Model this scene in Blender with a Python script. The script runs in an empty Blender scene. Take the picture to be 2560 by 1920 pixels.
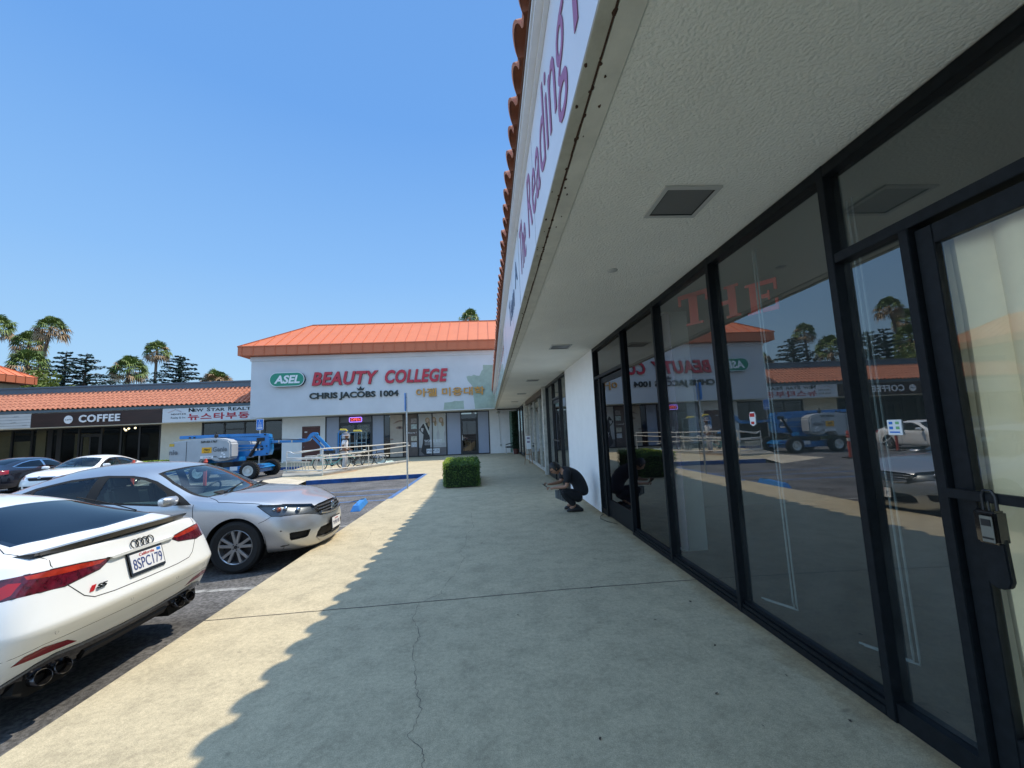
import bpy, bmesh, math, random
from mathutils import Vector, Matrix
from mathutils.bvhtree import BVHTree
random.seed(7)
R = math.radians
S = bpy.context.scene
C = S.collection

# ------------------------------------------------------------------ camera
cam_d = bpy.data.cameras.new('camera')
cam = bpy.data.objects.new('camera', cam_d); C.objects.link(cam); S.camera = cam
cam_d.sensor_width = 36.0
cam_d.lens = 36.0 * 1020 / 2560
cam_d.clip_start = 0.05; cam_d.clip_end = 2000
_yaw, _pitch, _roll = R(3.49), R(6.48), R(2.40)
_f = Vector((math.sin(_yaw)*math.cos(_pitch), math.cos(_yaw)*math.cos(_pitch), math.sin(_pitch)))
_r = Vector((math.cos(_yaw), -math.sin(_yaw), 0)); _u = _r.cross(_f)
_r2 = _r*math.cos(_roll) - _u*math.sin(_roll); _u2 = _u*math.cos(_roll) + _r*math.sin(_roll)
_m = Matrix((_r2, _u2, -_f)).transposed().to_4x4(); _m.translation = Vector((0, 0, 1.55))
cam.matrix_world = _m

# ------------------------------------------------------------------ sky, sun, exposure
SUN_DIR = Vector((0.43, 0.31, 1.0)).normalized()
SUN_EL = math.asin(SUN_DIR.z); SUN_AZ = math.atan2(SUN_DIR.x, SUN_DIR.y)
W = bpy.data.worlds.new('World'); S.world = W; W.use_nodes = True
_nt = W.node_tree; _bg = _nt.nodes['Background']
_sky = _nt.nodes.new('ShaderNodeTexSky'); _sky.sky_type = 'NISHITA'; _sky.sun_disc = False
_sky.sun_elevation = SUN_EL; _sky.sun_rotation = SUN_AZ
_sky.altitude = 50; _sky.air_density = 1.0; _sky.dust_density = 0.4; _sky.ozone_density = 2.0
# a clear summer sky: the physical sky blended with a measured blue gradient by elevation
_tc = _nt.nodes.new('ShaderNodeTexCoord'); _sx = _nt.nodes.new('ShaderNodeSeparateXYZ'); _rp = _nt.nodes.new('ShaderNodeValToRGB')
_nt.links.new(_tc.outputs['Generated'], _sx.inputs[0]); _nt.links.new(_sx.outputs['Z'], _rp.inputs[0])
_e = _rp.color_ramp.elements
_e[0].position = 0.0; _e[0].color = (0.50, 0.72, 0.92, 1); _e[1].position = 1.0; _e[1].color = (0.13, 0.32, 0.72, 1)
for _p, _c in ((0.12, (0.39, 0.64, 0.90)), (0.35, (0.25, 0.50, 0.89)), (0.62, (0.15, 0.37, 0.81))):
    _n = _e.new(_p); _n.color = (*_c, 1)
_sc = _nt.nodes.new('ShaderNodeVectorMath'); _sc.operation = 'SCALE'; _sc.inputs['Scale'].default_value = 1.0/(0.13*1.30)
# extra sky brightness added overhead, west and south to fill the shaded areas
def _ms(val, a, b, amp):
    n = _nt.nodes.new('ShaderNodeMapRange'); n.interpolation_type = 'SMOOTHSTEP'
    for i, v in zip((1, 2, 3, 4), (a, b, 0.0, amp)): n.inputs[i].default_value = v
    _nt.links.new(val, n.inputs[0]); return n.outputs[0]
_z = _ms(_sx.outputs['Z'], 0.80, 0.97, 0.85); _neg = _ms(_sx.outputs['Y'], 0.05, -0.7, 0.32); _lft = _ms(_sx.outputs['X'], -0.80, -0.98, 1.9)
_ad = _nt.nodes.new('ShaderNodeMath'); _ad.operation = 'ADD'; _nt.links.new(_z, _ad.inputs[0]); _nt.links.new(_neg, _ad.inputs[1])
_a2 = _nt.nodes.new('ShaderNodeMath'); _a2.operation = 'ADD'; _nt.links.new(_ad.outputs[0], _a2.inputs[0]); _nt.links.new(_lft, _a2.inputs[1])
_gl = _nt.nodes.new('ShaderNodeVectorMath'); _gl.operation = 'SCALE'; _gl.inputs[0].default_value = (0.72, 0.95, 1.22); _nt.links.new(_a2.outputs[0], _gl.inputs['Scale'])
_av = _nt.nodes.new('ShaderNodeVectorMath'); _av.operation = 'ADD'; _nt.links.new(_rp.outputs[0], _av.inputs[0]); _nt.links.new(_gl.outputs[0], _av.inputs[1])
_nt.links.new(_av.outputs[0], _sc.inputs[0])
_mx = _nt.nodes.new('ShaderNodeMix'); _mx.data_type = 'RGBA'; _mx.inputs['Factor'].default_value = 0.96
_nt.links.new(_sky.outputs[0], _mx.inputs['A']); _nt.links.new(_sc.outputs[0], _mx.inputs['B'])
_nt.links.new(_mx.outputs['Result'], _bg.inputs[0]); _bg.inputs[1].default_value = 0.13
_sl = bpy.data.lights.new('sun', 'SUN'); _sl.energy = 3.4; _sl.angle = R(0.5); _sl.color = (1.0, 0.90, 0.74)
_so = bpy.data.objects.new('sun', _sl); C.objects.link(_so); _so.location = (20, 15, 50)
_so.rotation_euler = SUN_DIR.to_track_quat('Z', 'Y').to_euler()
S.view_settings.view_transform = 'Standard'; S.view_settings.look = 'None'
S.view_settings.gamma = 1.0; S.view_settings.exposure = 0.46
S.view_settings.use_curve_mapping = False

# ------------------------------------------------------------------ object helpers
def link(o, parent=None):
    C.objects.link(o)
    if parent is not None: o.parent = parent
    return o
def tag(o, label=None, cat=None, group=None, kind=None):
    if label: o['label'] = label
    if cat: o['category'] = cat
    if group: o['group'] = group
    if kind: o['kind'] = kind
    return o
def thing(name, label, cat, loc=(0, 0, 0), rz=0.0, group=None):
    o = bpy.data.objects.new(name, None); C.objects.link(o)
    o.location = loc; o.rotation_euler = (0, 0, rz); o.empty_display_size = 0.2
    return tag(o, label, cat, group)
def copy_tree(o, parent=None):
    c = o.copy(); C.objects.link(c); c.parent = parent
    for ch in list(o.children): copy_tree(ch, c)
    return c

class MB:
    """collects simple solids, then links them as ONE mesh object"""
    def __init__(s): s.v = []; s.f = []; s.m = []; s.sm = []
    def add(s, vs, fs, mi=0, smooth=False):
        n = len(s.v); s.v += [tuple(v) for v in vs]
        for f in fs: s.f.append([i+n for i in f]); s.m.append(mi); s.sm.append(smooth)
        return s
    def box(s, x0, x1, y0, y1, z0, z1, mi=0):
        vs = [(x, y, z) for z in (z0, z1) for y in (y0, y1) for x in (x0, x1)]
        return s.add(vs, [(0, 2, 3, 1), (4, 5, 7, 6), (0, 1, 5, 4), (2, 6, 7, 3), (0, 4, 6, 2), (1, 3, 7, 5)], mi)
    def obox(s, c, dims, mat=None, mi=0):
        mat = mat or Matrix.Identity(3); c = Vector(c)
        vs = [c + mat @ Vector((sx*dims[0]/2, sy*dims[1]/2, sz*dims[2]/2)) for sz in (-1, 1) for sy in (-1, 1) for sx in (-1, 1)]
        return s.add(vs, [(0, 2, 3, 1), (4, 5, 7, 6), (0, 1, 5, 4), (2, 6, 7, 3), (0, 4, 6, 2), (1, 3, 7, 5)], mi)
    def bar(s, a, b, w, h, up=(0, 0, 1), mi=0):
        a = Vector(a); b = Vector(b); d = (b-a); L = d.length; d.normalize(); up = Vector(up)
        sd = d.cross(up)
        if sd.length < 1e-4: sd = d.cross(Vector((1, 0, 0)))
        sd.normalize(); u = sd.cross(d)
        return s.obox((a+b)/2, (L, w, h), Matrix((d, sd, u)).transposed(), mi)
    def tube(s, pts, r, n=8, mi=0, cap=True, closed=False):
        pts = [Vector(p) for p in pts]; N = len(pts)
        rr = r if isinstance(r, (list, tuple)) else [r]*N
        vs = []; fs = []; prev = None
        for i, p in enumerate(pts):
            if closed: t = pts[(i+1) % N] - pts[(i-1) % N]
            else: t = pts[min(i+1, N-1)] - pts[max(i-1, 0)]
            if t.length < 1e-9: t = Vector((0, 0, 1))
            t.normalize()
            if prev is None:
                a = Vector((0, 0, 1)) if abs(t.z) < 0.9 else Vector((1, 0, 0))
                nrm = t.cross(a).normalized()
            else:
                nrm = (prev - t*prev.dot(t))
                nrm = nrm.normalized() if nrm.length > 1e-6 else t.orthogonal().normalized()
            prev = nrm; b = t.cross(nrm)
            for k in range(n):
                an = 2*math.pi*k/n; vs.append(p + (nrm*math.cos(an) + b*math.sin(an))*rr[i])
        for i in range(N if closed else N-1):
            j = (i+1) % N
            for k in range(n):
                k2 = (k+1) % n; fs.append((i*n+k, i*n+k2, j*n+k2, j*n+k))
        if cap and not closed:
            fs.append(tuple(range(n-1, -1, -1))); fs.append(tuple((N-1)*n+k for k in range(n)))
        return s.add(vs, fs, mi, True)
    def cyl(s, a, b, r, n=24, mi=0, smooth=True, r2=None):
        a = Vector(a); b = Vector(b); t = (b-a).normalized()
        x = Vector((0, 0, 1)) if abs(t.z) < 0.9 else Vector((1, 0, 0))
        u = t.cross(x).normalized(); w = t.cross(u); r2 = r if r2 is None else r2
        va = [a + (u*math.cos(2*math.pi*k/n) + w*math.sin(2*math.pi*k/n))*r for k in range(n)]
        vb = [b + (u*math.cos(2*math.pi*k/n) + w*math.sin(2*math.pi*k/n))*r2 for k in range(n)]
        s.add(va+vb, [(k, (k+1) % n, n+(k+1) % n, n+k) for k in range(n)], mi, smooth)
        s.add(va, [tuple(range(n-1, -1, -1))], mi); s.add(vb, [tuple(range(n))], mi)
        return s
    def revolve(s, prof, origin, axis='y', n=32, mi=0, smooth=True, close=False):
        # prof: list of (r, h) ; axis direction carries h
        o = Vector(origin); vs = []; fs = []; P = len(prof)
        for k in range(n):
            an = 2*math.pi*k/n; c, d = math.cos(an), math.sin(an)
            for r, h in prof:
                if axis == 'y': vs.append(o + Vector((r*c, h, r*d)))
                elif axis == 'z': vs.append(o + Vector((r*c, r*d, h)))
                else: vs.append(o + Vector((h, r*c, r*d)))
        for k in range(n):
            k2 = (k+1) % n
            for i in range(P if close else P-1):
                j = (i+1) % P
                fs.append((k*P+i, k*P+j, k2*P+j, k2*P+i))
        return s.add(vs, fs, mi, smooth)
    def prism(s, poly, to3, d0, d1, mi=0):
        """poly: 2D outline; to3(u, v, d) -> 3D point"""
        n = len(poly)
        vs = [to3(u, v, d0) for u, v in poly] + [to3(u, v, d1) for u, v in poly]
        s.add(vs, [tuple(range(n-1, -1, -1)), tuple(range(n, 2*n))] + [(k, (k+1) % n, n+(k+1) % n, n+k) for k in range(n)], mi)
        return s
    def sphere(s, c, r, n=12, mi=0, sc=(1, 1, 1)):
        c = Vector(c); m = max(4, n//2); vs = []; fs = []
        for i in range(m+1):
            th = math.pi*i/m
            for k in range(n):
                ph = 2*math.pi*k/n
                vs.append(c + Vector((math.sin(th)*math.cos(ph)*r*sc[0], math.sin(th)*math.sin(ph)*r*sc[1], math.cos(th)*r*sc[2])))
        for i in range(m):
            for k in range(n):
                k2 = (k+1) % n; fs.append((i*n+k, (i+1)*n+k, (i+1)*n+k2, i*n+k2))
        return s.add(vs, fs, mi, True)
    def mesh(s, name, weld=False, recalc=True):
        me = bpy.data.meshes.new(name); me.from_pydata(s.v, [], s.f)
        me.polygons.foreach_set('material_index', s.m); me.polygons.foreach_set('use_smooth', s.sm)
        if recalc or weld:
            bm = bmesh.new(); bm.from_mesh(me)
            if weld: bmesh.ops.remove_doubles(bm, verts=bm.verts, dist=1e-5)
            if recalc: bmesh.ops.recalc_face_normals(bm, faces=bm.faces)
            bm.to_mesh(me); bm.free()
        me.update(); return me
    def build(s, name, mats, parent=None, bevel=0, weld=False, sharp=35, recalc=True, loc=None):
        me = s.mesh(name, weld, recalc)
        if bevel:
            bm = bmesh.new(); bm.from_mesh(me)
            bmesh.ops.remove_doubles(bm, verts=bm.verts, dist=1e-5)
            es = [e for e in bm.edges if len(e.link_faces) == 2 and e.calc_face_angle(0) > R(30)]
            bmesh.ops.bevel(bm, geom=es, offset=bevel, segments=2, affect='EDGES', clamp_overlap=True)
            bm.to_mesh(me); bm.free()
        for m in (mats if isinstance(mats, (list, tuple)) else [mats]): me.materials.append(m)
        try: me.set_sharp_from_angle(angle=R(sharp))
        except Exception: pass
        o = bpy.data.objects.new(name, me); link(o, parent)
        if loc is not None: o.location = loc
        return o
def structure(o, kind='structure'): o['kind'] = kind; return o

def text_mesh(body, width, height, depth=0.0, bold=0.0, shear=0.0, spacing=1.0, res=3):
    """text fitted to width x height, lower left corner at the origin, in the XY plane"""
    cu = bpy.data.curves.new('t', 'FONT'); cu.body = body; cu.size = 1.0
    cu.offset = bold; cu.shear = shear; cu.space_character = spacing; cu.resolution_u = res
    cu.extrude = 0.01 if depth > 0 else 0.0
    o = bpy.data.objects.new('t', cu); C.objects.link(o)
    dg = bpy.context.evaluated_depsgraph_get(); dg.update()
    me = bpy.data.meshes.new_from_object(o.evaluated_get(dg))
    C.objects.unlink(o); bpy.data.objects.remove(o)
    xs = [v.co.x for v in me.vertices]; ys = [v.co.y for v in me.vertices]
    if not xs: return me
    x0, x1, y0, y1 = min(xs), max(xs), min(ys), max(ys)
    for v in me.vertices:
        v.co.x = (v.co.x-x0)/(x1-x0)*width; v.co.y = (v.co.y-y0)/(y1-y0)*height
        if depth > 0: v.co.z = (v.co.z+0.01)/0.02*depth
    return me
def put_text(name, body, mat, origin, right, up, width, height, depth=0.004, parent=None, **kw):
    me = text_mesh(body, width, height, depth, **kw)
    right = Vector(right).normalized(); up = Vector(up).normalized(); n = right.cross(up)
    M = Matrix((right, up, n)).transposed().to_4x4(); M.translation = Vector(origin)
    me.transform(M); me.materials.clear(); me.materials.append(mat); me.name = name
    o = bpy.data.objects.new(name, me); return link(o, parent)

# ------------------------------------------------------------------ materials
MATS = {}
def P(name, col, rough=0.6, metal=0.0, var=0.0, vscale=6.0, bump=0.0, bscale=60.0, coat=0.0, spec=0.5,
      emit=None, estr=0.0, col2=None, speck=0.0, trans=0.0, coatr=0.03, detail=6, aniso=None, bdist=0.01):
    if name in MATS: return MATS[name]
    m = bpy.data.materials.new(name); m.use_nodes = True; nt = m.node_tree; b = nt.nodes['Principled BSDF']
    b.inputs['Base Color'].default_value = (*col, 1); b.inputs['Roughness'].default_value = rough
    b.inputs['Metallic'].default_value = metal; b.inputs['Coat Weight'].default_value = coat
    b.inputs['Coat Roughness'].default_value = coatr; b.inputs['Specular IOR Level'].default_value = spec
    b.inputs['Transmission Weight'].default_value = trans
    if emit: b.inputs['Emission Color'].default_value = (*emit, 1); b.inputs['Emission Strength'].default_value = estr
    tc = nt.nodes.new('ShaderNodeTexCoord'); L = nt.links.new
    vec = tc.outputs['Object']
    if aniso:
        mp = nt.nodes.new('ShaderNodeMapping'); mp.inputs['Scale'].default_value = aniso; L(vec, mp.inputs[0]); vec = mp.outputs[0]
    if var > 0 or col2:
        n = nt.nodes.new('ShaderNodeTexNoise'); n.inputs['Scale'].default_value = vscale; n.inputs['Detail'].default_value = detail
        n.inputs['Roughness'].default_value = 0.62; L(vec, n.inputs['Vector'])
        rp = nt.nodes.new('ShaderNodeValToRGB'); rp.color_ramp.elements[0].position = 0.32; rp.color_ramp.elements[1].position = 0.68
        c2 = col2 or tuple(min(1, c*(1+var)) for c in col)
        c1 = col if col2 else tuple(c*(1-var) for c in col)
        rp.color_ramp.elements[0].color = (*c1, 1); rp.color_ramp.elements[1].color = (*c2, 1)
        L(n.outputs[0], rp.inputs[0]); out = rp.outputs[0]
        if speck > 0:
            n2 = nt.nodes.new('ShaderNodeTexNoise'); n2.inputs['Scale'].default_value = vscale*28; n2.inputs['Detail'].default_value = 3; L(vec, n2.inputs['Vector'])
            r2 = nt.nodes.new('ShaderNodeValToRGB'); r2.color_ramp.elements[0].position = 0.38; r2.color_ramp.elements[1].position = 0.62
            k = 1-speck; r2.color_ramp.elements[0].color = (k, k, k, 1); r2.color_ramp.elements[1].color = (1+speck*.6,)*3 + (1,)
            L(n2.outputs[0], r2.inputs[0])
            mx = nt.nodes.new('ShaderNodeMix'); mx.data_type = 'RGBA'; mx.blend_type = 'MULTIPLY'; mx.inputs['Factor'].default_value = 1
            L(out, mx.inputs['A']); L(r2.outputs[0], mx.inputs['B']); out = mx.outputs['Result']
        L(out, b.inputs['Base Color'])
    if bump > 0:
        n3 = nt.nodes.new('ShaderNodeTexNoise'); n3.inputs['Scale'].default_value = bscale; n3.inputs['Detail'].default_value = 4; L(vec, n3.inputs['Vector'])
        bp = nt.nodes.new('ShaderNodeBump'); bp.inputs['Strength'].default_value = bump; bp.inputs['Distance'].default_value = bdist
        L(n3.outputs[0], bp.inputs['Height']); L(bp.outputs[0], b.inputs['Normal'])
    MATS[name] = m; return m
def glassmat(name, tint, ior=1.55, rough=0.0, dark=0.0, refl=1.0, dust=0.0):
    """thin window glass: tinted see-through plus mirror reflection by fresnel"""
    if name in MATS: return MATS[name]
    m = bpy.data.materials.new(name); m.use_nodes = True; nt = m.node_tree; nt.nodes.clear(); L = nt.links.new
    out = nt.nodes.new('ShaderNodeOutputMaterial'); t = nt.nodes.new('ShaderNodeBsdfTransparent'); t.inputs[0].default_value = (*tint, 1)
    g = nt.nodes.new('ShaderNodeBsdfGlossy'); g.inputs['Roughness'].default_value = rough; g.inputs[0].default_value = (refl, refl, refl, 1)
    fr = nt.nodes.new('ShaderNodeFresnel'); fr.inputs[0].default_value = ior
    # only the outer face of a pane mirrors, so light passes the inner face
    ge = nt.nodes.new('ShaderNodeNewGeometry'); iv = nt.nodes.new('ShaderNodeMath'); iv.operation = 'SUBTRACT'; iv.inputs[0].default_value = 1.0; L(ge.outputs['Backfacing'], iv.inputs[1])
    fm = nt.nodes.new('ShaderNodeMath'); fm.operation = 'MULTIPLY'; L(fr.outputs[0], fm.inputs[0]); L(iv.outputs[0], fm.inputs[1])
    base = t.outputs[0]
    if dust > 0:
        d = nt.nodes.new('ShaderNodeBsdfDiffuse'); d.inputs[0].default_value = (0.5, 0.52, 0.5, 1)
        tc = nt.nodes.new('ShaderNodeTexCoord'); nz = nt.nodes.new('ShaderNodeTexNoise'); nz.inputs['Scale'].default_value = 2.2; nz.inputs['Detail'].default_value = 7; L(tc.outputs['Object'], nz.inputs['Vector'])
        mr = nt.nodes.new('ShaderNodeMapRange'); mr.inputs[1].default_value = .35; mr.inputs[2].default_value = .7; mr.inputs[3].default_value = dust*.4; mr.inputs[4].default_value = dust*1.6; L(nz.outputs[0], mr.inputs[0])
        mm = nt.nodes.new('ShaderNodeMixShader'); L(mr.outputs[0], mm.inputs[0]); L(t.outputs[0], mm.inputs[1]); L(d.outputs[0], mm.inputs[2]); base = mm.outputs[0]
    if dark > 0:
        d = nt.nodes.new('ShaderNodeBsdfDiffuse'); d.inputs[0].default_value = (0.006, 0.006, 0.007, 1)
        mm = nt.nodes.new('ShaderNodeMixShader'); mm.inputs[0].default_value = dark; L(t.outputs[0], mm.inputs[1]); L(d.outputs[0], mm.inputs[2]); base = mm.outputs[0]
    mx = nt.nodes.new('ShaderNodeMixShader'); L(fm.outputs[0], mx.inputs[0]); L(base, mx.inputs[1]); L(g.outputs[0], mx.inputs[2]); L(mx.outputs[0], out.inputs[0])
    MATS[name] = m; return m

def concrete_mat(name, c1, c2, stain=0.5):
    """walkway concrete: mottled, with darker blotches, fine grit and gum spots"""
    m = bpy.data.materials.new(name); m.use_nodes = True; nt = m.node_tree; b = nt.nodes['Principled BSDF']; L = nt.links.new
    tc = nt.nodes.new('ShaderNodeTexCoord'); v = tc.outputs['Object']; b.inputs['Roughness'].default_value = 0.85
    def noise(sc, det, ro=0.6):
        n = nt.nodes.new('ShaderNodeTexNoise'); n.inputs['Scale'].default_value = sc; n.inputs['Detail'].default_value = det
        n.inputs['Roughness'].default_value = ro; L(v, n.inputs['Vector']); return n.outputs[0]
    def ramp(x, p0, a, p1, c):
        r = nt.nodes.new('ShaderNodeValToRGB'); r.color_ramp.elements[0].position = p0; r.color_ramp.elements[1].position = p1
        r.color_ramp.elements[0].color = (*a, 1); r.color_ramp.elements[1].color = (*c, 1); L(x, r.inputs[0]); return r.outputs[0]
    def ramp_pos(x, p0, a, p1, c):
        mr = nt.nodes.new('ShaderNodeMapRange'); mr.inputs[1].default_value = p0; mr.inputs[2].default_value = p1; L(x, mr.inputs[0])
        return ramp(mr.outputs[0], 0.0, a, 1.0, c)
    def mul(a, c):
        mx = nt.nodes.new('ShaderNodeMix'); mx.data_type = 'RGBA'; mx.blend_type = 'MULTIPLY'; mx.inputs['Factor'].default_value = 1
        L(a, mx.inputs['A']); L(c, mx.inputs['B']); return mx.outputs['Result']
    base = ramp(noise(.9, 9, .7), 0.25, c1, 0.75, c2)
    base = mul(base, ramp(noise(4.0, 10, 0.75), 0.30, (1-stain*.38,)*3, 0.56, (1.02,)*3))
    base = mul(base, ramp(noise(30, 8, 0.85), 0.36, (0.74,)*3, 0.60, (1.08,)*3))
    base = mul(base, ramp(noise(170, 4, 0.8), 0.36, (0.70,)*3, 0.60, (1.14,)*3))
    vo = nt.nodes.new('ShaderNodeTexVoronoi'); vo.inputs['Scale'].default_value = 2.3; vo.inputs['Randomness'].default_value = 1
    nz = nt.nodes.new('ShaderNodeTexNoise'); nz.inputs['Scale'].default_value = 9
    L(v, nz.inputs['Vector']); va = nt.nodes.new('ShaderNodeVectorMath'); va.operation = 'MULTIPLY_ADD'; va.inputs[1].default_value = (.09, .09, .09)
    L(nz.outputs['Color'], va.inputs[0]); L(v, va.inputs[2]); L(va.outputs[0], vo.inputs['Vector'])
    base = mul(base, ramp(vo.outputs['Distance'], 0.035, (0.62, 0.62, 0.62), 0.075, (1, 1, 1)))
    # brownish dirt washed against the foot of the storefront (x about 1.8 to 2)
    sx = nt.nodes.new('ShaderNodeSeparateXYZ'); L(v, sx.inputs[0])
    ma = nt.nodes.new('ShaderNodeMath'); ma.operation = 'MULTIPLY_ADD'; ma.inputs[1].default_value = 0.42; L(noise(3.5, 8, .7), ma.inputs[0]); L(sx.outputs['X'], ma.inputs[2])
    base = mul(base, ramp_pos(ma.outputs[0], 2.02, (1, 1, 1), 2.22, (0.74, 0.64, 0.52)))
    L(base, b.inputs['Base Color'])
    bp = nt.nodes.new('ShaderNodeBump'); bp.inputs['Strength'].default_value = 0.45; bp.inputs['Distance'].default_value = 0.006
    L(noise(120, 6, 0.7), bp.inputs['Height']); L(bp.outputs[0], b.inputs['Normal'])
    MATS[name] = m; return m

M_concrete = concrete_mat('walk_concrete', (0.48, 0.41, 0.27), (0.61, 0.52, 0.342), 0.72)
M_concrete2 = P('ramp_concrete', (0.58, 0.50, 0.37), 0.9, var=0.18, vscale=1.6, bump=0.3, bscale=90, speck=0.15)
M_grey_conc = P('grey_concrete', (0.36, 0.34, 0.29), 0.9, var=0.2, vscale=2.5, bump=0.3, bscale=60)
M_rust_conc = P('rust_stained_concrete', (0.42, 0.27, 0.15), 0.9, var=0.25, vscale=3)
M_asphalt = P('asphalt', (0.125, 0.122, 0.12), 0.9, var=0.45, vscale=1.3, bump=0.8, bscale=160, speck=0.45, detail=9)
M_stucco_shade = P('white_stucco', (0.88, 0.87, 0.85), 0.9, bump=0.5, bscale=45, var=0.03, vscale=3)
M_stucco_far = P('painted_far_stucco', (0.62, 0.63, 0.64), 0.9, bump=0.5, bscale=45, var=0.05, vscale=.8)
M_stucco_soffit = P('soffit_stucco', (0.92, 0.89, 0.80), 0.9, bump=1.0, bscale=58, bdist=.012, var=0.07, vscale=.7)
M_cream_wall = P('cream_wall', (0.66, 0.63, 0.53), 0.9, bump=0.3, bscale=60, var=0.04, vscale=2)
M_sage = P('sage_primer', (0.36, 0.44, 0.36), 0.9, bump=0.3, bscale=45, var=0.12, vscale=3)
M_trim = P('fascia_paint', (0.70, 0.67, 0.58), 0.8, var=0.10, vscale=5, bump=0.2, bscale=30)
M_rusty = P('rusty_fascia', (0.45, 0.42, 0.34), 0.85, col2=(0.56, 0.54, 0.45), vscale=8, bump=0.3, bscale=30)
M_rust = P('rust', (0.07, 0.035, 0.02), 0.95, var=0.4, vscale=40)
M_alu = P('aluminium', (0.62, 0.64, 0.66), 0.35, metal=0.9, var=0.06, vscale=9)
M_black_frame = P('black_aluminium', (0.012, 0.013, 0.015), 0.38, metal=0.0, spec=0.6, var=0.2, vscale=12)
M_dark_frame = P('worn_black_aluminium', (0.009, 0.011, 0.013), 0.45, spec=0.2, var=0.3, vscale=25)
M_slate = P('slate_blue_paint', (0.115, 0.165, 0.20), 0.6, var=0.06, vscale=2)
M_orange = P('orange_metal_roof', (0.74, 0.205, 0.080), 0.45, var=0.05, vscale=1.2, spec=0.4)
M_orange_rib = P('orange_roof_rib', (0.58, 0.155, 0.06), 0.45)
M_white_paint = P('white_paint', (0.80, 0.80, 0.80), 0.5, var=0.03, vscale=10)
M_blue_kerb = P('blue_kerb_paint', (0.012, 0.075, 0.26), 0.7, var=0.35, vscale=5, speck=0.2)
M_blue_line = P('faded_blue_line', (0.08, 0.17, 0.36), 0.8, var=0.35, vscale=7, speck=0.4)
M_blue_stop = P('blue_stop_paint', (0.035, 0.22, 0.58), 0.6, var=0.15, vscale=8)
M_blue_sign = P('sign_blue', (0.02, 0.18, 0.60), 0.5)
M_galv = P('galvanised_steel', (0.50, 0.50, 0.48), 0.45, metal=0.75, var=0.12, vscale=14)
M_rail = P('pale_painted_rail', (0.72, 0.69, 0.62), 0.45, metal=0.25, var=0.1, vscale=10)
M_rubber = P('tyre_rubber', (0.014, 0.014, 0.014), 0.85, bump=0.2, bscale=80)
M_black = P('black_plastic', (0.010, 0.010, 0.011), 0.45)
M_gloss_black = P('gloss_black', (0.006, 0.006, 0.007), 0.12, coat=0.6)
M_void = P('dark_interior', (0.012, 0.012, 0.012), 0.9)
M_chrome = P('chrome', (0.75, 0.76, 0.78), 0.12, metal=1.0)
M_plate = P('plate_white', (0.78, 0.79, 0.80), 0.4)
M_plate_ink = P('plate_ink', (0.02, 0.03, 0.12), 0.5)
M_red_ink = P('red_ink', (0.50, 0.02, 0.02), 0.5)
G_store = glassmat('storefront_glass', (0.86, 0.90, 0.89), ior=2.5, dust=.022)
G_clear = glassmat('clear_door_glass', (0.97, 0.97, 0.95), ior=1.75)
G_store_dark = glassmat('tinted_storefront_glass', (0.34, 0.30, 0.34), ior=2.0)
G_far = glassmat('dark_shop_glass', (0.62, 0.62, 0.58), ior=1.6)

def tile_mat(name, c1, c2):
    m = P(name, c1, 0.8, col2=c2, vscale=5.0, bump=0.25, bscale=40, detail=3)
    return m
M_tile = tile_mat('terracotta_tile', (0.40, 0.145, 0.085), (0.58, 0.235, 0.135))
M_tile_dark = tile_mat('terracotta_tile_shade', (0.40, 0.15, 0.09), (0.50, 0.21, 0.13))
# ================================================================== SETTING
ZA = -0.15      # asphalt level
m = MB(); m.add([(-400, -300, ZA), (300, -300, ZA), (300, 500, ZA), (-400, 500, ZA)], [(0, 1, 2, 3)])
structure(m.build('parking_lot', M_asphalt))
def slab(name, poly, z0, z1, mat, bevel=0.0):
    m = MB(); m.prism(poly, lambda u, v, d: (u, v, d), z0, z1); return m.build(name, mat, bevel=bevel)
walk = [(2.08, -9), (2.08, 31), (-44, 31), (-44, 24.35), (-10.6, 24.3), (-9.9, 20.6), (-8.7, 17.9), (-6.85, 15.9), (-2.57, 16.5), (-2.57, -9)]
structure(slab('sidewalk', walk, ZA-0.15, 0.0, M_concrete, 0.015))
# expansion joints, hairline cracks
jm = P('joint_dark', (0.09, 0.08, 0.07), 0.95)
def ribbon(name, pts, w, z, mat, h=0.0035):
    m = MB(); pts = [Vector((p[0], p[1], 0)) for p in pts]; vs = []; fs = []
    for i, p in enumerate(pts):
        t = (pts[min(i+1, len(pts)-1)] - pts[max(i-1, 0)]).normalized(); nn = Vector((-t.y, t.x, 0))
        ww = w[i] if isinstance(w, list) else w
        vs += [p + nn*ww/2 + Vector((0, 0, z)), p - nn*ww/2 + Vector((0, 0, z))]
    fs = [(2*i, 2*i+1, 2*i+3, 2*i+2) for i in range(len(pts)-1)]
    m.add(vs, fs); return m.build(name, mat)
def jitter(pts, n, amp):
    out = []
    for a, b in zip(pts[:-1], pts[1:]):
        for k in range(n):
            t = k/n; out.append((a[0]+(b[0]-a[0])*t+random.uniform(-amp, amp), a[1]+(b[1]-a[1])*t+random.uniform(-amp, amp)))
    return out + [pts[-1]]
jj = [(-2.57, 3.95), (-0.9, 4.03), (0.79, 4.12), (2.0, 4.14)]
structure(ribbon('sidewalk_joint', jitter(jj, 12, .004), 0.010, 0.0025, jm))
for yy in (-2.2, 10.3, 13.4, 16.6, 19.8, 23.0):
    structure(ribbon('sidewalk_joint', jitter([(-2.55, yy-.12), (1.98, yy+.12)], 14, .004), 0.010, 0.0025, jm))
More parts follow.
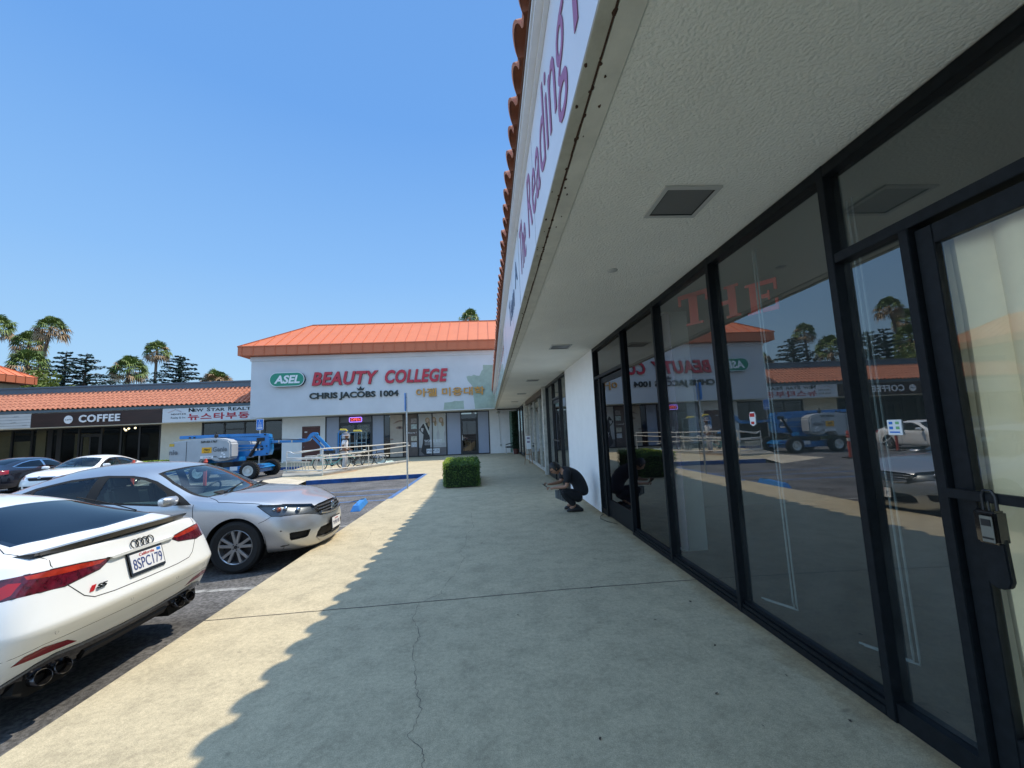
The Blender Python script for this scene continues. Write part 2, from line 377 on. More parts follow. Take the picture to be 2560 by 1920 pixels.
cr = [(-.31, 1.5), (-.36, 2.12), (-.375, 2.22), (-.478, 2.33), (-.43, 2.50), (-.493, 2.70), (-.54, 2.94), (-.61, 3.22), (-.583, 3.40), (-.695, 3.72), (-.70, 4.03), (-.52, 4.2), (-.50, 4.45), (-.40, 4.85), (-.36, 5.3), (-.45, 5.54), (-.37, 5.95), (-.404, 6.46), (-.30, 6.9), (-.36, 7.6), (-.42, 8.3)]
crp = jitter(cr, 7, .012)
structure(ribbon('sidewalk_crack', crp, [random.uniform(.001, .004) for _ in crp], 0.0028, jm))
cp = jitter([(-2.0, 7.2), (-1.9, 6.6), (-2.05, 6.1)], 8, .01)
structure(ribbon('sidewalk_crack', cp, [random.uniform(.001, .004) for _ in cp], 0.0028, jm))
# raised curb ramp beside the handrail
m = MB()
pl = [(-8.72, 17.95, .06), (-7.0, 17.72, .08), (-5.95, 20.9, .10), (-4.6, 24.3, .02), (-4.9, 24.6, .02), (-6.6, 21.4, .10), (-7.6, 18.9, .09), (-9.9, 20.5, .05)]
n = len(pl)
m.add([(x, y, z) for x, y, z in pl] + [(x, y, ZA-.05) for x, y, z in pl], [tuple(range(n))] + [(k, (k+1) % n, n+(k+1) % n, n+k) for k in range(n)])
structure(m.build('handrail_plinth', M_grey_conc))
m = MB(); m.add([(-6.95, 17.75, .004), (-6.1, 19.3, .004), (-6.3, 20.4, .006), (-7.0, 18.2, .006)], [(0, 1, 2, 3)]); structure(m.build('rust_stain_patch', M_rust_conc))
m = MB(); m.add([(-6.85, 15.9, .001), (-8.7, 17.9, .001), (-10.2, 16.9, ZA+.004), (-7.1, 15.35, ZA+.004)], [(0, 1, 2, 3)]); structure(m.build('curb_flare', M_concrete2))
# blue painted kerb faces
def kerb_paint(name, pts, z0=ZA, top=0.0, w=0.15, off=0.004):
    m = MB()
    for a, b in zip(pts[:-1], pts[1:]):
        a = Vector((*a, 0)); b = Vector((*b, 0)); t = (b-a).normalized(); o = Vector((t.y, -t.x, 0)); i = -o
        zt = top+off
        vs = [a+o*off+Vector((0, 0, z0)), b+o*off+Vector((0, 0, z0)), b+o*off+Vector((0, 0, zt)), a+o*off+Vector((0, 0, zt)), b+i*w+Vector((0, 0, zt)), a+i*w+Vector((0, 0, zt))]
        m.add(vs, [(0, 1, 2, 3), (3, 2, 4, 5)])
    return structure(m.build(name, M_blue_kerb))
kerb_paint('blue_kerb', [(-6.85, 15.9), (-2.57, 16.5)], w=0.09)
kerb_paint('blue_kerb', [(-40, 24.35), (-10.6, 24.3)], w=0.12)
m = MB(); m.add([(-2.575, 10.5, .004), (-2.45, 10.5, .004), (-2.45, 16.42, .004), (-2.575, 16.42, .004)], [(0, 1, 2, 3)]); m.add([(-2.574, 10.5, -.15), (-2.574, 16.45, -.15), (-2.574, 16.45, .004), (-2.574, 10.5, .004)], [(0, 1, 2, 3)])
structure(m.build('blue_kerb_edge', M_blue_line))
# parking lines
def line(name, a, b, w, mat, z=ZA+.004):
    return structure(ribbon(name, [a, b], w, z, mat))
M_worn_white = P('worn_white_line', (0.30, 0.30, 0.29), 0.85, var=0.5, vscale=9, speck=.5)
line('parking_line', (-2.62, 5.17), (-8.0, 5.02), 0.09, M_worn_white)
line('parking_line', (-2.62, 8.3), (-8.0, 8.2), 0.09, M_worn_white)
line('parking_line', (-2.62, 1.9), (-8.0, 1.8), 0.09, M_worn_white)
for yy in (11.3, 12.4, 13.4): line('access_aisle_line', (-2.7, yy), (-7.6, yy-.1), 0.10, M_blue_line)
line('parking_line', (-10.5, 21.6), (-14.5, 14.0), 0.10, M_worn_white)
for k in range(5): line('parking_line', (-13.2-k*2.9, 14.2), (-15.6-k*2.9, 19.8), 0.10, M_worn_white)

# ================================================================== ROOF TILES
def tile_roof(m, O, u, s, L, nc, clen, pitch=0.315, r=0.075, nn=9, bw=.64):
    """courses of barrel tiles: O eave start, u along the eave, s up the slope (unit vectors)"""
    O = Vector(O); u = Vector(u).normalized(); s = Vector(s).normalized(); n = u.cross(s).normalized()
    if n.z < 0: n = -n
    nt = int(L/pitch)
    prof = []
    for k in range(nn+1):       # barrel
        a = math.pi*k/nn; prof.append((pitch*bw*(1-math.cos(a))/2, r*math.sin(a)+.004))
    prof += [(pitch*(bw+.07), .0), (pitch*.95, .0)]
    us = []; hs = []
    for i in range(nt):
        for a, h in prof: us.append(i*pitch + a); hs.append(h)
    us.append(nt*pitch); hs.append(.004)
    N = len(us)
    jit = [random.uniform(-.012, .012) for _ in range((nt+2)*(nc+1))]
    for c in range(nc):
        s0 = c*clen - (0.05 if c == 0 else 0.02); s1 = (c+1)*clen
        rows = []
        for (sv, lift, drop) in ((s0, .034, 0), (s0, .034, 1), (s1, .006, 0)):
            row = []
            for k in range(N):
                ti = min(int(us[k]/pitch+.001), nt-1); j = jit[c*nt+ti]
                hh = hs[k] + lift - (.03 if drop else 0)
                row.append(O + u*us[k] + s*(sv + (j if sv == s0 else 0)) + n*hh)
            rows.append(row)
        b = len(m.v)
        for row in rows: m.v += [tuple(p) for p in row]
        for k in range(N-1):
            m.f.append((b+k, b+k+1, b+2*N+k+1, b+2*N+k)); m.m.append(0); m.sm.append(True)
            m.f.append((b+N+k, b+N+k+1, b+k+1, b+k)); m.m.append(0); m.sm.append(False)
    return m

# ================================================================== SHOP BUILDING WITH THE CANOPY (right)
Y0, Y1 = -9.0, 27.1
shop = thing('shop_building', 'white stucco shop building at the right with black storefronts under a tiled canopy', 'building', (2, 8, 0))
def sp(mb, name, mat, parent=shop, **k):
    for i, v in enumerate(mb.v): mb.v[i] = (v[0]-2, v[1]-8, v[2])
    return mb.build(name, mat, parent, **k)
def st_text(name, body, mat, origin, right, up, w, h, depth, parent, pl, **k):
    o = put_text(name, body, mat, Vector(origin)-Vector(pl), right, up, w, h, depth, parent, **k); return o
m = MB(); m.box(2.0, 2.3, 7.55, 10.40, 0, 3.02); sp(m, 'wall', M_stucco_shade)
m = MB(); m.box(2.12, 16, Y0, 31.5, 3.02, 5.0); m.box(2.0, 2.12, Y0, 31.5, 3.022, 5.0); sp(m, 'upper_wall', M_cream_wall)
m = MB(); m.box(.61, 2.0, Y0, 29.0, 3.02, 3.12); sp(m, 'soffit', M_stucco_soffit)
m = MB(); m.box(.505, .605, Y0, Y1, 3.012, 3.10)
for y in [Y0+.02+k*3.05 for k in range(12)]: m.box(.500, .505, y, y+.01, 3.012, 3.1)
sp(m, 'fascia_trim', M_trim)
m = MB(); y = Y0
while y < Y1:
    m.box(.435, .495, y, min(y+3.05, Y1)-.012, 3.012, 3.10); y += 3.05
sp(m, 'fascia_bottom_strip', M_rusty)
# rust holes and the crumbling joint
m = MB()
for k in range(60):
    y = random.choice([random.uniform(1.1, 3.2), random.uniform(1.1, 9)]); x = random.choice([.497+random.uniform(-.006, .006), random.uniform(.44, .56)]); r0 = random.uniform(.003, .009)*(1 if x < .49 or x > .51 else 1.3)
    n = 9; pts = [(x + r0*math.cos(2*math.pi*i/n)*random.uniform(.6, 1.2), y + r0*1.6*math.sin(2*math.pi*i/n)*random.uniform(.6, 1.3)) for i in range(n)]
    m.prism(pts, lambda u, v, d: (u, v, d), 3.0095, 3.013)
y = Y0
while y < Y1:
    L = random.uniform(.05, .25); x = .498+random.uniform(-.002, .002); w = random.uniform(.003, .007)
    m.box(x-w, x+w*.6, y, y+L, 3.008, 3.10); y += L*1.0
sp(m, 'rust_spots', M_rust)
m = MB(); m.box(.50, 2.05, Y0, Y1, 3.125, 4.06); sp(m, 'fascia_core', M_trim)
m = MB(); m.box(.400, .43, Y0, Y1, 3.962, 3.985); m.box(.352, .43, Y0, Y1, 3.986, 4.005); m.box(.345, .45, Y0, Y1, 4.062, 4.10); sp(m, 'gutter_trim', M_white_paint)
m = MB(); m.box(.366, .43, Y0, Y1, 4.006, 4.061); sp(m, 'gutter_channel', M_alu)
m = MB(); sl = Vector((math.cos(R(20)), 0, math.sin(R(20))))
tile_roof(m, (.36, Y0, 4.13), (0, 1, 0), sl, Y1-Y0, 5, .37, r=.115, bw=.76)
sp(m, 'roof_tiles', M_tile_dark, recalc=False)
m = MB(); m.add([(.33, Y0, 4.102), (.33, Y1, 4.102), (2.2, Y1, 4.102+.65), (2.2, Y0, 4.102+.65), (.36, Y0, 4.135), (.36, Y1, 4.135), (2.2, Y1, 4.79), (2.2, Y0, 4.79)], [(0, 1, 2, 3), (4, 5, 6, 7), (0, 1, 5, 4)])
sp(m, 'roof_deck', P('underlay', (0.20, .10, .07), .9))
m = MB(); m.box(2.05, 2.3, Y0, 27.1, 4.75, 5.15); sp(m, 'parapet_cap', M_slate)

# storefront builder: frames (front face at x0), glass panes
def mull(m, y, w=.05, z0=0.0, z1=3.02, x0=2.0, d=.10): m.box(x0, x0+d, y-w, y, z0, z1)
def store(parent_name, ys, z_sill=.10, doors=(), frame=M_dark_frame, glass=G_store, x0=2.0, top=2.95, panes=None):
    f = MB()
    ylo, yhi = min(ys), max(ys)
    for y in ys: mull(f, y, x0=x0)
    f.box(x0+.002, x0+.10, ylo-.001, yhi-.051, top, 3.018)
    segs = sorted(ys)
    for a, b in zip(segs[:-1], segs[1:]):
        if any(abs(a-d[0]) < .01 for d in doors): continue
        f.box(x0+.002, x0+.11, a+.001, b-.051, 0.0, z_sill*.45)
        f.box(x0+.012, x0+.095, a+.001, b-.051, z_sill*.45+.001, z_sill*.75)
        f.box(x0+.03, x0+.088, a+.001, b-.051, z_sill*.75+.001, z_sill)
    fr = sp(f, 'window_frame', frame, bevel=.003)
    for a, b in zip(segs[:-1], segs[1:]):
        g = MB(); gm = (panes or {}).get(round(a, 2), glass)
        isd = any(abs(a-d[0]) < .01 for d in doors)
        z0 = 2.475 if isd else z_sill
        g.box(x0+.055, x0+.061, a, b-.05, z0, top); sp(g, 'window_pane', gm)
    for (y0, hinge, side, bottom, dg) in doors:
        b = min(y for y in segs if y > y0+.01)
        h = MB(); h.box(x0+.003, x0+.09, y0+.001, b-.051, 2.42, 2.475); sp(h, 'door_header', frame, bevel=.003)
        ya = y0+.001; yb = b-.051
        if side:            # narrow sidelight next to the door
            h = MB(); yy = (yb - side) if side > 0 else (ya - side); h.box(x0+.002, x0+.09, yy-.045, yy, 0, 2.42); sp(h, 'door_jamb', frame, bevel=.003)
            g = MB()
            if side > 0: g.box(x0+.055, x0+.061, yy, yb, .1, 2.42); yb2, ya2 = yy-.05, ya
            else: g.box(x0+.055, x0+.061, ya, yy-.045, .1, 2.42); ya2, yb2 = yy+.005, yb
            sp(g, 'sidelight_pane', glass)
            h = MB()
            if side > 0: h.box(x0+.012, x0+.095, yy+.001, yb, 0, .098)
            else: h.box(x0+.012, x0+.095, ya, yy-.046, 0, .098)
            sp(h, 'sidelight_sill', frame)
        else: ya2, yb2 = ya, yb
        d = MB(); sw = .075
        d.box(x0+.03, x0+.075, ya2, ya2+sw, .012, 2.40); d.box(x0+.03, x0+.075, yb2-sw, yb2, .012, 2.40)
        d.box(x0+.031, x0+.074, ya2+sw, yb2-sw, 2.31, 2.40); d.box(x0+.031, x0+.074, ya2+sw, yb2-sw, .012, bottom)
        do = sp(d, 'door', frame, bevel=.003)
        g = MB(); g.box(x0+.05, x0+.056, ya2+sw, yb2-sw, bottom, 2.31); sp(g, 'door_pane', dg, do)
        hb = MB(); hb.box(x0-.035, x0-.012, ya2+.02, yb2-.02, 1.185, 1.225); hb.box(x0-.012, x0+.03, ya2+.02, ya2+.05, 1.19, 1.22); hb.box(x0-.012, x0+.03, yb2-.05, yb2-.02, 1.19, 1.22)
        if hinge: sp(hb, 'push_bar', frame, do, bevel=.003)
    return fr
store('front', [-8.9, -6.5, -4.1, -1.7, .72, 2.18, 3.45, 4.70, 5.93, 7.55], doors=[(.72, True, .36, .26, G_clear), (5.93, False, .30, .30, G_store_dark)],
      panes={4.70: G_store_dark, 5.93: G_store_dark})
store('front', [10.40, 11.44, 12.68, 14.05], doors=[(11.44, True, 0, .26, G_store_dark)], frame=M_black_frame, glass=G_store)
M_pale_frame = P('weathered_pale_frame', (0.50, 0.48, 0.42), 0.6, var=.25, vscale=8)
m = MB(); m.box(1.90, 2.1, 14.05, 14.35, 0, 3.02); sp(m, 'pillar', M_pale_frame)
m = MB(); m.box(1.93, 2.1, 21.9, 22.3, 0, 3.02); sp(m, 'pillar', M_pale_frame)
store('front', [14.40, 16.3, 18.3, 20.2, 21.85], frame=M_pale_frame, glass=G_store)
store('front', [22.35, 24.4, 26.6, 28.9], frame=M_black_frame, glass=G_store)
m = MB(); m.box(1.90, 2.02, 14.5, 20.8, 2.78, 2.98); sp(m, 'shutter_box', P('brown_shutter', (.10, .075, .055), .6, var=.3))
# rooms behind the glass
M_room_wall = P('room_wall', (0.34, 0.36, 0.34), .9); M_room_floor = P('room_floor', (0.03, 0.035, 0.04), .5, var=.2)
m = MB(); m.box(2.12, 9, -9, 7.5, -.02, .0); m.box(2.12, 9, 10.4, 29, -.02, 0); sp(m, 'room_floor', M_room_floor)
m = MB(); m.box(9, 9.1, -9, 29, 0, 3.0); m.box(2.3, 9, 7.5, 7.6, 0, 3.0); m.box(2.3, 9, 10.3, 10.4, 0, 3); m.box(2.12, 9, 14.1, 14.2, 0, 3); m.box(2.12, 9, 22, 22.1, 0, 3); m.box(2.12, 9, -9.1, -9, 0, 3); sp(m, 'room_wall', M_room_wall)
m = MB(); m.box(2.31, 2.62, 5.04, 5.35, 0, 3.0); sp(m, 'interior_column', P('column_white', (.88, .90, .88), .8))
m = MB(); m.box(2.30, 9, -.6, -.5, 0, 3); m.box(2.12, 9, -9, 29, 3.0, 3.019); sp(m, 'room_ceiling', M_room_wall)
# cream curtain behind the near door, blinds behind the far panes
M_curtain = P('cream_curtain', (0.88, 0.75, 0.50), .9, var=.08, vscale=3)
m = MB(); N = 90; vs = []; fs = []
for k in range(N+1):
    y = -1.4 + (1.71+1.4)*k/N; dx = .022*math.sin(y*17)+.016*math.sin(y*41+1)+.008*math.sin(y*83)
    for z in (.10, 1.0, 2.0, 2.42): vs.append((2.13+dx*(1.2-.35*z/2.4)+.01*math.sin(z*3+y*5), y, z))
for k in range(N):
    for j in range(3): fs.append((k*4+j, k*4+j+1, k*4+4+j+1, k*4+4+j))
m.add(vs, fs, 0, True); sp(m, 'curtain', M_curtain)
m = MB()
for k in range(24):
    y = 4.68+k*.118; m.obox((2.17, y, 1.50), (.006, .09, 2.75), Matrix.Rotation(R(35), 3, 'Z'))
sp(m, 'vertical_blind', P('mauve_blind', (.20, .16, .20), .8))
# cable loops visible inside the glass
m = MB(); M_cable = P('pale_cable', (.30, .32, .32), .6)
for (yy, xx) in ((3.02, 2.16), (2.30, 2.30)):
    for dd in (0, .035):
        m.tube([(xx, yy-dd, 2.9), (xx, yy-dd, 1.5), (xx+.01, yy-dd, .22), (xx+.03, yy-dd+.02, .17), (xx-.03, yy-dd+.30, .14)], .006, 6)
sp(m, 'hanging_cable', M_cable)
# red serif letters T H E on an angled partition behind the glass
dirv = Vector((.86, .51, 0)); upv = Vector((0, 0, 1)); rv = Vector((0.86, 0.51, 0)).normalized()
def slab_letter(ch):
    if ch == 'T': return [(.36, 0, .64, 1), (.22, 0, .78, .07), (0, .86, 1, 1), (0, .66, .09, .86), (.91, .66, 1, .86)]
    if ch == 'H': return [(.10, 0, .34, 1), (.66, 0, .90, 1), (.34, .44, .66, .56), (0, 0, .44, .08), (.56, 0, 1, .08), (0, .92, .44, 1), (.56, .92, 1, 1)]
    return [(.12, 0, .40, 1), (.0, 0, .12, .08), (.0, .92, .12, 1), (.40, .86, .95, 1), (.40, 0, .95, .14), (.40, .44, .72, .57), (.86, .64, .95, .86), (.86, .14, .95, .36), (.66, .36, .72, .66)]
M_letter = P('red_sign_letter', (0.85, 0.07, 0.05), .6)
base = Vector((2.18, 4.39, 2.62))
for i, ch in enumerate('THE'):
    m = MB()
    o = base + Vector((.02+i*.04, -i*.53, -i*.085)); ry = Vector((.55, -.83, 0)).normalized()
    hgt = .36 - i*.045; w = hgt*.95
    for (u0, v0, u1, v1) in slab_letter(ch):
        c = o + ry*((u0+u1)/2*w) + upv*((v0+v1)/2*hgt); nn = ry.cross(upv)
        m.obox(c, ((u1-u0)*w, .01, (v1-v0)*hgt), Matrix((ry, nn, upv)).transposed())
    sp(m, 'window_letter', M_letter)
# end wall of the walkway (return of the college building)
# ceiling lights
M_lens = P('light_lens_off', (0.17, 0.17, 0.165), .35, bump=.3, bscale=200)
M_lens_frame = P('light_frame', (0.55, .54, .5), .5)
def ceiling_light():
    t = thing('ceiling_light', 'x', 'ceiling light', (0, 0, 3.02), group='square recessed lights in the canopy soffit')
    f = MB(); a, b = .185, .155
    for (x0, x1, y0, y1) in ((-a, a, -a, -b), (-a, a, b, a), (-a, -b, -b, b), (b, a, -b, b)): f.box(x0, x1, y0, y1, -.014, .0)
    f.build('frame', M_lens_frame, t)
    f = MB(); f.box(-.148, .148, -.148, .148, -.007, -.001); f.build('lens', M_lens, t)
    f = MB(); f.box(-.155, -.148, -.155, .155, -.011, .0); f.box(.148, .155, -.155, .155, -.011, .0); f.box(-.148, .148, -.155, -.148, -.011, .0); f.box(-.148, .148, .148, .155, -.011, .0); f.build('gasket', M_black, t)
    return t
L0 = ceiling_light(); lbl = ['largest square ceiling light, nearest the camera above the pane with red letters', 'square ceiling light second nearest, just before the white wall section',
    'square ceiling light third along, above the far black storefront', 'square ceiling light fourth along, above the pale framed storefront', 'smallest farthest square ceiling light near the end wall']
for i, (x, y) in enumerate([(1.33, 2.50), (1.34, 7.2), (1.36, 12.1), (1.38, 16.5), (1.38, 21.0)]):
    o = L0 if i == 0 else copy_tree(L0); o.location = (x, y, 3.02); o['label'] = lbl[i]
t = thing('smoke_detector', 'small round white cap on the soffit between two square lights', 'detector', (1.22, 3.66, 3.02))
m = MB(); m.revolve([(0, -.016), (.03, -.015), (.045, -.008), (.05, 0)], (0, 0, 0), 'z', 24); m.build('cap', M_lens_frame, t)

# sign boards along the canopy fascia
M_signface = P('sign_face_white', (0.70, 0.70, 0.74), .45, var=.03, vscale=2)
M_signface2 = P('sign_face_pale', (0.66, 0.68, 0.72), .4, var=.03, vscale=2)
M_plum = P('plum_letters', (0.36, 0.12, 0.23), .5)
def fascia_sign(y0, y1, label, mat, parts):
    t = thing('shop_sign', label, 'sign', (.43, (y0+y1)/2, 3.0), group='sign boards on the canopy fascia')
    m = MB(); m.box(0.0, .065, y0-(y0+y1)/2+.01, y1-(y0+y1)/2-.01, .016, .96); m.build('panel', mat, t)
    m = MB()
    yy = y0 + 1.3
    while yy < y1-.2: m.box(-.0015, .001, yy-(y0+y1)/2, yy-(y0+y1)/2+.006, .016, .96); yy += 2.6
    m.build('panel_seam', P('seam_grey', (.3, .3, .33), .6), t)
    for (body, ya, yb, za, zb, mm, kw) in parts:
        put_text('letters', body, mm, (-.003, ya-(y0+y1)/2, za-3.0), (0, -1, 0), (0, 0, 1), abs(ya-yb), zb-za, .003, t, **kw)
    return t
fascia_sign(-6.0, 4.66, 'white fascia sign reading The Reading in plum letters, nearest the camera', M_signface,
    [('The', 4.46, 3.80, 3.26, 3.80, M_plum, dict(bold=-.004)), ('Reading', 3.52, 1.72, 3.09, 3.82, M_plum, dict(bold=-.004)), ('T', 1.73, 1.30, 3.23, 3.84, M_plum, dict(bold=-.004))])
M_teal = P('teal_letters', (.08, .13, .22), .5)
fascia_sign(4.72, 9.6, 'pale fascia sign with small blue letters beyond the plum lettered sign', M_signface2,
    [('A', 5.35, 4.95, 3.45, 3.75, M_teal, {}), ('Team', 6.9, 5.6, 3.30, 3.70, M_teal, {})])
M_mirror_panel = P('glossy_sign_panel', (.55, .58, .64), .08, coat=.6)
fascia_sign(9.7, 18.2, 'long glossy fascia panel in the middle of the canopy', M_mirror_panel, [])
fascia_sign(18.3, 27.0, 'glossy fascia panel at the far end beside the college wall', M_mirror_panel, [])
# small stickers, lockbox
t = thing('window_sticker', 'small red and white alarm sticker on the pane below the red letters', 'sticker', (2.05, 3.075, 1.565))
m = MB(); m.prism([(-.032, -.045), (.0, -.06), (.032, -.045), (.036, .03), (.022, .05), (-.022, .05), (-.036, .03)], lambda u, v, d: (d, u, v), -.001, .004); m.build('backing', M_plate, t)
m = MB(); m.box(-.003, -.0012, -.028, .028, .012, .040); m.box(-.003, -.0012, -.018, .018, -.045, -.025); m.build('red_band', M_red_ink, t)
t = thing('window_sticker', 'white payment card sticker on the narrow sidelight beside the near door', 'sticker', (2.05, 1.965, 1.485))
m = MB(); m.box(-.001, .004, -.036, .036, -.038, .038); m.build('backing', M_plate, t)
m = MB(); m.box(-.003, -.0012, .008, .026, .015, .028); m.box(-.003, -.0012, .008, .026, -.010, .004); m.box(-.003, -.0012, -.025, .026, -.028, -.021); m.build('blue_mark', M_blue_sign, t)
m = MB(); m.box(-.003, -.0012, -.025, -.008, .015, .028); m.box(-.003, -.0012, -.025, -.008, -.010, .004); m.build('green_mark', P('green_ink', (.2, .45, .2), .5), t)
t = thing('lockbox', 'black and cream key lockbox hanging on the near door push bar', 'lockbox', (1.93, 1.545, 1.10))
m = MB(); m.tube([(.03, .022, .06), (.03, .022, .115), (.03, .012, .135), (.03, -.012, .135), (.03, -.022, .115), (.03, -.022, .06)], .006, 8); m.build('shackle', M_black, t)
m = MB(); m.box(-.005, .05, -.038, .038, -.065, .062); m.build('case', M_gloss_black, t, bevel=.008)
m = MB(); m.box(-.012, -.006, -.034, .012, -.060, .045); m.build('cover', P('lockbox_cream', (.17, .16, .13), .5), t, bevel=.003)
m = MB(); m.box(-.015, -.0125, -.026, .004, .005, .030); m.box(-.015, -.0125, -.028, .006, -.045, -.038); m.build('dial', M_black, t)

t = thing('hanging_pouch', 'long dark pouch hanging behind the key lockbox on the near door', 'pouch', (1.955, 1.545, 0.96))
m = MB(); m.prism([(-.038, .10), (.038, .10), (.040, -.06), (.030, -.085), (.010, -.095), (-.012, -.095), (-.032, -.085), (-.042, -.06)], lambda u, v, d: (d, u, v), -.012, .012); m.build('sleeve', M_dark_frame, t, bevel=.004)
m = MB(); m.tube([(0, 0, .10), (0, .0, .235)], .004, 5); m.build('cord', M_black, t)
# ================================================================== COLLEGE BUILDING (centre)
YF, YW = 27.2, 29.0
college = thing('college_building', 'white college building with orange metal roof and red lettering above its windows', 'building', (-7, 28, 0))
def cp_(mb, name, mat, parent=college, **k):
    for i, v in enumerate(mb.v): mb.v[i] = (v[0]+7, v[1]-28, v[2])
    return mb.build(name, mat, parent, **k)
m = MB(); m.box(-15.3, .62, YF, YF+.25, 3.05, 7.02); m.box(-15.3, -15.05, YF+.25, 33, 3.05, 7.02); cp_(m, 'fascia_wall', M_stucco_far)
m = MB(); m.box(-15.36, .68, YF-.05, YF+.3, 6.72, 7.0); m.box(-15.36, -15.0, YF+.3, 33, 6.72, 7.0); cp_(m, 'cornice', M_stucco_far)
m = MB(); m.box(-15.05, 2.2, YF+.25, YW+.3, 3.02, 3.10); m.box(-15.05, .62, YF+.001, YF+.25, 3.02, 3.049); cp_(m, 'soffit', M_cream_wall)
m = MB()
m.box(-14.15, -11.26, YW, YW+.3, 0, 3.02)
cp_(m, 'front_wall', M_stucco_shade)
m = MB(); m.box(.05, 2.05, YW, YW+.3, 0, 3.02); cp_(m, 'end_wall', M_stucco_shade)
m = MB(); m.box(-14.15, -14.0, YW+.3, 31, 0, 3.02); cp_(m, 'side_wall', M_stucco_shade)
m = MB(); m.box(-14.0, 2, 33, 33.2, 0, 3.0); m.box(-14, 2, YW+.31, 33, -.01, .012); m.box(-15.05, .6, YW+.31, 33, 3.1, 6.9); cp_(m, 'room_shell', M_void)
# sage primer patches
pt = [[-0.25, 4.46], [.49, 4.43], [.47, 1.53], [-.85, 1.52], [-.96, 2.48], [-.93, 2.8], [-.99, 3.04], [-1.12, 3.2], [-1.3, 3.42], [-1.34, 3.58], [-1.38, 3.7], [-1.2, 3.76], [-1.05, 3.72], [-.87, 3.82], [-.7, 3.74], [-.51, 3.72], [-.42, 3.9], [-.36, 4.05], [-.26, 4.13]]
m = MB(); m.prism([(a, b+1.55) for a, b in pt], lambda u, v, d: (u, d, v), YF-.003, YF+.01)
cp_(m, 'paint_patch', M_sage)
pt = [[-2.88, 2.01], [-2.4, 2.04], [-2.2, 2.10], [-1.9, 2.08], [-1.61, 2.1], [-1.6, 1.8], [-1.58, 1.55], [-2.94, 1.54], [-2.9, 1.8]]
m = MB(); m.prism([(a, b+1.55) for a, b in pt], lambda u, v, d: (u, d, v), YF-.003, YF+.01); cp_(m, 'paint_patch', M_sage)
# roof: gutter band and hip slopes with standing seams
YE = 26.75; XE = -15.93; XR = 3.0
zg0, zg1 = 7.04, 7.62; YRid = 30.08; XRid = -12.63; zr = 9.82
m = MB(); m.box(XE, XR, YE, YE+.5, zg0, zg1); m.box(XE, XE+.5, YE+.5, 34, zg0, zg1); m.box(XE+.5, .6, YE+.5, YF+.3, 7.0, 7.06)
cp_(m, 'gutter_band', M_orange_rib)
m = MB(); e = .012
A_, B_, C_, D_ = (XE-e, YE-e, zg1), (XR, YE-e, zg1), (XR, YRid, zr), (XRid, YRid, zr)
m.add([A_, B_, C_, D_, (XE-e, 36, zg1), (XRid, 33, zr)], [(0, 1, 2, 3), (0, 3, 5, 4)])
m.add([(XR, YRid, zr-.002), (XRid, YRid, zr-.002), (XRid, 36, zg1), (XR, 36, zg1)], [(0, 1, 2, 3)])
cp_(m, 'roof', M_orange)
m = MB(); sx = .69
k = 0; x = XE+.25
while x < XR:
    # rib up the slope (front face), stops at the hip
    t = min(1, (x-XE)/(XRid-XE)); yy = YE-e + (YRid-YE)*t; zz = zg1 + (zr-zg1)*t
    m.bar((x, YE-e, zg1+.02), (x, yy, zz+.02), .035, .05)
    m.box(x-.018, x+.018, YE-.035, YE+.001, zg0-.005, zg1+.03); x += sx
x = 27.2
while x < 33:
    t = min(1, (x-YE)/(YRid-YE)); m.bar((XE-e, x, zg1+.02), (XE+(XRid-XE)*t, x, zg1+(zr-zg1)*t+.02), .035, .05); x += sx
m.bar(A_, D_, .12, .09); m.bar(D_, C_, .14, .08); m.bar((XE-.02, YE-.02, zg1), (XR, YE-.02, zg1), .05, .06)
cp_(m, 'roof_rib', M_orange_rib)
# window wall
fr = MB(); Z1 = 3.0
def vb(x, w=.07): fr.box(x-w/2, x+w/2, YW-.02, YW+.08, 0, Z1+.018)
for x in (-11.22, -10.30, -8.10, -7.26, -5.96, -4.94, -3.95, -2.96, -1.95, -.80, .02): vb(x)
fr.box(-11.2, .0, YW-.018, YW+.078, Z1-.04, Z1+.016)
for a, b in ((-11.18, -10.34), (-8.06, -7.3), (-6.9, -6.0), (-5.92, -4.98), (-4.9, -3.99), (-3.91, -3.0), (-2.92, -1.99), (-.76, -.02)): fr.box(a, b, YW-.012, YW+.078, 0.001, .07)
cp_(fr, 'window_frame', M_black_frame)
M_grey_panel = P('grey_blue_panel', (0.36, 0.40, 0.50), .4, var=.04, vscale=1)
for a, b in ((-11.18, -10.34), (-8.06, -7.3), (-2.92, -1.99), (-.76, -.02)):
    g = MB(); g.box(a, b, YW+.02, YW+.03, .07, Z1-.04); cp_(g, 'panel', M_grey_panel)
g = MB(); g.box(-7.22, -6.88, YW, YW+.06, 0, Z1-.04); cp_(g, 'black_panel', M_gloss_black)
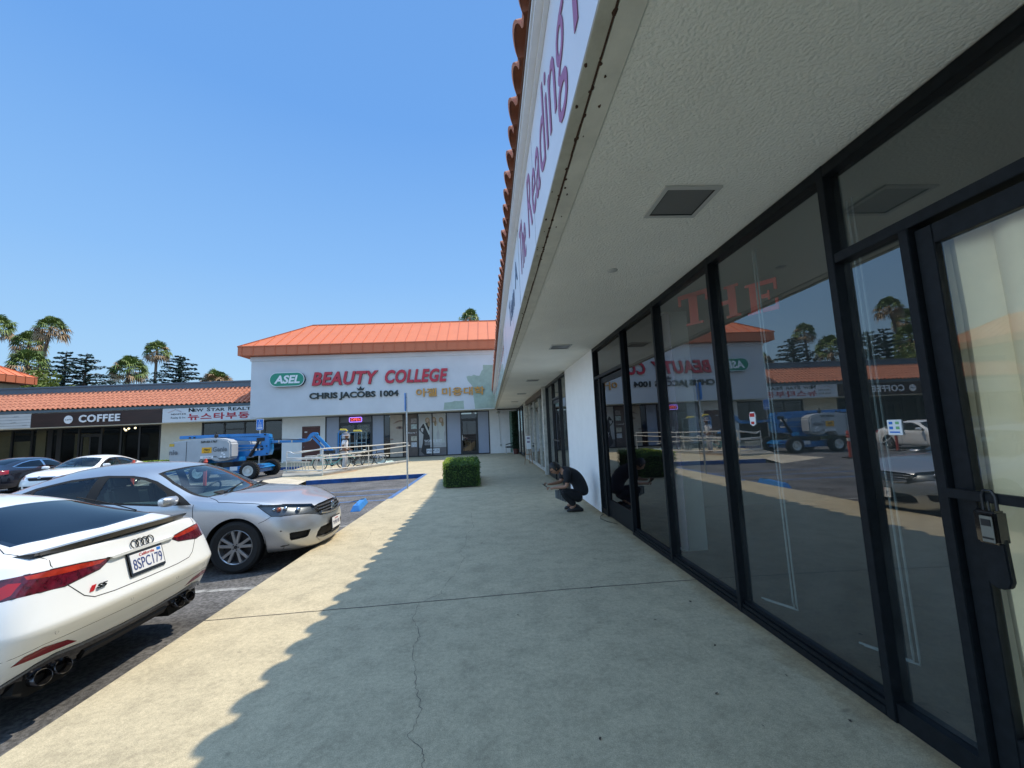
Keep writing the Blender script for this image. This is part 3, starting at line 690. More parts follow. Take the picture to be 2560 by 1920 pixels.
# posters: face, text strip, three women
def poster(name, x0, x1, label, z0=.07, z1=Z1-.04):
    t = thing(name, label, 'poster', ((x0+x1)/2, YW+.02, 0), group='window posters of the college')
    return t
M_skin_p = P('poster_skin', (0.50, 0.44, 0.36), .5, col2=(.40, .33, .27), vscale=1.3, detail=2)
M_brown_p = P('poster_brown', (0.10, 0.075, 0.065), .5, col2=(.17, .13, .11), vscale=1.5)
M_pale_p = P('poster_pale', (0.42, 0.42, 0.42), .5, col2=(.56, .55, .53), vscale=1, detail=2)
M_eye = P('poster_eye', (0.06, .05, .05), .5); M_lip = P('poster_shadow_tone', (.28, .19, .15), .5, var=.3, vscale=3)
def ell(m, cx, cz, rx, rz, y0, y1, n=22, a0=0, rot=0):
    pts = []
    for i in range(n):
        a = 2*math.pi*i/n; u, v = rx*math.cos(a), rz*math.sin(a)
        pts.append((cx+u*math.cos(rot)-v*math.sin(rot), cz+u*math.sin(rot)+v*math.cos(rot)))
    m.prism(pts, lambda u, v, d: (u, d, v), y0, y1)
t = poster('window_poster', -6.86, -5.99, 'poster of a woman face with one large eye, left of the brown text poster')
m = MB(); m.box(-.44, .43, 0, .01, .07, Z1-.04); m.build('sheet', M_skin_p, t)
m = MB(); m.prism([(-.25, 2.35), (0, 2.52), (.25, 2.60), (.43, 2.58), (.43, 2.50), (.2, 2.48), (-.05, 2.38)], lambda u, v, d: (u, d, v), -.003, .001); m.build('eyebrow', M_lip, t)
m = MB(); m.prism([(-.08, 2.05), (.10, 2.16), (.30, 2.18), (.43, 2.12), (.43, 1.98), (.25, 1.95), (.05, 1.98)], lambda u, v, d: (u, d, v), -.003, .001); m.build('eyelid', M_lip, t)
m = MB(); ell(m, .23, 2.07, .10, .075, -.005, -.002); m.build('eye', M_eye, t)
m = MB(); ell(m, -.33, 1.28, .13, .05, -.004, .001); m.build('nostril', M_lip, t)
m = MB(); m.prism([(-.44, .88), (-.2, .93), (.05, .86), (-.2, .74), (-.44, .72)], lambda u, v, d: (u, d, v), -.004, .001); m.build('mouth', M_lip, t)
t = poster('window_poster', -5.92, -4.98, 'brown poster with four small pictures and the word Beauty')
m = MB(); m.box(-.47, .47, 0, .01, .07, Z1-.04); m.build('sheet', M_brown_p, t)
m = MB(); m.prism([(-.47, .6), (-.36, 1.2), (-.47, 2.9)], lambda u, v, d: (u, d, v), -.003, .001); m.build('cheek', M_skin_p, t)
for i, (z, c) in enumerate([(2.33, (.30, .27, .26)), (1.93, (.45, .52, .50)), (1.10, (.50, .46, .36)), (.68, (.55, .56, .58))]):
    m = MB(); m.box(.03, .42, -.003, .001, z, z+.33); m.build('picture', P('thumb%d' % i, c, .5, var=.35, vscale=7), t)
put_text('text', 'r Beauty ?', M_plate, (-.28, -.003, 1.60), (1, 0, 0), (0, 0, 1), .70, .13, .003, t)
# three women over two panes
t = poster('window_poster', -4.9, -3.0, 'wide grey poster of three women reading World Best')
m = MB(); m.box(-.94, -.04, 0, .01, .07, Z1-.04); m.build('sheet', M_pale_p, t)
m = MB(); m.box(.04, .94, 0, .01, .07, Z1-.04); m.build('sheet', M_pale_p, t)
M_dress = P('poster_black_dress', (.03, .03, .03), .5); M_hair = P('poster_blond', (.40, .29, .17), .5, var=.2, vscale=10); M_face = P('poster_face', (.56, .42, .34), .5); M_white_d = P('poster_white_dress', (.58, .60, .56), .5); M_fade = P('poster_dark_base', (.13, .115, .11), .5, col2=(.22, .2, .2), vscale=1.2)
m = MB(); m.box(-.94, -.04, -.001, .0, .07, .62); m.box(.04, .94, -.001, 0, .07, .60); m.build('lower_band', M_fade, t)
m = MB(); m.prism([(-.65, 2.25), (-.92, 1.85), (-.62, 1.52), (-.68, .95), (-.80, .35), (-.55, .1), (-.15, .1), (-.18, 1.3), (-.28, 1.65), (-.2, 2.0), (-.3, 2.3), (-.5, 2.32)], lambda u, v, d: (u, d, v), -.004, .0); m.build('dress', M_dress, t)
m = MB(); m.prism([(-.78, 1.98), (-.80, 1.80), (-.66, 1.66), (-.60, 1.95)], lambda u, v, d: (u, d, v), -.006, -.0045); m.build('arm_gap', M_pale_p, t)
m = MB(); m.prism([(-.60, 2.30), (-.48, 2.30), (-.16, 1.55), (-.26, 1.5)], lambda u, v, d: (u, d, v), -.006, -.0045); m.build('sash', M_white_d, t)
for cx, zz, dm in ((-.33, 2.5, None), (.12, 2.52, M_white_d), (.62, 2.48, M_white_d)):
    if dm:
        m = MB(); m.prism([(cx-.2, 2.28), (cx+.2, 2.28), (cx+.26, 1.8), (cx+.17, 1.5), (cx+.24, .9), (cx-.16, .9), (cx-.12, 1.5), (cx-.22, 1.9)], lambda u, v, d: (u, d, v), -.004, 0); m.build('dress', dm, t)
    m = MB(); ell(m, cx, zz, .16, .20, -.0055, -.0045); ell(m, cx+.1, zz-.25, .09, .2, -.0055, -.0045); m.build('hair', M_hair, t)
    m = MB(); ell(m, cx+.01, zz-.01, .085, .125, -.008, -.006); m.build('face', M_face, t)
put_text('text', 'WORLD BEST', M_plate, (-.56, -.009, .98), (1, 0, 0), (0, 0, 1), 1.22, .17, .002, t, bold=.02)
m = MB(); 
for k in range(3): m.box(-.55, .62, -.009, -.007, .93-.07*k, .945-.07*k)
m.build('caption_rule', M_plate, t)
m = MB(); m.box(-.42, .48, -.012, -.009, .20, .52); m.build('logo_box', M_plate, t)
put_text('logo_text', 'N|X|S', M_plate_ink, (-.36, -.0125, .27), (1, 0, 0), (0, 0, 1), .78, .19, .002, t)
# entrance doors
def door(x0, x1, z1, leafs, name='glass_door'):
    f = MB(); f.box(x0, x1, YW-.01, YW+.07, z1, z1+.10); cp_(f, 'door_header', M_black_frame)
    w = (x1-x0)/leafs
    for k in range(leafs):
        a = x0+k*w+.004; b = a+w-.008
        d = MB(); d.box(a, a+.08, YW+.01, YW+.06, .01, z1-.004); d.box(b-.08, b, YW+.01, YW+.06, .01, z1-.004); d.box(a+.08, b-.08, YW+.011, YW+.059, z1-.1, z1-.004); d.box(a+.08, b-.08, YW+.011, YW+.059, .01, .25)
        d.box(a+.08, b-.08, YW+.005, YW+.02, 1.02, 1.06)
        do = cp_(d, 'door', M_black_frame)
        g = MB(); g.box(a+.08, b-.08, YW+.03, YW+.036, .25, z1-.1); cp_(g, 'door_pane', G_far, do)
        h = MB(); hx = (b-.05) if k == 0 and leafs == 2 else a+.05
        h.box(hx-.02, hx+.02, YW-.05, YW-.02, 1.0, 1.35); cp_(h, 'door_handle', M_galv, do)
    g = MB(); g.box(x0, x1, YW+.03, YW+.036, z1+.1, Z1-.04); cp_(g, 'transom_pane', G_far)
door(-10.265, -8.135, 2.45, 2)
door(-1.915, -.835, 2.42, 1)
m = MB(); m.box(-1.75, -1.3, YW+.4, YW+.42, .25, .95); cp_(m, 'box_inside', P('carton', (.38, .29, .18), .8))
m = MB(); m.box(-10.26, -8.14, YW+.02, YW+.028, 2.56, 2.95); cp_(m, 'transom_panel', P('grey_transom', (.16, .17, .18), .5))
# service window lettering on the entrance
for k, wd in enumerate(('WAXING', 'SKIN CARE', 'MANICURE', 'HAIR CARE')):
    z = 2.22-k*.26
    put_text('door_lettering', wd, P('lettering_pale', (.42, .5, .44), .6), (-8.95+7, YW-.003-28, z), (1, 0, 0), (0, 0, 1), .56, .11, .003, college)
    m = MB(); m.tube([(-9.02, YW-.002, z-.04), (-8.34, YW-.002, z-.04), (-8.29, YW-.002, z+.05), (-8.34, YW-.002, z+.15), (-9.02, YW-.002, z+.15), (-9.07, YW-.002, z+.05)], .006, 5, closed=True); cp_(m, 'lettering_border', P('lettering_pale', (.42, .5, .44), .6))
# neon open sign
t = thing('neon_sign', 'red and violet neon OPEN sign above the college double door', 'sign', (-9.2, YW-.03, 2.74))
m = MB(); m.box(-.44, .44, 0, .02, -.17, .17); m.build('backing', P('neon_back', (.05, .02, .12), .5), t)
M_violet = P('neon_violet', (.3, .1, .8), .5, emit=(.38, .22, 1.0), estr=1.6); M_neonred = P('neon_red', (.8, .05, .05), .5, emit=(1.0, .13, .10), estr=1.3)
m = MB(); m.tube([(-.42, -.01, -.12), (-.38, -.01, -.155), (.38, -.01, -.155), (.42, -.01, -.12), (.42, -.01, .12), (.38, -.01, .155), (-.38, -.01, .155), (-.42, -.01, .12)], .020, 6, closed=True); m.build('border_tube', M_violet, t)
put_text('letters', 'OPEN', M_neonred, (-.33, -.012, -.09), (1, 0, 0), (0, 0, 1), .66, .19, .01, t)
# brown service door
t = thing('service_door', 'closed brown metal door in the white college wall behind the lift jib', 'door', (-12.2, YW, 0))
M_brown = P('brown_door_paint', (0.105, 0.035, 0.028), .5, var=.08, vscale=4)
m = MB(); m.box(-.60, -.54, -.03, .05, 0, 2.40); m.box(.54, .60, -.03, .05, 0, 2.40); m.box(-.54, .54, -.03, .05, 2.34, 2.40); m.build('door_frame', M_brown, t)
m = MB(); m.box(-.535, .535, -.012, .03, .01, 2.335); m.build('leaf', M_brown, t)
m = MB(); m.sphere((-.45, -.05, 1.0), .035); m.build('knob', M_chrome, t)
m = MB(); m.box(-.44, -.26, -.016, -.012, 1.98, 2.06); m.build('door_sign', M_plate, t)
# wall letters
def letters(name, label, cat, body, mat, x0, x1, z0, z1, depth=.10, side=None, **k):
    t = thing(name, label, cat, (x0, YF-.012, z0))
    sd = side or P('letter_side_'+name, tuple(c*.35 for c in mat.node_tree.nodes['Principled BSDF'].inputs['Base Color'].default_value[:3]), .6)
    put_text('letter_returns', body, sd, (0, -.0, 0), (1, 0, 0), (0, 0, 1), x1-x0, z1-z0, depth, t, **k)
    kk = dict(k); o = put_text('letter_faces', body, mat, (0, -depth-.001, 0), (1, 0, 0), (0, 0, 1), x1-x0, z1-z0, .006, t, **kk)
    return t
M_red = P('letter_red', (0.50, 0.022, 0.045), .35, var=.1, vscale=3); M_blk = P('letter_black', (0.01, 0.016, 0.016), .35); M_gold = P('letter_gold', (0.62, 0.30, 0.055), .4)
M_red_side = P('letter_bronze_side', (.10, .07, .05), .6)
letters('lettering', 'big red slanted BEAUTY letters on the white college fascia', 'lettering', 'BEAUTY', M_red, -11.41, -7.15, 4.96, 5.86, side=M_red_side, bold=.035, shear=.22, spacing=1.08)
letters('lettering', 'big red slanted COLLEGE letters right of the red BEAUTY', 'lettering', 'COLLEGE', M_red, -6.72, -2.60, 4.96, 5.86, side=M_red_side, bold=.035, shear=.22, spacing=1.08)
letters('lettering', 'black CHRIS JACOBS 1004 letters on the fascia below the red ones', 'lettering', 'CHRIS JACOBS 1004', M_blk, -11.57, -5.85, 3.99, 4.51, depth=.06, side=P('letter_halo', (.24, .25, .20), .6), bold=.035)
letters('lettering', 'orange gold Korean letters beside the sage paint patch', 'lettering', '아젤 미용대학', M_gold, -4.72, -.20, 4.0, 4.56, depth=.07, side=M_red_side, bold=.018)
t = thing('crown_emblem', 'small black three-pointed crown above the black letters', 'emblem', (-8.31, YF-.012, 4.58))
m = MB(); m.prism([(-.16, 0), (.16, 0), (.25, .17), (.10, .10), (0, .27), (-.10, .10), (-.25, .17)], lambda u, v, d: (u, d, v), -.05, 0); m.build('crown', M_blk, t)
# oval ASEL sign
t = thing('oval_sign', 'green oval ASEL sign box at the left end of the fascia', 'sign', (-12.92, YF-.012, 5.43))
def pill(w, h, n=14):
    r = h/2; pts = []
    for k in range(n+1): a = -math.pi/2 + math.pi*k/n; pts.append((w/2-r+r*math.cos(a), r*math.sin(a)))
    for k in range(n+1): a = math.pi/2 + math.pi*k/n; pts.append((-w/2+r+r*math.cos(a), r*math.sin(a)))
    return pts
m = MB(); m.prism(pill(2.20, .92), lambda u, v, d: (u, d, v), -.22, 0); m.build('sign_box', P('oval_side', (.02, .05, .05), .5), t)
m = MB(); m.prism(pill(2.20, .92), lambda u, v, d: (u, d, v), -.232, -.2201); m.build('white_rim', M_white_paint, t)
m = MB(); m.prism(pill(2.12, .84), lambda u, v, d: (u, d, v), -.237, -.2325); m.build('green_face', P('oval_green', (.018, .26, .16), .4), t)
put_text('letters', 'ASEL', M_white_paint, (-.80, -.24, -.27), (1, 0, 0), (0, 0, 1), 1.62, .54, .004, t, bold=.035, shear=.2)
# conduit with junction on the end wall, glass panel, soffit wiring
t = thing('conduit', 'pale conduit pipe hanging down the white end wall', 'conduit', (.75, YW, 0))
m = MB(); m.tube([(-.05, -.03, 2.95), (0.0, -.03, 2.4), (.02, -.03, 1.2), (.06, -.03, .62)], .016, 6); m.build('pipe', M_galv, t)
m = MB(); m.box(0.0, .12, -.06, 0, .48, .62); m.build('outlet_box', M_galv, t)
m = MB(); m.sphere((-.06, -.08, 2.86), .09, 10); m.cyl((-.06, -.08, 2.86), (-.2, -.3, 2.80), .03, 8); m.build('floodlight', M_trim, t)
m = MB(); m.box(1.45, 2.0, YW-.5, YW-.49, .05, 2.9); cp_(m, 'side_glass', glassmat('greenish_glass', (.55, .66, .60), 1.5))

# ================================================================== STRIP BUILDING (left, behind)
strip = thing('strip_building', 'long low shop building at the left with terracotta tile roof and slate trim', 'building', (-26, 30, 0))
def lp(mb, name, mat, parent=strip, **k):
    for i, v in enumerate(mb.v): mb.v[i] = (v[0]+26, v[1]-30, v[2])
    return mb.build(name, mat, parent, **k)
YS = 29.0; YG = 30.5
m = MB(); m.box(-46, -15.0, YS+.02, YG+.3, 3.02, 3.12); lp(m, 'soffit', M_cream_wall)
m = MB(); m.box(-46, -15.0, YS-.05, YS+.3, 4.02, 4.20); lp(m, 'eave_trim', M_slate)
m = MB(); m.box(-46, -15.0, YS+.05, YS+.25, 3.0, 4.02); lp(m, 'fascia', M_cream_wall)
m = MB(); m.box(-46, -15.0, YS-.03, YS+.05, 3.0, 3.035); lp(m, 'fascia_lip', M_cream_wall)
ZT = 4.22; sl = Vector((0, math.cos(R(33)), math.sin(R(33))))
m = MB(); tile_roof(m, (-46, YS-.10, ZT), (1, 0, 0), sl, 31.1, 6, .40, nn=7, r=.085); lp(m, 'roof_tiles', M_tile, recalc=False)
m = MB(); m.add([(-46, YS-.1, ZT-.02), (-15, YS-.1, ZT-.02), (-15, YS+2.1, ZT+1.33), (-46, YS+2.1, ZT+1.33)], [(0, 1, 2, 3)]); lp(m, 'roof_deck', MATS['underlay'])
yb = YS-.1+2.40*math.cos(R(33))
m = MB(); m.box(-46, -15.0, yb, yb+.3, 5.3, 5.98); m.box(-46, -15, yb-.06, yb+.36, 5.93, 6.03); lp(m, 'parapet', M_slate)
m = MB(); m.box(-46, -15.0, yb+.3, 45, 3.1, 5.6); lp(m, 'roof_mass', M_void)
m = MB(); m.box(-23.2, -20.45, YG, YG+.25, 0, 3.02); lp(m, 'wall', M_cream_wall)
m = MB(); m.box(-46, -14.2, 38, 38.2, 0, 3.0); m.box(-46, -14.2, YG+.3, 38, -.01, .012); lp(m, 'room_shell', P('shop_interior', (.12, .115, .10), .8, var=.4, vscale=.7))
fr = MB()
xs1 = [-33.1, -31.8, -30.5, -29.9, -28.7, -27.2, -25.9, -24.65, -23.27]
for x in xs1: fr.box(x-(.25 if abs(x+30.2) < .35 else .06), x+.06, YG, YG+.12, 0, 3.018)
fr.box(-46, -23.2, YG+.002, YG+.10, 2.93, 3.016); fr.box(-46, -23.2, YG+.002, YG+.10, .0, .12)
for x in (-36, -39, -42): fr.box(x-.06, x+.06, YG, YG+.12, 0, 3.018)
xs2 = [-20.4, -18.9, -17.5, -16.1, -14.25]
for x in xs2: fr.box(x-.05, x+.05, YG, YG+.12, 0, 3.018)
fr.box(-20.4, -14.3, YG+.002, YG+.10, 2.93, 3.016); fr.box(-20.4, -14.3, YG+.002, YG+.10, 0, .14); fr.box(-18.9, -17.5, YG+.001, YG+.11, 2.42, 2.5)
fr.box(-28.6, -27.25, YG+.001, YG+.11, 2.45, 2.53)
lp(fr, 'window_frame', M_black_frame)
for a, b in list(zip(xs1[:-1], xs1[1:])) + list(zip(xs2[:-1], xs2[1:])) + [(-36, -33.1), (-39, -36), (-42, -39)]:
    g = MB(); g.box(a+.06, b-.06, YG+.05, YG+.056, .12, 2.93); lp(g, 'window_pane', G_far)
d = MB(); d.box(-28.55, -28.45, YG+.01, YG+.09, .01, 2.44); d.box(-28.0, -27.9, YG+.01, YG+.09, .01, 2.44); d.box(-27.36, -27.26, YG+.01, YG+.09, .01, 2.44); d.box(-28.45, -27.36, YG+.012, YG+.088, 2.33, 2.44); lp(d, 'door_frame', M_black_frame)
m = MB(); m.box(-31.7, -30.7, YG+.2, YG+.21, .1, 2.93); m.box(-29.8, -28.8, YG+.9, YG+.91, .1, 2.6); m.box(-34.5, -32.0, YG+.3, YG+.31, .1, 2.2); m.box(-36, -33.2, YG+.25, YG+.26, .1, 2.93); lp(m, 'paper_cover', P('kraft_paper', (.62, .55, .38), .8, var=.12, vscale=1.5))
m = MB(); m.box(-31.05, -30.95, YG+.19, YG+.199, .1, 2.9); lp(m, 'paper_shadow_gap', M_void)
# lit pendant lamps in the coffee shop
lm = P('warm_lamp', (1, .9, .7), .5, emit=(1, .85, .6), estr=5)
for i, (x, z) in enumerate(((-26.75, 2.85), (-26.4, 2.85), (-25.95, 2.88), (-26.6, 2.74))):
    t = thing('pendant_lamp', 'small lit pendant lamps behind the coffee shop glass', 'lamp', (x, YG+1.2, z), group='pendant lamps in the coffee shop')
    m = MB(); m.sphere((0, 0, 0), .07, 10); m.build('bulb', lm, t)
    m = MB(); m.cyl((0, 0, .07), (0, 0, .22), .008, 6); m.build('cord', M_black, t)
# signs on the strip building
def sbox(name, label, x0, x1, mat):
    t = thing(name, label, 'sign', ((x0+x1)/2, YS, 3.5)); m = MB(); m.box(-(x1-x0)/2+.01, (x1-x0)/2-.01, -.06, .045, -.455, .475); m.build('panel', mat, t); return t
t = sbox('shop_sign', 'peeling white weathered sign board left of the coffee sign', -36, -30.32, P('weathered_white', (.58, .58, .56), .8, var=.12, vscale=2, aniso=(.3, 1, 6)))
m = MB()
for z in (-.30, -.12, .08, .27): m.box(-2.83, 2.83, -.064, -.0601, z, z+.014)
m.build('board_gap', P('board_gap_grey', (.12, .12, .12), .9), t)
m = MB()
for k in range(26):
    x = random.uniform(-2.7, 2.75); z = random.choice((-.30, -.12, .08, .27))+random.uniform(-.03, .03); m.prism([(x, z), (x+random.uniform(.1, .4), z+.02), (x+.2, z+random.uniform(.03, .06)), (x-.05, z+.03)], lambda u, v, d: (u, d, v), -.066, -.0602)
m.build('peeled_spots', P('board_peel_grey', (.33, .34, .34), .9), t)
M_wood = P('dark_wood_sign', (0.022, 0.013, 0.011), .5, col2=(.055, .026, .020), vscale=2.2, aniso=(.35, 1, 9))
t = sbox('shop_sign', 'dark brown wood sign with white circle and COFFEE letters', -30.31, -22.02, M_wood)
m = MB(); m.cyl((-1.78, -.07, -.01), (-1.78, -.10, -.01), .27, 36, smooth=False); m.build('round_logo', M_white_paint, t)
put_text('logo_text', 'cafe', M_black, (-1.99, -.104, -.05), (1, 0, 0), (0, 0, 1), .42, .09, .003, t)
put_text('letters', 'COFFEE', M_white_paint, (-1.10, -.08, -.23), (1, 0, 0), (0, 0, 1), 2.60, .50, .05, t, bold=.03, spacing=1.12)
M_rwhite = P('realty_white', (.66, .69, .71), .6, var=.02, vscale=2)
t = sbox('shop_sign', 'white sign with black New Star Realty letters and red Korean letters', -22.0, -15.3, M_rwhite)
o0 = 18.65
put_text('english_letters', 'N', M_blk, (-20.30+o0, -.064, .20), (1, 0, 0), (0, 0, 1), .33, .25, .004, t, bold=.03)
def caps(first, rest, x, xr, x1):
    put_text('english_letters', first, M_blk, (x+o0, -.064, .20), (1, 0, 0), (0, 0, 1), xr-x-.03, .26, .004, t, bold=.03)
    if rest: put_text('english_letters', rest, M_blk, (xr+o0, -.064, .20), (1, 0, 0), (0, 0, 1), x1-xr, .205, .004, t, bold=.025)
caps('N', 'EW', -20.30, -19.97, -19.34); caps('S', 'TAR', -19.12, -18.86, -17.93); caps('R', 'EALTY', -17.72, -17.42, -15.85)
put_text('korean_letters', '뉴스타부동산', P('sign_red', (.45, .03, .05), .5), (-20.33+o0, -.064, -.36), (1, 0, 0), (0, 0, 1), 4.85, .46, .004, t, bold=.03, spacing=1.15)
put_text('logo_text', 'NEWST★R', M_blk, (-21.43+o0, -.064, .03), (1, 0, 0), (0, 0, 1), .97, .12, .003, t, bold=.02)
put_text('logo_text', 'Realty & Inv.', M_blk, (-21.43+o0, -.064, -.26), (1, 0, 0), (0, 0, 1), .97, .17, .003, t)
m = MB(); m.bar((-21.65+o0, -.066, .19), (-21.15+o0, -.066, .40), .006, .035, (0, 1, 0)); m.bar((-21.15+o0, -.066, .40), (-20.75+o0, -.066, .22), .006, .05, (0, 1, 0)); m.build('roof_mark', P('mark_red', (.35, .06, .06), .5), t)

# ================================================================== WEST BUILDING (far left, corner tower)
west = thing('corner_building', 'tan building with orange hip roof at the far left edge behind the strip shops', 'building', (-44, 25, 0))
def wp(mb, name, mat, parent=west, **k):
    for i, v in enumerate(mb.v): mb.v[i] = (v[0]+44, v[1]-25, v[2])
    return mb.build(name, mat, parent, **k)
M_tan = P('tan_stucco', (0.40, 0.35, 0.24), .9, var=.05, vscale=2)
m = MB(); m.box(-50, -38.7, 10, 35.9, 0, 7.0); wp(m, 'wall', M_tan)
m = MB(); m.box(-38.69, -38.55, 10.3, 35.0, 3.0, 4.0); m.box(-38.9, -37.0, 10, 35.9, 3.9, 4.1); wp(m, 'ledge', M_slate)
m = MB(); m.box(-51, -38.0, 9, 36.5, 7.05, 7.62); wp(m, 'gutter_band', M_orange_rib)
m = MB(); a = [(-51, 9, 7.625), (-37.98, 9, 7.625), (-37.98, 36.52, 7.625), (-51, 36.52, 7.625), (-42, 13, 9.9), (-42, 32.4, 9.9), (-47, 32.4, 9.9), (-47, 13, 9.9)]
m.add(a, [(0, 1, 4, 7), (1, 2, 5, 4), (2, 3, 6, 5), (3, 0, 7, 6), (4, 5, 6, 7)]); wp(m, 'roof', M_orange)
m = MB(); y = 9.4
while y < 36.5:
    f = min(1, (y-9)/4, (36.52-y)/4.1); m.bar((-37.98, y, 7.64), (-37.98-4.02*f, y, 7.64+2.28*f), .04, .05); m.box(-38.0, -37.96, y-.02, y+.02, 7.04, 7.64); y += .69
m.bar((-37.98, 36.52, 7.64), (-42, 32.4, 9.92), .12, .08); wp(m, 'roof_rib', M_orange_rib)
m = MB(); 
for k in range(6): m.box(-38.68, -38.6, 12+k*3.9, 14.9+k*3.9, .3, 2.8)
wp(m, 'dark_window', M_gloss_black)
# ================================================================== CARS
def paint(name, col, metal=0.0, rough=0.35, coat=1.0, flake=0.0):
    return P(name, col, rough, metal=metal, coat=coat, coatr=0.04, var=flake, vscale=220, detail=1)
M_silver = paint('silver_paint', (0.52, 0.53, 0.54), metal=.75, rough=.36, coat=.8, flake=.06)
M_white_car = paint('pearl_white_paint', (0.86, 0.88, 0.87), rough=.32)
M_white_car2 = paint('white_car_paint', (0.86, 0.86, 0.83), rough=.42)
M_black_car = paint('black_car_paint', (0.008, 0.009, 0.016), rough=.2)
G_car = glassmat('car_glass', (0.80, 0.90, 0.85), ior=1.5)
G_wind = glassmat('windshield_glass', (0.70, 0.82, 0.80), ior=1.8)
G_dark = glassmat('dark_car_glass', (0.05, 0.06, 0.07), ior=1.6)
G_lamp = glassmat('lamp_cover', (0.75, 0.78, 0.8), ior=1.45)
M_red_lens = P('red_lens', (0.42, 0.008, 0.008), .12, coat=.8, emit=(1, .02, .01), estr=0.0)
M_dark_lens = P('smoked_red_lens', (0.09, 0.006, 0.016), .12, coat=.9, var=.6, vscale=30)
M_amber = P('amber_lamp', (0.30, 0.06, 0.015), .2, coat=.5)
M_rim = P('rim_silver', (0.50, 0.51, 0.52), .3, metal=.8)
M_rim_dark = P('rim_dark', (0.05, 0.05, 0.055), .35, metal=.6)
M_seat = P('seat_cloth', (0.07, 0.075, 0.07), .9); M_dash = P('dash_plastic', (0.10, 0.115, 0.105), .7)
M_gap = P('panel_gap', (0.006, 0.006, 0.006), .8)
M_seat_light = P('door_card', (0.17, 0.20, 0.18), .8)

def loft_body(rings, levels=3, creases=()):
    """closed body from half rings (right and left mirrored), subdivided; returns a bmesh"""
    me = bpy.data.meshes.new('cage'); vs = []; fs = []
    K = len(rings); Mn = len(rings[0])
    idx = {}
    def vid(k, i, s):
        x, y, z = rings[k][i]
        key = (k, i, 0 if abs(y) < 1e-6 else s)
        if key not in idx: idx[key] = len(vs); vs.append((x, s*y if abs(y) > 1e-6 else 0.0, z))
        return idx[key]
    ce = []
    for s in (1, -1):
        for k in range(K-1):
            for i in range(Mn-1):
                q = [vid(k, i, s), vid(k, i+1, s), vid(k+1, i+1, s), vid(k+1, i, s)]
                q2 = []
                for a in q:
                    if a not in q2: q2.append(a)
                if len(q2) >= 3: fs.append(q2 if s > 0 else q2[::-1])
        for (i, k0, k1, w) in creases:
            for k in range(k0, min(k1, K-1)): ce.append((vid(k, i, s), vid(k+1, i, s), w))
    me.from_pydata(vs, [], fs)
    bm = bmesh.new(); bm.from_mesh(me); bm.verts.ensure_lookup_table()
    cl = bm.edges.layers.float.get('crease_edge') or bm.edges.layers.float.new('crease_edge')
    for a, b, w in ce:
        e = bm.edges.get((bm.verts[a], bm.verts[b]))
        if e: e[cl] = w
    bmesh.ops.remove_doubles(bm, verts=bm.verts, dist=1e-5); bmesh.ops.recalc_face_normals(bm, faces=bm.faces)
    bm.to_mesh(me); bm.free()
    o = bpy.data.objects.new('cage', me); C.objects.link(o)
    md = o.modifiers.new('s', 'SUBSURF'); md.levels = levels; md.render_levels = levels
    dg = bpy.context.evaluated_depsgraph_get(); dg.update()
    em = bpy.data.meshes.new_from_object(o.evaluated_get(dg))
    C.objects.unlink(o); bpy.data.objects.remove(o)
    bm = bmesh.new(); bm.from_mesh(em); bpy.data.meshes.remove(em); bpy.data.meshes.remove(me)
    bmesh.ops.recalc_face_normals(bm, faces=bm.faces)
    for f in bm.faces: f.smooth = True
    return bm
def inpoly(u, v, poly):
    c = False; n = len(poly); j = n-1
    for i in range(n):
        ui, vi = poly[i]; uj, vj = poly[j]
        if (vi > v) != (vj > v) and u < (uj-ui)*(v-vi)/(vj-vi)+ui: c = not c
        j = i
    return c
class Proj:
    def __init__(s, O, U, V): s.O = Vector(O); s.U = Vector(U).normalized(); s.V = Vector(V).normalized(); s.N = s.U.cross(s.V)
    def uv(s, p): d = p-s.O; return d.dot(s.U), d.dot(s.V)
    def pt(s, u, v): return s.O + s.U*u + s.V*v
def cut(bm, pr, poly, wmin=-99, wmax=99, nmin=.08):
    us = [p[0] for p in poly]; vs = [p[1] for p in poly]; e = .01
    u0, u1, v0, v1 = min(us)-e, max(us)+e, min(vs)-e, max(vs)+e
    def bb(f):
        a = b = 1e9; c = d = -1e9
        for v in f.verts:
            x, y = pr.uv(v.co); a = min(a, x); c = max(c, x); b = min(b, y); d = max(d, y)
        return a, b, c, d
    N = pr.N; O = pr.O
    cand = set()
    for f in bm.faces:
        if f.normal.dot(N) < nmin: continue
        w = (f.verts[0].co-O).dot(N)
        if w < wmin or w > wmax: continue
        a, b, c, d = bb(f)
        if c < u0 or a > u1 or d < v0 or b > v1: continue
        cand.add(f)
    n = len(poly)
    for i in range(n):
        p, q = poly[i], poly[(i+1) % n]
        du, dv = q[0]-p[0], q[1]-p[1]; L = math.hypot(du, dv)
        if L < 1e-6: continue
        eu0, eu1, ev0, ev1 = min(p[0], q[0])-.004, max(p[0], q[0])+.004, min(p[1], q[1])-.004, max(p[1], q[1])+.004
        sel = []
        for f in cand:
            if not f.is_valid: continue
            a, b, c, d = bb(f)
            if c < eu0 or a > eu1 or d < ev0 or b > ev1: continue
            sel.append(f)
        if not sel: continue
        no = (pr.U*dv - pr.V*du)/L
        g = set(sel)
        for f in sel:
            g.update(f.edges); g.update(f.verts)
        r = bmesh.ops.bisect_plane(bm, geom=list(g), dist=1e-5, plane_co=pr.pt(*p), plane_no=no)
        for x in r['geom']:
            if isinstance(x, bmesh.types.BMFace): cand.add(x)
    out = []
    for f in cand:
        if f.is_valid:
            u, v = pr.uv(f.calc_center_median())
            if inpoly(u, v, poly): out.append(f)
    return out
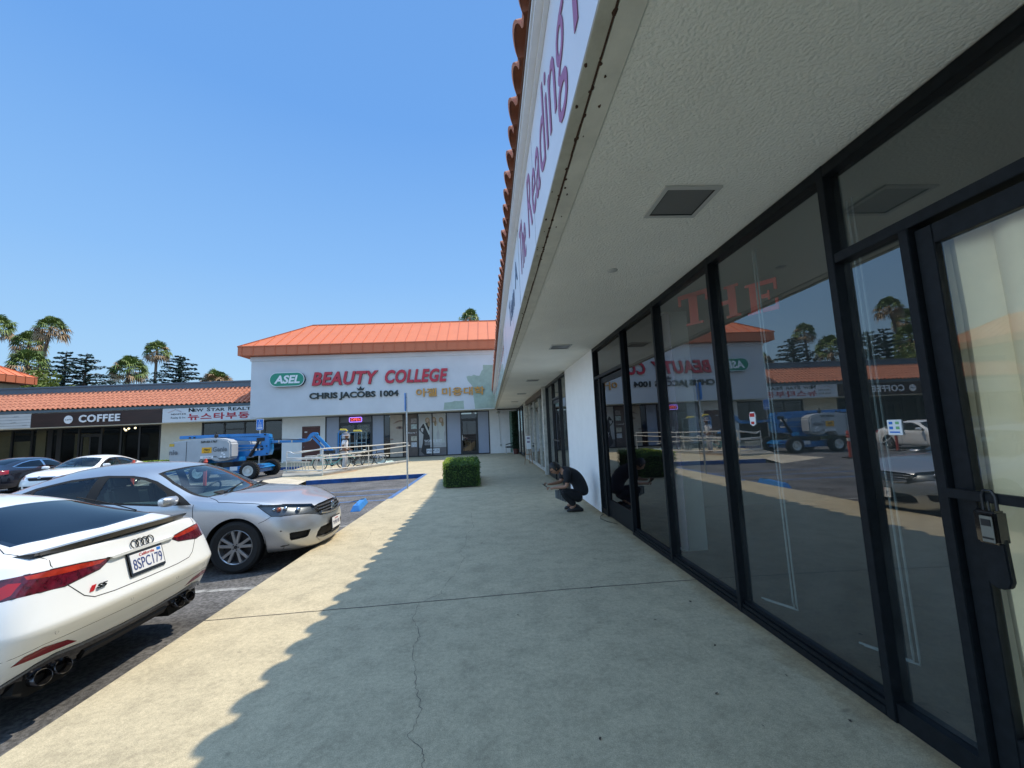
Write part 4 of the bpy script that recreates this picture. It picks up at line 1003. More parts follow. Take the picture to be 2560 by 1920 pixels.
def extract(bm, faces, name, mat, parent, off=0.0, thick=0.0, keep=False):
    if not faces: return None
    nb = bmesh.new(); mp = {}
    nrm = {}
    for f in faces:
        for v in f.verts:
            if v not in mp: mp[v] = nb.verts.new(v.co + v.normal*off)
    for f in faces:
        try: nf = nb.faces.new([mp[v] for v in f.verts]); nf.smooth = True
        except ValueError: pass
    if thick:
        g = bmesh.ops.extrude_face_region(nb, geom=list(nb.faces))
        nb.normal_update()
        for x in g['geom']:
            if isinstance(x, bmesh.types.BMVert): x.co -= x.normal*thick if x.normal.length > .1 else Vector()
    me = bpy.data.meshes.new(name); nb.to_mesh(me); nb.free(); me.materials.append(mat)
    try: me.set_sharp_from_angle(angle=R(40))
    except Exception: pass
    o = bpy.data.objects.new(name, me); link(o, parent)
    if not keep: bmesh.ops.delete(bm, geom=list(faces), context='FACES')
    return o
GAPS = {}
def strip(bm, pr, pts, w, collect, **k):
    """dark panel gap laid along the body surface under a projected polyline"""
    if GAPS.get('bm') is not bm: GAPS['bm'] = bm; GAPS['bvh'] = BVHTree.FromBMesh(bm)
    bv = GAPS['bvh']; out = []
    for a, b in zip(pts[:-1], pts[1:]):
        n = max(1, int(math.hypot(b[0]-a[0], b[1]-a[1])/.03))
        for i in range(n + (1 if b == pts[-1] else 0)):
            t = i/n; h = bv.ray_cast(pr.pt(a[0]+(b[0]-a[0])*t, a[1]+(b[1]-a[1])*t)+pr.N*4, -pr.N)
            if h[0] is not None and (not out or (h[0]-out[-1]).length < .25): out.append(h[0]+h[1]*(-.0003))
    if len(out) > 1: collect.append((out, w*.42))
def flush_gaps(bm, col, parent, name='panel_gap', mat=None):
    for pts, r_ in col:
        m = MB(); m.tube(pts, r_, 5); m.build(name, mat or M_gap, parent)
    col.clear()
def circle_pts(cx, cz, r, n=30, a0=0, a1=360):
    return [(cx+r*math.cos(R(a0+(a1-a0)*k/n)), cz+r*math.sin(R(a0+(a1-a0)*k/n))) for k in range(n if a1-a0 == 360 else n+1)]
def wheel(parent, x, y, r, style, side, w=.215, rim_r=None):
    """wheel with tyre, rim and spokes; side = +1 / -1 is the outward y direction"""
    rr = rim_r or r*.66
    t = MB(); h = w/2
    t.revolve([(rr-.01, -h*.7), (rr, -h*.86), (r*.86, -h), (r*.965, -h*.86), (r, -h*.55), (r, h*.55), (r*.965, h*.86), (r*.86, h), (rr, h*.86), (rr-.01, h*.7)], (0, 0, 0), 'y', 48)
    ty = t.build('wheel', M_rubber, parent, loc=(x, y, r))
    s = MB(); o = side
    s.revolve([(rr*.99, o*h*.80), (rr*.965, o*h*.84), (rr*.93, o*h*.76), (rr*.90, -o*h*.5), (rr*.3, -o*h*.5)], (0, 0, 0), 'y', 48)
    s.build('rim', M_rim, ty)
    s = MB(); s.cyl((0, o*h*.05, 0), (0, o*h*.07, 0), rr*.88, 32, smooth=False); s.build('brake_disc', M_rim_dark, ty)
    s = MB()
    nspk, half, yo = style
    for k in range(nspk):
        a = 2*math.pi*k/nspk + .3
        for sg in (-1, 1):
            a1 = a+sg*half
            c0 = Vector((math.cos(a+sg*half*.55), 0, math.sin(a+sg*half*.55)))*rr*.20; c1 = Vector((math.cos(a1), 0, math.sin(a1)))*rr*.93
            s.bar((c0.x, o*h*.62, c0.z), (c1.x, o*h*.70, c1.z), rr*.16, .03, (0, 1, 0))
    s.cyl((0, o*h*.35, 0), (0, o*h*.70, 0), rr*.24, 24); s.build('spokes', M_rim, ty, bevel=.004)
    s = MB(); s.cyl((0, o*h*.70, 0), (0, o*h*.76, 0), rr*.10, 16)
    for k in range(5):
        a = 2*math.pi*k/5; s.cyl((rr*.17*math.cos(a), o*h*.69, rr*.17*math.sin(a)), (rr*.17*math.cos(a), o*h*.74, rr*.17*math.sin(a)), rr*.035, 8)
    s.build('hub_cap', M_rim_dark, ty)
    return ty
def wheel_well(bm, parent, x, r, R_, yb, name='wheel_arch_liner'):
    for sg in (-1, 1):
        pr = Proj((0, 0, 0), (sg*-1, 0, 0), (0, 0, 1))     # outward normal = U x V
        pr = Proj((0, 0, 0), (-sg, 0, 0), (0, 0, 1)) if False else Proj((0, 0, 0), ((-1, 0, 0) if sg > 0 else (1, 0, 0)), (0, 0, 1))
        us = -1 if sg > 0 else 1
        pts = circle_pts(us*x, r, R_, 28, -35, 215)
        pts = [(u, v) for u, v in pts] + [(us*x-R_*.9, -.1), (us*x+R_*.9, -.1)]
        fs = cut(bm, pr, pts, wmin=.5)
        bmesh.ops.delete(bm, geom=fs, context='FACES')
    for sg in (-1, 1):
        m = MB(); n = 26
        pts = circle_pts(x, r, R_+.012, n, -30, 210)
        vs = []; fs = []
        for (a, b) in pts: vs += [(a, sg*(yb-.005), b), (a, sg*(yb-.30), b)]
        for k in range(n): fs.append((2*k, 2*k+1, 2*k+3, 2*k+2))
        m.add(vs, fs, 0, True); m.add([(a, sg*(yb-.30), b) for a, b in pts], [tuple(range(n+1))])
        m.build(name, M_gap, parent)

def sedan_rings(sx=1.0, sy=1.0, sz=1.0, fast=0.0, rear=-3.94, cowl=0.0):
    """Half rings front to rear, x = 0 at the front axle. 11 points: under, sill ... shoulder, belt, glass, roof"""
    U = lambda y1=.65, y2=.87, y3=.91, y4=.92, y5=.905: [0, y1, y2, y3, y4, y5]
    rg = []
    def ad(xs, ys, zs):
        xs = [xs]*11 if not isinstance(xs, (list, tuple)) else xs
        rg.append([(x*sx, y*sy, z*sz) for x, y, z in zip(xs, ys, zs)])
    ad([.80, .86, .90, .935, .945, .925, .875, .85, .82, .80, .78], [0]*11, [.20, .19, .22, .36, .52, .66, .745, .765, .78, .79, .797])
    ad([.78, .84, .87, .905, .91, .88, .82, .74, .68, .65, .64], [0, .30, .46, .50, .50, .48, .46, .38, .27, .14, 0], [.19, .18, .21, .36, .52, .665, .75, .805, .832, .846, .85])
    ad([.62, .66, .67, .70, .70, .64, .55, .50, .48, .46, .45], [0, .5, .75, .80, .805, .77, .70, .60, .42, .2, 0], [.19, .18, .21, .36, .53, .70, .80, .85, .875, .89, .895])
    ad(.38, [0, .6, .86, .895, .905, .885, .81, .68, .48, .23, 0], [.19, .18, .22, .38, .56, .745, .86, .90, .925, .94, .945])
    ad(.0, [0, .65, .865, .905, .92, .91, .84, .70, .48, .23, 0], [.2, .18, .23, .40, .60, .81, .92, .95, .97, .985, .99])
    ad(-.30, [0, .65, .87, .908, .92, .912, .85, .72, .50, .25, 0], [.2, .18, .23, .40, .61, .835, .945, .97, .99, 1.0, 1.005])
    ad([-.55]*6+[-.60, -.60, -.52, -.42, -.385], U()+[.855, .755, .62, .33, 0], [.2, .18, .23, .4, .62, .85, .965, .985, 1.0, 1.015, 1.02])
    ad([-.95]*6+[-.98, -.94, -.88, -.80, -.77], U()+[.855, .775, .655, .35, 0], [.2, .18, .23, .4, .62, .86, .97, 1.08, 1.20, 1.24, 1.25])
    ad([-1.35]*6+[-1.35, -1.33, -1.29, -1.21, -1.18], U()+[.855, .77, .615, .33, 0], [.2, .18, .23, .4, .62, .865, .975, 1.16, 1.36, 1.415, 1.43])
    ad(-1.8, U()+[.855, .77, .60, .32, 0], [.2, .18, .23, .4, .62, .87, .98, 1.185, 1.39, 1.452, 1.465])
    ad(-2.3, U()+[.855, .76, .585, .31, 0], [.2, .18, .23, .4, .62, .88, .985, 1.17, 1.355+.01*fast, 1.435, 1.45])
    ad(-2.8, U()+[.85, .74, .56, .30, 0], [.2, .18, .23, .4, .62, .895, .99, 1.12, 1.255+.04*fast, 1.345+.02*fast, 1.36+.02*fast])
    ad(-3.2, U(y5=.895)+[.835, .71, .55, .29, 0], [.2, .18, .23, .4, .62, .90, .99, 1.055+.02*fast, 1.12+.07*fast, 1.18+.05*fast, 1.20+.05*fast])
    ad(-3.5, [0, .6, .86, .895, .905, .88, .81, .70, .53, .28, 0], [.2, .18, .24, .4, .62, .90, .975, 1.01+.02*fast, 1.04+.04*fast, 1.065+.05*fast, 1.07+.05*fast])
    ad(-3.74, [0, .55, .80, .845, .86, .83, .77, .67, .5, .27, 0], [.22, .2, .25, .4, .62, .88, .96, .985, 1.015, 1.03, 1.035])
    xr = rear
    ad([xr+.18, xr+.15, xr+.12, xr+.08, xr+.07, xr+.08, xr+.08, xr+.10, xr+.12, xr+.13, xr+.13], [0, .35, .50, .54, .55, .53, .50, .44, .33, .18, 0], [.24, .22, .26, .4, .62, .84, .955, .985, 1.01, 1.02, 1.025])
    ad([xr+.12, xr+.10, xr+.06, xr+.02, xr, xr+.02, xr+.04, xr+.05, xr+.06, xr+.07, xr+.08], [0]*11, [.24, .22, .26, .4, .62, .83, .95, .98, 1.0, 1.01, 1.015])
    return rg

def side_proj(sg): return Proj((0, 0, 0), ((-1, 0, 0) if sg > 0 else (1, 0, 0)), (0, 0, 1))
def sp_(sg, pts): return [((-x if sg > 0 else x), z) for x, z in pts]
def both(pts): return pts
def side_windows(bm, root, glasses, dlo, mat, trim, names='side_window'):
    for sg in (-1, 1):
        pr = side_proj(sg)
        for gpoly in glasses:
            fs = cut(bm, pr, sp_(sg, gpoly), wmin=.3, nmin=.02); extract(bm, fs, names, mat, root, off=-.004)
        fs = cut(bm, pr, sp_(sg, dlo), wmin=.3, nmin=.02); extract(bm, fs, 'window_trim', trim, root, off=-.001)
def finish_body(bm, root, mat, name='body'):
    me = bpy.data.meshes.new(name); bm.to_mesh(me); bm.free(); me.materials.append(mat)
    return link(bpy.data.objects.new(name, me), root)
def mirror_(root, x, y, z, sg, mat, s=1.0):
    """door mirror: housing and arm"""
    rg = MB(); n = 12
    prof = [(-.075, .30), (-.06, .72), (-.02, .95), (.03, 1.0), (.065, .7), (.085, .25)]
    vs = []; fs = []
    for (dx, k) in prof:
        for i in range(n):
            a = 2*math.pi*i/n; cy = .125*k*math.copysign(abs(math.cos(a))**.55, math.cos(a)); cz = .062*k*math.copysign(abs(math.sin(a))**.6, math.sin(a))
            vs.append((x+dx*s, y+sg*.12*s+cy*s, z+cz*s))
    for j in range(len(prof)-1):
        for i in range(n): fs.append((j*n+i, j*n+(i+1) % n, (j+1)*n+(i+1) % n, (j+1)*n+i))
    fs += [tuple(range(n-1, -1, -1)), tuple((len(prof)-1)*n+i for i in range(n))]
    rg.add(vs, fs, 0, True); mo = rg.build('side_mirror', mat, root)
    a = MB(); a.bar((x, y-sg*.05, z-.05), (x, y+sg*.07, z-.03), .05, .025); a.build('mirror_arm', M_black, mo)
def interior(root, sg_driver=1, light=False):
    m = MB()
    for yy in (-.36, .36):
        # front seats
        m.obox((-1.55, yy, .55), (.50, .48, .16)); m.obox((-1.84, yy, .85), (.14, .46, .56), Matrix.Rotation(R(-14), 3, 'Y')); 
    m.obox((-2.55, 0, .55), (.5, 1.3, .16)); m.obox((-2.88, 0, .80), (.14, 1.28, .48), Matrix.Rotation(R(-18), 3, 'Y'))
    m.build('seat', M_seat, root, bevel=.04)
    m = MB()
    for yy in (-.36, .36): m.obox((-1.95, yy, 1.21), (.10, .26, .17), Matrix.Rotation(R(-14), 3, 'Y'))
    for yy in (-.4, .4): m.obox((-3.0, yy, 1.06), (.09, .24, .12))
    m.build('headrest', M_seat, root, bevel=.03)
    m = MB(); m.prism([(-.45, .96), (-.85, .98), (-1.02, .90), (-1.05, .60), (-.45, .60)], lambda u, v, d: (u, d, v), -.70, .70); m.build('dashboard', M_dash, root, bevel=.02)
    m = MB(); c = Vector((-1.13, .36, .92)); ax = Vector((-.88, 0, .47)).normalized(); e1 = Vector((0, 1, 0)); e2 = ax.cross(e1)
    m.tube([c + (e1*math.cos(a)+e2*math.sin(a))*.185 for a in [2*math.pi*k/24 for k in range(24)]], .014, 8, closed=True)
    m.bar(c-e1*.18, c+e1*.18, .03, .02); m.bar(c, c-ax*.22, .05, .05); m.build('steering_wheel', M_black, root)
    m = MB()
    for sg in (-1, 1): m.box(-2.9, -.7, sg*.80-.01, sg*.80+.01, .35, .96)
    m.build('door_card', M_seat_light, root)
    m = MB(); m.obox((-1.05, 0, 1.30), (.03, .22, .06)); m.build('rear_view_mirror', M_black, root, bevel=.01)
    m = MB(); m.box(-3.3, -.5, -.82, .82, .27, .29); m.build('floor_mat', M_gap, root)
AUD = thing('white_hatchback_coupe', 'white coupe with black boot spoiler, four exhaust tips and its tail toward the sidewalk', 'car', (-2.66, 3.52, ZA), math.pi)
def audi_rings():
    rg = []
    def ad(xs, ys, zs):
        xs = [xs]*11 if not isinstance(xs, (list, tuple)) else xs
        rg.append([(x, y*1.0, z) for x, y, z in zip(xs, ys, zs)])
    ad([.34, .27, .21, .12, .02, .06, .11, .14, .22, .30, .38], [0]*11, [.24, .22, .25, .38, .62, .74, .93, 1.025, 1.04, 1.05, 1.06])
    ad([.35, .29, .22, .13, .03, .07, .12, .155, .24, .32, .39], [0, .42, .60, .64, .66, .64, .60, .56, .40, .2, 0], [.24, .22, .25, .38, .62, .74, .92, 1.015, 1.04, 1.055, 1.06])
    ad([.40, .36, .27, .19, .115, .15, .18, .22, .33, .40, .44], [0, .66, .88, .915, .90, .87, .80, .74, .55, .28, 0], [.22, .2, .24, .38, .62, .75, .90, .99, 1.04, 1.07, 1.08])
    ad([.54, .54, .50, .44, .38, .38, .40, .44, .50, .54, .56], [0, .68, .91, .93, .925, .90, .845, .765, .60, .31, 0], [.2, .18, .22, .38, .61, .77, .915, 1.01, 1.09, 1.125, 1.13])
    ad([.80]*11, [0, .65, .86, .90, .92, .91, .85, .72, .57, .32, 0], [.2, .18, .22, .38, .60, .79, .93, 1.02, 1.15, 1.20, 1.21])
    ad(1.07, [0, .65, .865, .905, .922, .915, .86, .745, .58, .32, 0], [.2, .18, .22, .38, .60, .81, .935, 1.06, 1.225, 1.275, 1.285])
    ad(1.4, [0, .65, .865, .905, .92, .912, .86, .755, .59, .33, 0], [.2, .18, .22, .38, .60, .82, .935, 1.10, 1.285, 1.34, 1.35])
    ad(1.9, [0, .65, .865, .90, .915, .905, .855, .76, .60, .33, 0], [.2, .18, .22, .38, .60, .82, .93, 1.12, 1.32, 1.375, 1.385])
    ad(2.4, [0, .65, .865, .90, .915, .905, .855, .76, .61, .33, 0], [.2, .18, .22, .38, .60, .81, .915, 1.11, 1.305, 1.36, 1.375])
    ad([2.8]*8+[2.85, 2.92, 2.94], [0, .65, .865, .90, .915, .905, .855, .755, .62, .34, 0], [.2, .18, .22, .38, .60, .80, .91, 1.09, 1.27, 1.33, 1.345])
    ad([3.2]*6+[3.2, 3.2, 3.25, 3.32, 3.35], [0, .65, .865, .90, .915, .905, .85, .76, .655, .35, 0], [.2, .18, .22, .38, .60, .79, .90, 1.02, 1.11, 1.16, 1.17])
    ad([3.55]*6+[3.6, 3.62, 3.65, 3.75, 3.78], [0, .65, .865, .90, .915, .905, .85, .75, .62, .33, 0], [.2, .18, .22, .38, .60, .78, .88, .92, .96, .975, .98])
    ad(3.9, [0, .65, .86, .90, .915, .90, .82, .70, .48, .25, 0], [.2, .18, .22, .38, .58, .76, .84, .87, .89, .90, .905])
    ad(4.3, [0, .6, .82, .86, .87, .84, .76, .64, .44, .22, 0], [.2, .18, .22, .36, .54, .70, .77, .80, .82, .83, .835])
    ad([4.55]*11, [0, .4, .62, .68, .68, .64, .56, .46, .32, .16, 0], [.2, .18, .22, .36, .52, .64, .70, .73, .745, .75, .755])
    ad([4.62, 4.66, 4.68, 4.72, 4.73, 4.72, 4.70, 4.68, 4.67, 4.66, 4.66], [0]*11, [.2, .19, .22, .36, .52, .62, .68, .70, .71, .715, .72])
    return rg
ACC = thing('silver_sedan', 'silver four-door sedan parked nose to the sidewalk with a scuffed front bumper', 'car', (-3.35, 6.60, ZA), 0)
bm = loft_body(sedan_rings(fast=0, sy=1.005), 3, creases=[(5, 3, 12, .35), (2, 3, 13, .3), (6, 3, 6, .3), (6, 0, 3, .5)])
acc_bvh = BVHTree.FromBMesh(bm)
FRONT = Proj((0, 0, 0), (0, 1, 0), (0, 0, 1)); TOP = Proj((0, 0, 0), (1, 0, 0), (0, 1, 0))
def corner(s): return Proj((0, 0, 0), (.7071*(1 if s < 0 else -1), .7071, 0), (0, 0, 1))
def mir(poly, s): return poly if s < 0 else [(-u, v) for u, v in poly]
wheel_well(bm, ACC, 0, .335, .375, .90); wheel_well(bm, ACC, -2.775, .335, .375, .90)
gl = [[(-.92, .925), (-.95, 1.05), (-1.15, 1.18), (-1.32, 1.238), (-1.5, 1.272), (-1.80, 1.287), (-1.80, .998), (-1.4, .965)],
      [(-1.94, 1.006), (-1.94, 1.29), (-2.3, 1.252), (-2.52, 1.21), (-2.68, 1.165), (-2.68, 1.028)], [(-2.72, 1.03), (-2.72, 1.148), (-2.9, 1.08), (-2.95, 1.045)]]
dlo = [(-.57, .903), (-.65, .955), (-.95, 1.110), (-1.15, 1.212), (-1.32, 1.268), (-1.5, 1.30), (-1.84, 1.316), (-2.31, 1.28), (-2.73, 1.192), (-2.95, 1.098), (-3.03, 1.035), (-2.6, 1.005), (-1.8, .972), (-1.0, .908)]
side_windows(bm, ACC, gl, dlo, G_car, M_gap)
WS = Proj((-.37, 0, 1.015), (0, 1, 0), (-.89, 0, .456))
ws = [(-.715, .075), (-.5, .0), (-.2, -.08), (0, -.095), (.2, -.08), (.5, .0), (.715, .075), (.70, .28), (.655, .6), (.565, .865), (.32, .81), (0, .785), (-.32, .81), (-.565, .865), (-.655, .6), (-.70, .28)]
extract(bm, cut(bm, WS, ws, nmin=.1), 'windshield', G_wind, ACC, off=-.004)
wo = [(-.76, .05), (-.5, -.045), (-.2, -.125), (0, -.14), (.2, -.125), (.5, -.045), (.76, .05), (.735, .28), (.685, .6), (.592, .90), (.32, .84), (0, .812), (-.32, .84), (-.592, .90), (-.685, .6), (-.735, .28)]
extract(bm, cut(bm, WS, wo, nmin=.1), 'windshield_trim', M_gap, ACC, off=-.002)
BW = Proj((-2.6, 0, 1.42), (0, -1, 0), (.85, 0, .53))
extract(bm, cut(bm, BW, [(-.52, -.62), (0, -.70), (.52, -.62), (.48, -.02), (0, .03), (-.48, -.02)], nmin=.1, wmin=-.6), 'rear_window', G_dark, ACC, off=-.003)
HL = [(-.427, .841), (-.392, .852), (-.123, .824), (.128, .787), (.249, .770), (.280, .733), (.400, .601), (.351, .607), (.193, .655), (-.082, .684), (-.195, .686), (-.298, .698), (-.364, .766)]
M_bowl = P('lamp_bowl', (.16, .165, .17), .3, metal=.6)
for s in (-1, 1):
    pr = corner(s); fs = cut(bm, pr, mir(HL, s))
    hl = extract(bm, fs, 'headlight', G_lamp, ACC, off=.002, keep=True)
    if fs: extract(bm, fs, 'lamp_bowl', M_bowl, hl, off=-.035)
    for (u, v, r_, mt, nm) in ((-.20, .765, .042, M_amber, 'indicator_lamp'), (-.255, .775, .03, M_chrome, 'reflector'), (-.115, .77, .035, M_chrome, 'reflector'), (.04, .735, .040, M_chrome, 'projector_lens')):
        uu = u if s < 0 else -u
        h = acc_bvh.ray_cast(pr.pt(uu, v)+pr.N*2, -pr.N)
        if h[0] is not None:
            q = h[0]-pr.N*.026; mm = MB(); mm.sphere(tuple(q), r_, 12, sc=(.8, .8, .8)); mm.build(nm, mt, hl)
    rim = MB(); pts = []
    for u, v in mir(HL, s):
        h = acc_bvh.ray_cast(pr.pt(u, v)+pr.N*2, -pr.N)
        if h[0] is not None: pts.append(h[0]+h[1]*.001)
    rim.tube(pts, .0045, 5, closed=True); rim.build('lamp_bezel', M_gap, hl)
    fog = [(-.108, .454), (-.089, .464), (.175, .457), (.139, .373), (.101, .362), (-.084, .360), (-.100, .382)]
    fs = cut(bm, pr, mir(fog, s)); extract(bm, fs, 'fog_lamp_recess', M_gap, ACC, off=-.03)
gr = [(-.415, .742), (-.30, .757), (0, .765), (.30, .757), (.415, .742), (.37, .648), (.30, .600), (0, .592), (-.30, .600), (-.37, .648)]
g = extract(bm, cut(bm, FRONT, gr), 'grille', M_gap, ACC, off=-.03)
def surf_line(bvh, pr, uv, off):
    out = []
    for u, v in uv:
        h = bvh.ray_cast(pr.pt(u, v)+pr.N*3, -pr.N)
        if h[0] is not None: out.append(h[0]+h[1]*off)
    return out
for (z, w) in ((.728, .38), (.690, .37), (.652, .345)):
    m = MB(); pts = surf_line(acc_bvh, FRONT, [(-w+2*w*k/14, z) for k in range(15)], -.004); m.tube(pts, .0085, 6); m.build('grille_bar', P('grille_chrome', (.42, .43, .45), .2, metal=.9), g)
m = MB(); pts = surf_line(acc_bvh, FRONT, [(-.36+.72*k/14, .606+.03*abs(k/7-1)**2) for k in range(15)], .004); m.tube(pts, .016, 6); m.build('grille_chin', P('grille_chrome', (.42, .43, .45), .2, metal=.9), g)
m = MB(); q = surf_line(acc_bvh, FRONT, [(0, .675)], .018)[0]
for (y0, z0, y1, z1) in ((-.038, -.042, -.025, .045), (.038, -.042, .025, .045)): m.bar((q.x, q.y+y0, q.z+z0), (q.x, q.y+y1, q.z+z1), .014, .012, (1, 0, 0))
m.bar((q.x, q.y-.030, q.z), (q.x, q.y+.030, q.z), .012, .014, (1, 0, 0))
m.tube([(q.x-.004, q.y+a, q.z+b) for a, b in ((-.05, -.03), (-.042, -.055), (.042, -.055), (.05, -.03), (.044, .045), (.03, .058), (-.03, .058), (-.044, .045))], .006, 6, closed=True)
m.build('front_emblem', M_chrome, g)
it = [(-.475, .325), (-.459, .39), (-.397, .442), (-.12, .447), (.12, .447), (.397, .442), (.459, .39), (.475, .325), (.30, .295), (0, .290), (-.30, .295)]
extract(bm, cut(bm, FRONT, it), 'lower_intake', M_gap, ACC, off=-.03)
lp_ = [(-.47, .318), (-.30, .285), (0, .280), (.30, .285), (.47, .318), (.36, .245), (0, .222), (-.36, .245)]
extract(bm, cut(bm, FRONT, lp_), 'bumper_lip', P('satin_lip', (.45, .46, .47), .3, metal=.7), ACC, off=.012)
col = []
strip(bm, TOP, [(.262, -.822), (.02, -.851), (-.24, -.862), (-.42, -.765), (-.50, -.74)], .010, col, wmin=.6)
strip(bm, TOP, [(.262, .822), (.02, .851), (-.24, .862), (-.42, .765), (-.50, .74)], .010, col, wmin=.6)
strip(bm, TOP, [(.80, -.42), (.84, -.2), (.852, 0), (.84, .2), (.80, .42)], .010, col, wmin=.6)
for s in (-1, 1):
    pr = side_proj(s)
    strip(bm, pr, sp_(s, [(-.545, .905), (-.515, .68), (-.515, .45), (-.56, .28)]), .009, col, wmin=.3)
    strip(bm, pr, sp_(s, [(-1.87, .97), (-1.86, .6), (-1.88, .28)]), .009, col, wmin=.3)
    strip(bm, pr, sp_(s, [(-2.95, 1.03), (-2.85, .85), (-2.55, .62)]), .009, col, wmin=.3)
    strip(bm, pr, sp_(s, [(-.56, .28), (-1.88, .28), (-2.35, .30)]), .009, col, wmin=.3)
    pr = corner(s); bs = [(-.300, .698), (-.365, .655), (-.46, .61)]
    strip(bm, pr, mir(bs, s), .008, col)
flush_gaps(bm, col, ACC)
# scrapes on the bumper corner
pr = corner(-1)
for blob in ([(-.215, .500), (-.205, .512), (-.196, .503), (-.188, .500), (-.196, .493), (-.21, .492)], [(-.20, .300), (-.17, .312), (-.14, .306), (-.10, .313), (-.095, .300), (-.13, .296), (-.16, .288), (-.185, .290)], [(-.165, .275), (-.15, .28), (-.145, .268), (-.16, .262)]):
    extract(bm, cut(bm, pr, blob), 'scuff', P('scuff_dark', (.05, .05, .05), .7), ACC, off=.001)
for s in (-1, 1):
    mirror_(ACC, -.74 if s < 0 else -.90, s*.93, .985 if s < 0 else .95, s, M_silver)
    m = MB()
    for xx in (-1.72, -2.62): m.tube([(xx-.10, s*.915, .815), (xx-.08, s*.945, .82), (xx+.08, s*.945, .82), (xx+.10, s*.915, .815)], .013, 6)
    m.build('door_handle', M_silver, ACC)
finish_body(bm, ACC, M_silver)
STY = (5, .24, 1)
for (x, s) in ((0, -1), (0, 1), (-2.775, -1), (-2.775, 1)): wheel(ACC, x, s*.795, .335, STY, s)
interior(ACC)
m = MB(); q = .955
m.obox((q, 0, .435), (.016, .335, .175), Matrix.Rotation(R(-4), 3, 'Y')); pf = m.build('plate_frame', M_gap, ACC)
m = MB(); m.obox((q+.011, 0, .437), (.006, .305, .150), Matrix.Rotation(R(-4), 3, 'Y')); m.build('license_plate', M_plate, pf)
put_text('plate_text', '7UIV145', M_plate_ink, (q+.0145, -.125, .385), (0, 1, 0), (0, 0, 1), .25, .075, .002, pf)
put_text('plate_state', 'California', M_red_ink, (q+.0145, -.06, .485), (0, 1, 0), (0, 0, 1), .12, .018, .002, pf)
m = MB()
for (a, b, h) in (((-.36, -.55, 1.015), (-.50, .12, 1.075), 0), ((-.31, .10, 1.03), (-.47, .62, 1.045), 0)): m.bar(a, b, .016, .014)
m.build('wiper', M_black, ACC)
m = MB(); m.obox((-.42, .0, 1.005), (.12, 1.2, .012), Matrix.Rotation(R(18), 3, 'Y')); m.build('cowl_panel', M_gap, ACC)
bm = loft_body(audi_rings(), 3, creases=[(4, 0, 3, .6), (5, 3, 12, .3), (7, 0, 3, .8), (6, 2, 5, .25)])
aud_bvh = BVHTree.FromBMesh(bm)
REAR = Proj((0, 0, 0), (0, -1, 0), (0, 0, 1))
def rcorner(s): return Proj((0, 0, 0), (-.62*s, -.785, 0), (0, 0, 1))
def mr(poly, s): return poly if s > 0 else [(-u, v) for u, v in poly]
for wx in (1.07, 3.89): wheel_well(bm, AUD, wx, .34, .385, .90)
GLS = Proj((0, 0, 0), (0, -1, 0), (.95, 0, .30))
gi = [(-.53, .80), (-.40, .765), (0, .742), (.40, .765), (.53, .80), (.50, 1.05), (.462, 1.30), (.40, 1.372), (0, 1.392), (-.40, 1.372), (-.462, 1.30), (-.50, 1.05)]
extract(bm, cut(bm, GLS, gi, wmin=.5), 'rear_window', G_dark, AUD, off=-.002)
go = [(-.57, .79), (-.40, .745), (0, .722), (.40, .745), (.57, .79), (.525, 1.05), (.487, 1.31), (.41, 1.395), (0, 1.414), (-.41, 1.395), (-.487, 1.31), (-.525, 1.05)]
extract(bm, cut(bm, GLS, go, wmin=.5), 'window_trim', M_gloss_black, AUD, off=-.001)
adl = [(.95, 1.05), (1.15, 1.13), (1.45, 1.22), (1.9, 1.27), (2.4, 1.27), (2.9, 1.17), (3.35, 1.0), (3.4, .96), (2.4, .96), (1.3, .98)]
side_windows(bm, AUD, [], adl, G_dark, M_gloss_black)
TL = [(-.95, .93), (-.83, .934), (-.70, .943), (-.585, .941), (-.452, .930), (-.284, .905), (-.309, .883), (-.349, .854), (-.424, .841), (-.533, .820), (-.643, .828), (-.75, .829), (-.83, .818), (-.95, .80)]
TLr = [(-.94, .895), (-.80, .896), (-.771, .911), (-.721, .905), (-.741, .879), (-.76, .849), (-.80, .832), (-.94, .82)]
TLb = [(-.578, .935), (-.45, .925), (-.31, .905), (-.348, .889), (-.452, .893), (-.572, .900), (-.70, .915), (-.71, .935)]
M_barlens = P('orange_red_lens', (.38, .03, .015), .12, coat=.9, var=.35, vscale=18)
for s in (1, -1):
    pr = rcorner(s)
    a = cut(bm, pr, mr(TLr, s)); tl = extract(bm, a, 'taillight', M_red_lens, AUD, off=.001)
    b = cut(bm, pr, mr(TLb, s)); extract(bm, b, 'light_bar', M_barlens, tl, off=.001)
    c = cut(bm, pr, mr(TL, s)); extract(bm, c, 'smoked_lens', M_dark_lens, tl, off=.001)
    rim = MB(); pts = surf_line(aud_bvh, pr, mr(TL, s), .001); rim.tube(pts, .003, 5, closed=True); rim.build('lamp_seam', M_gap, tl)
    rf = [(-.74, .452), (-.69, .49), (-.608, .502), (-.50, .480), (-.447, .436), (-.56, .448), (-.654, .452)]
    extract(bm, cut(bm, pr, mr(rf, s)), 'bumper_reflector', P('reflector_red', (.20, .008, .02), .25, coat=.6), AUD, off=.002)
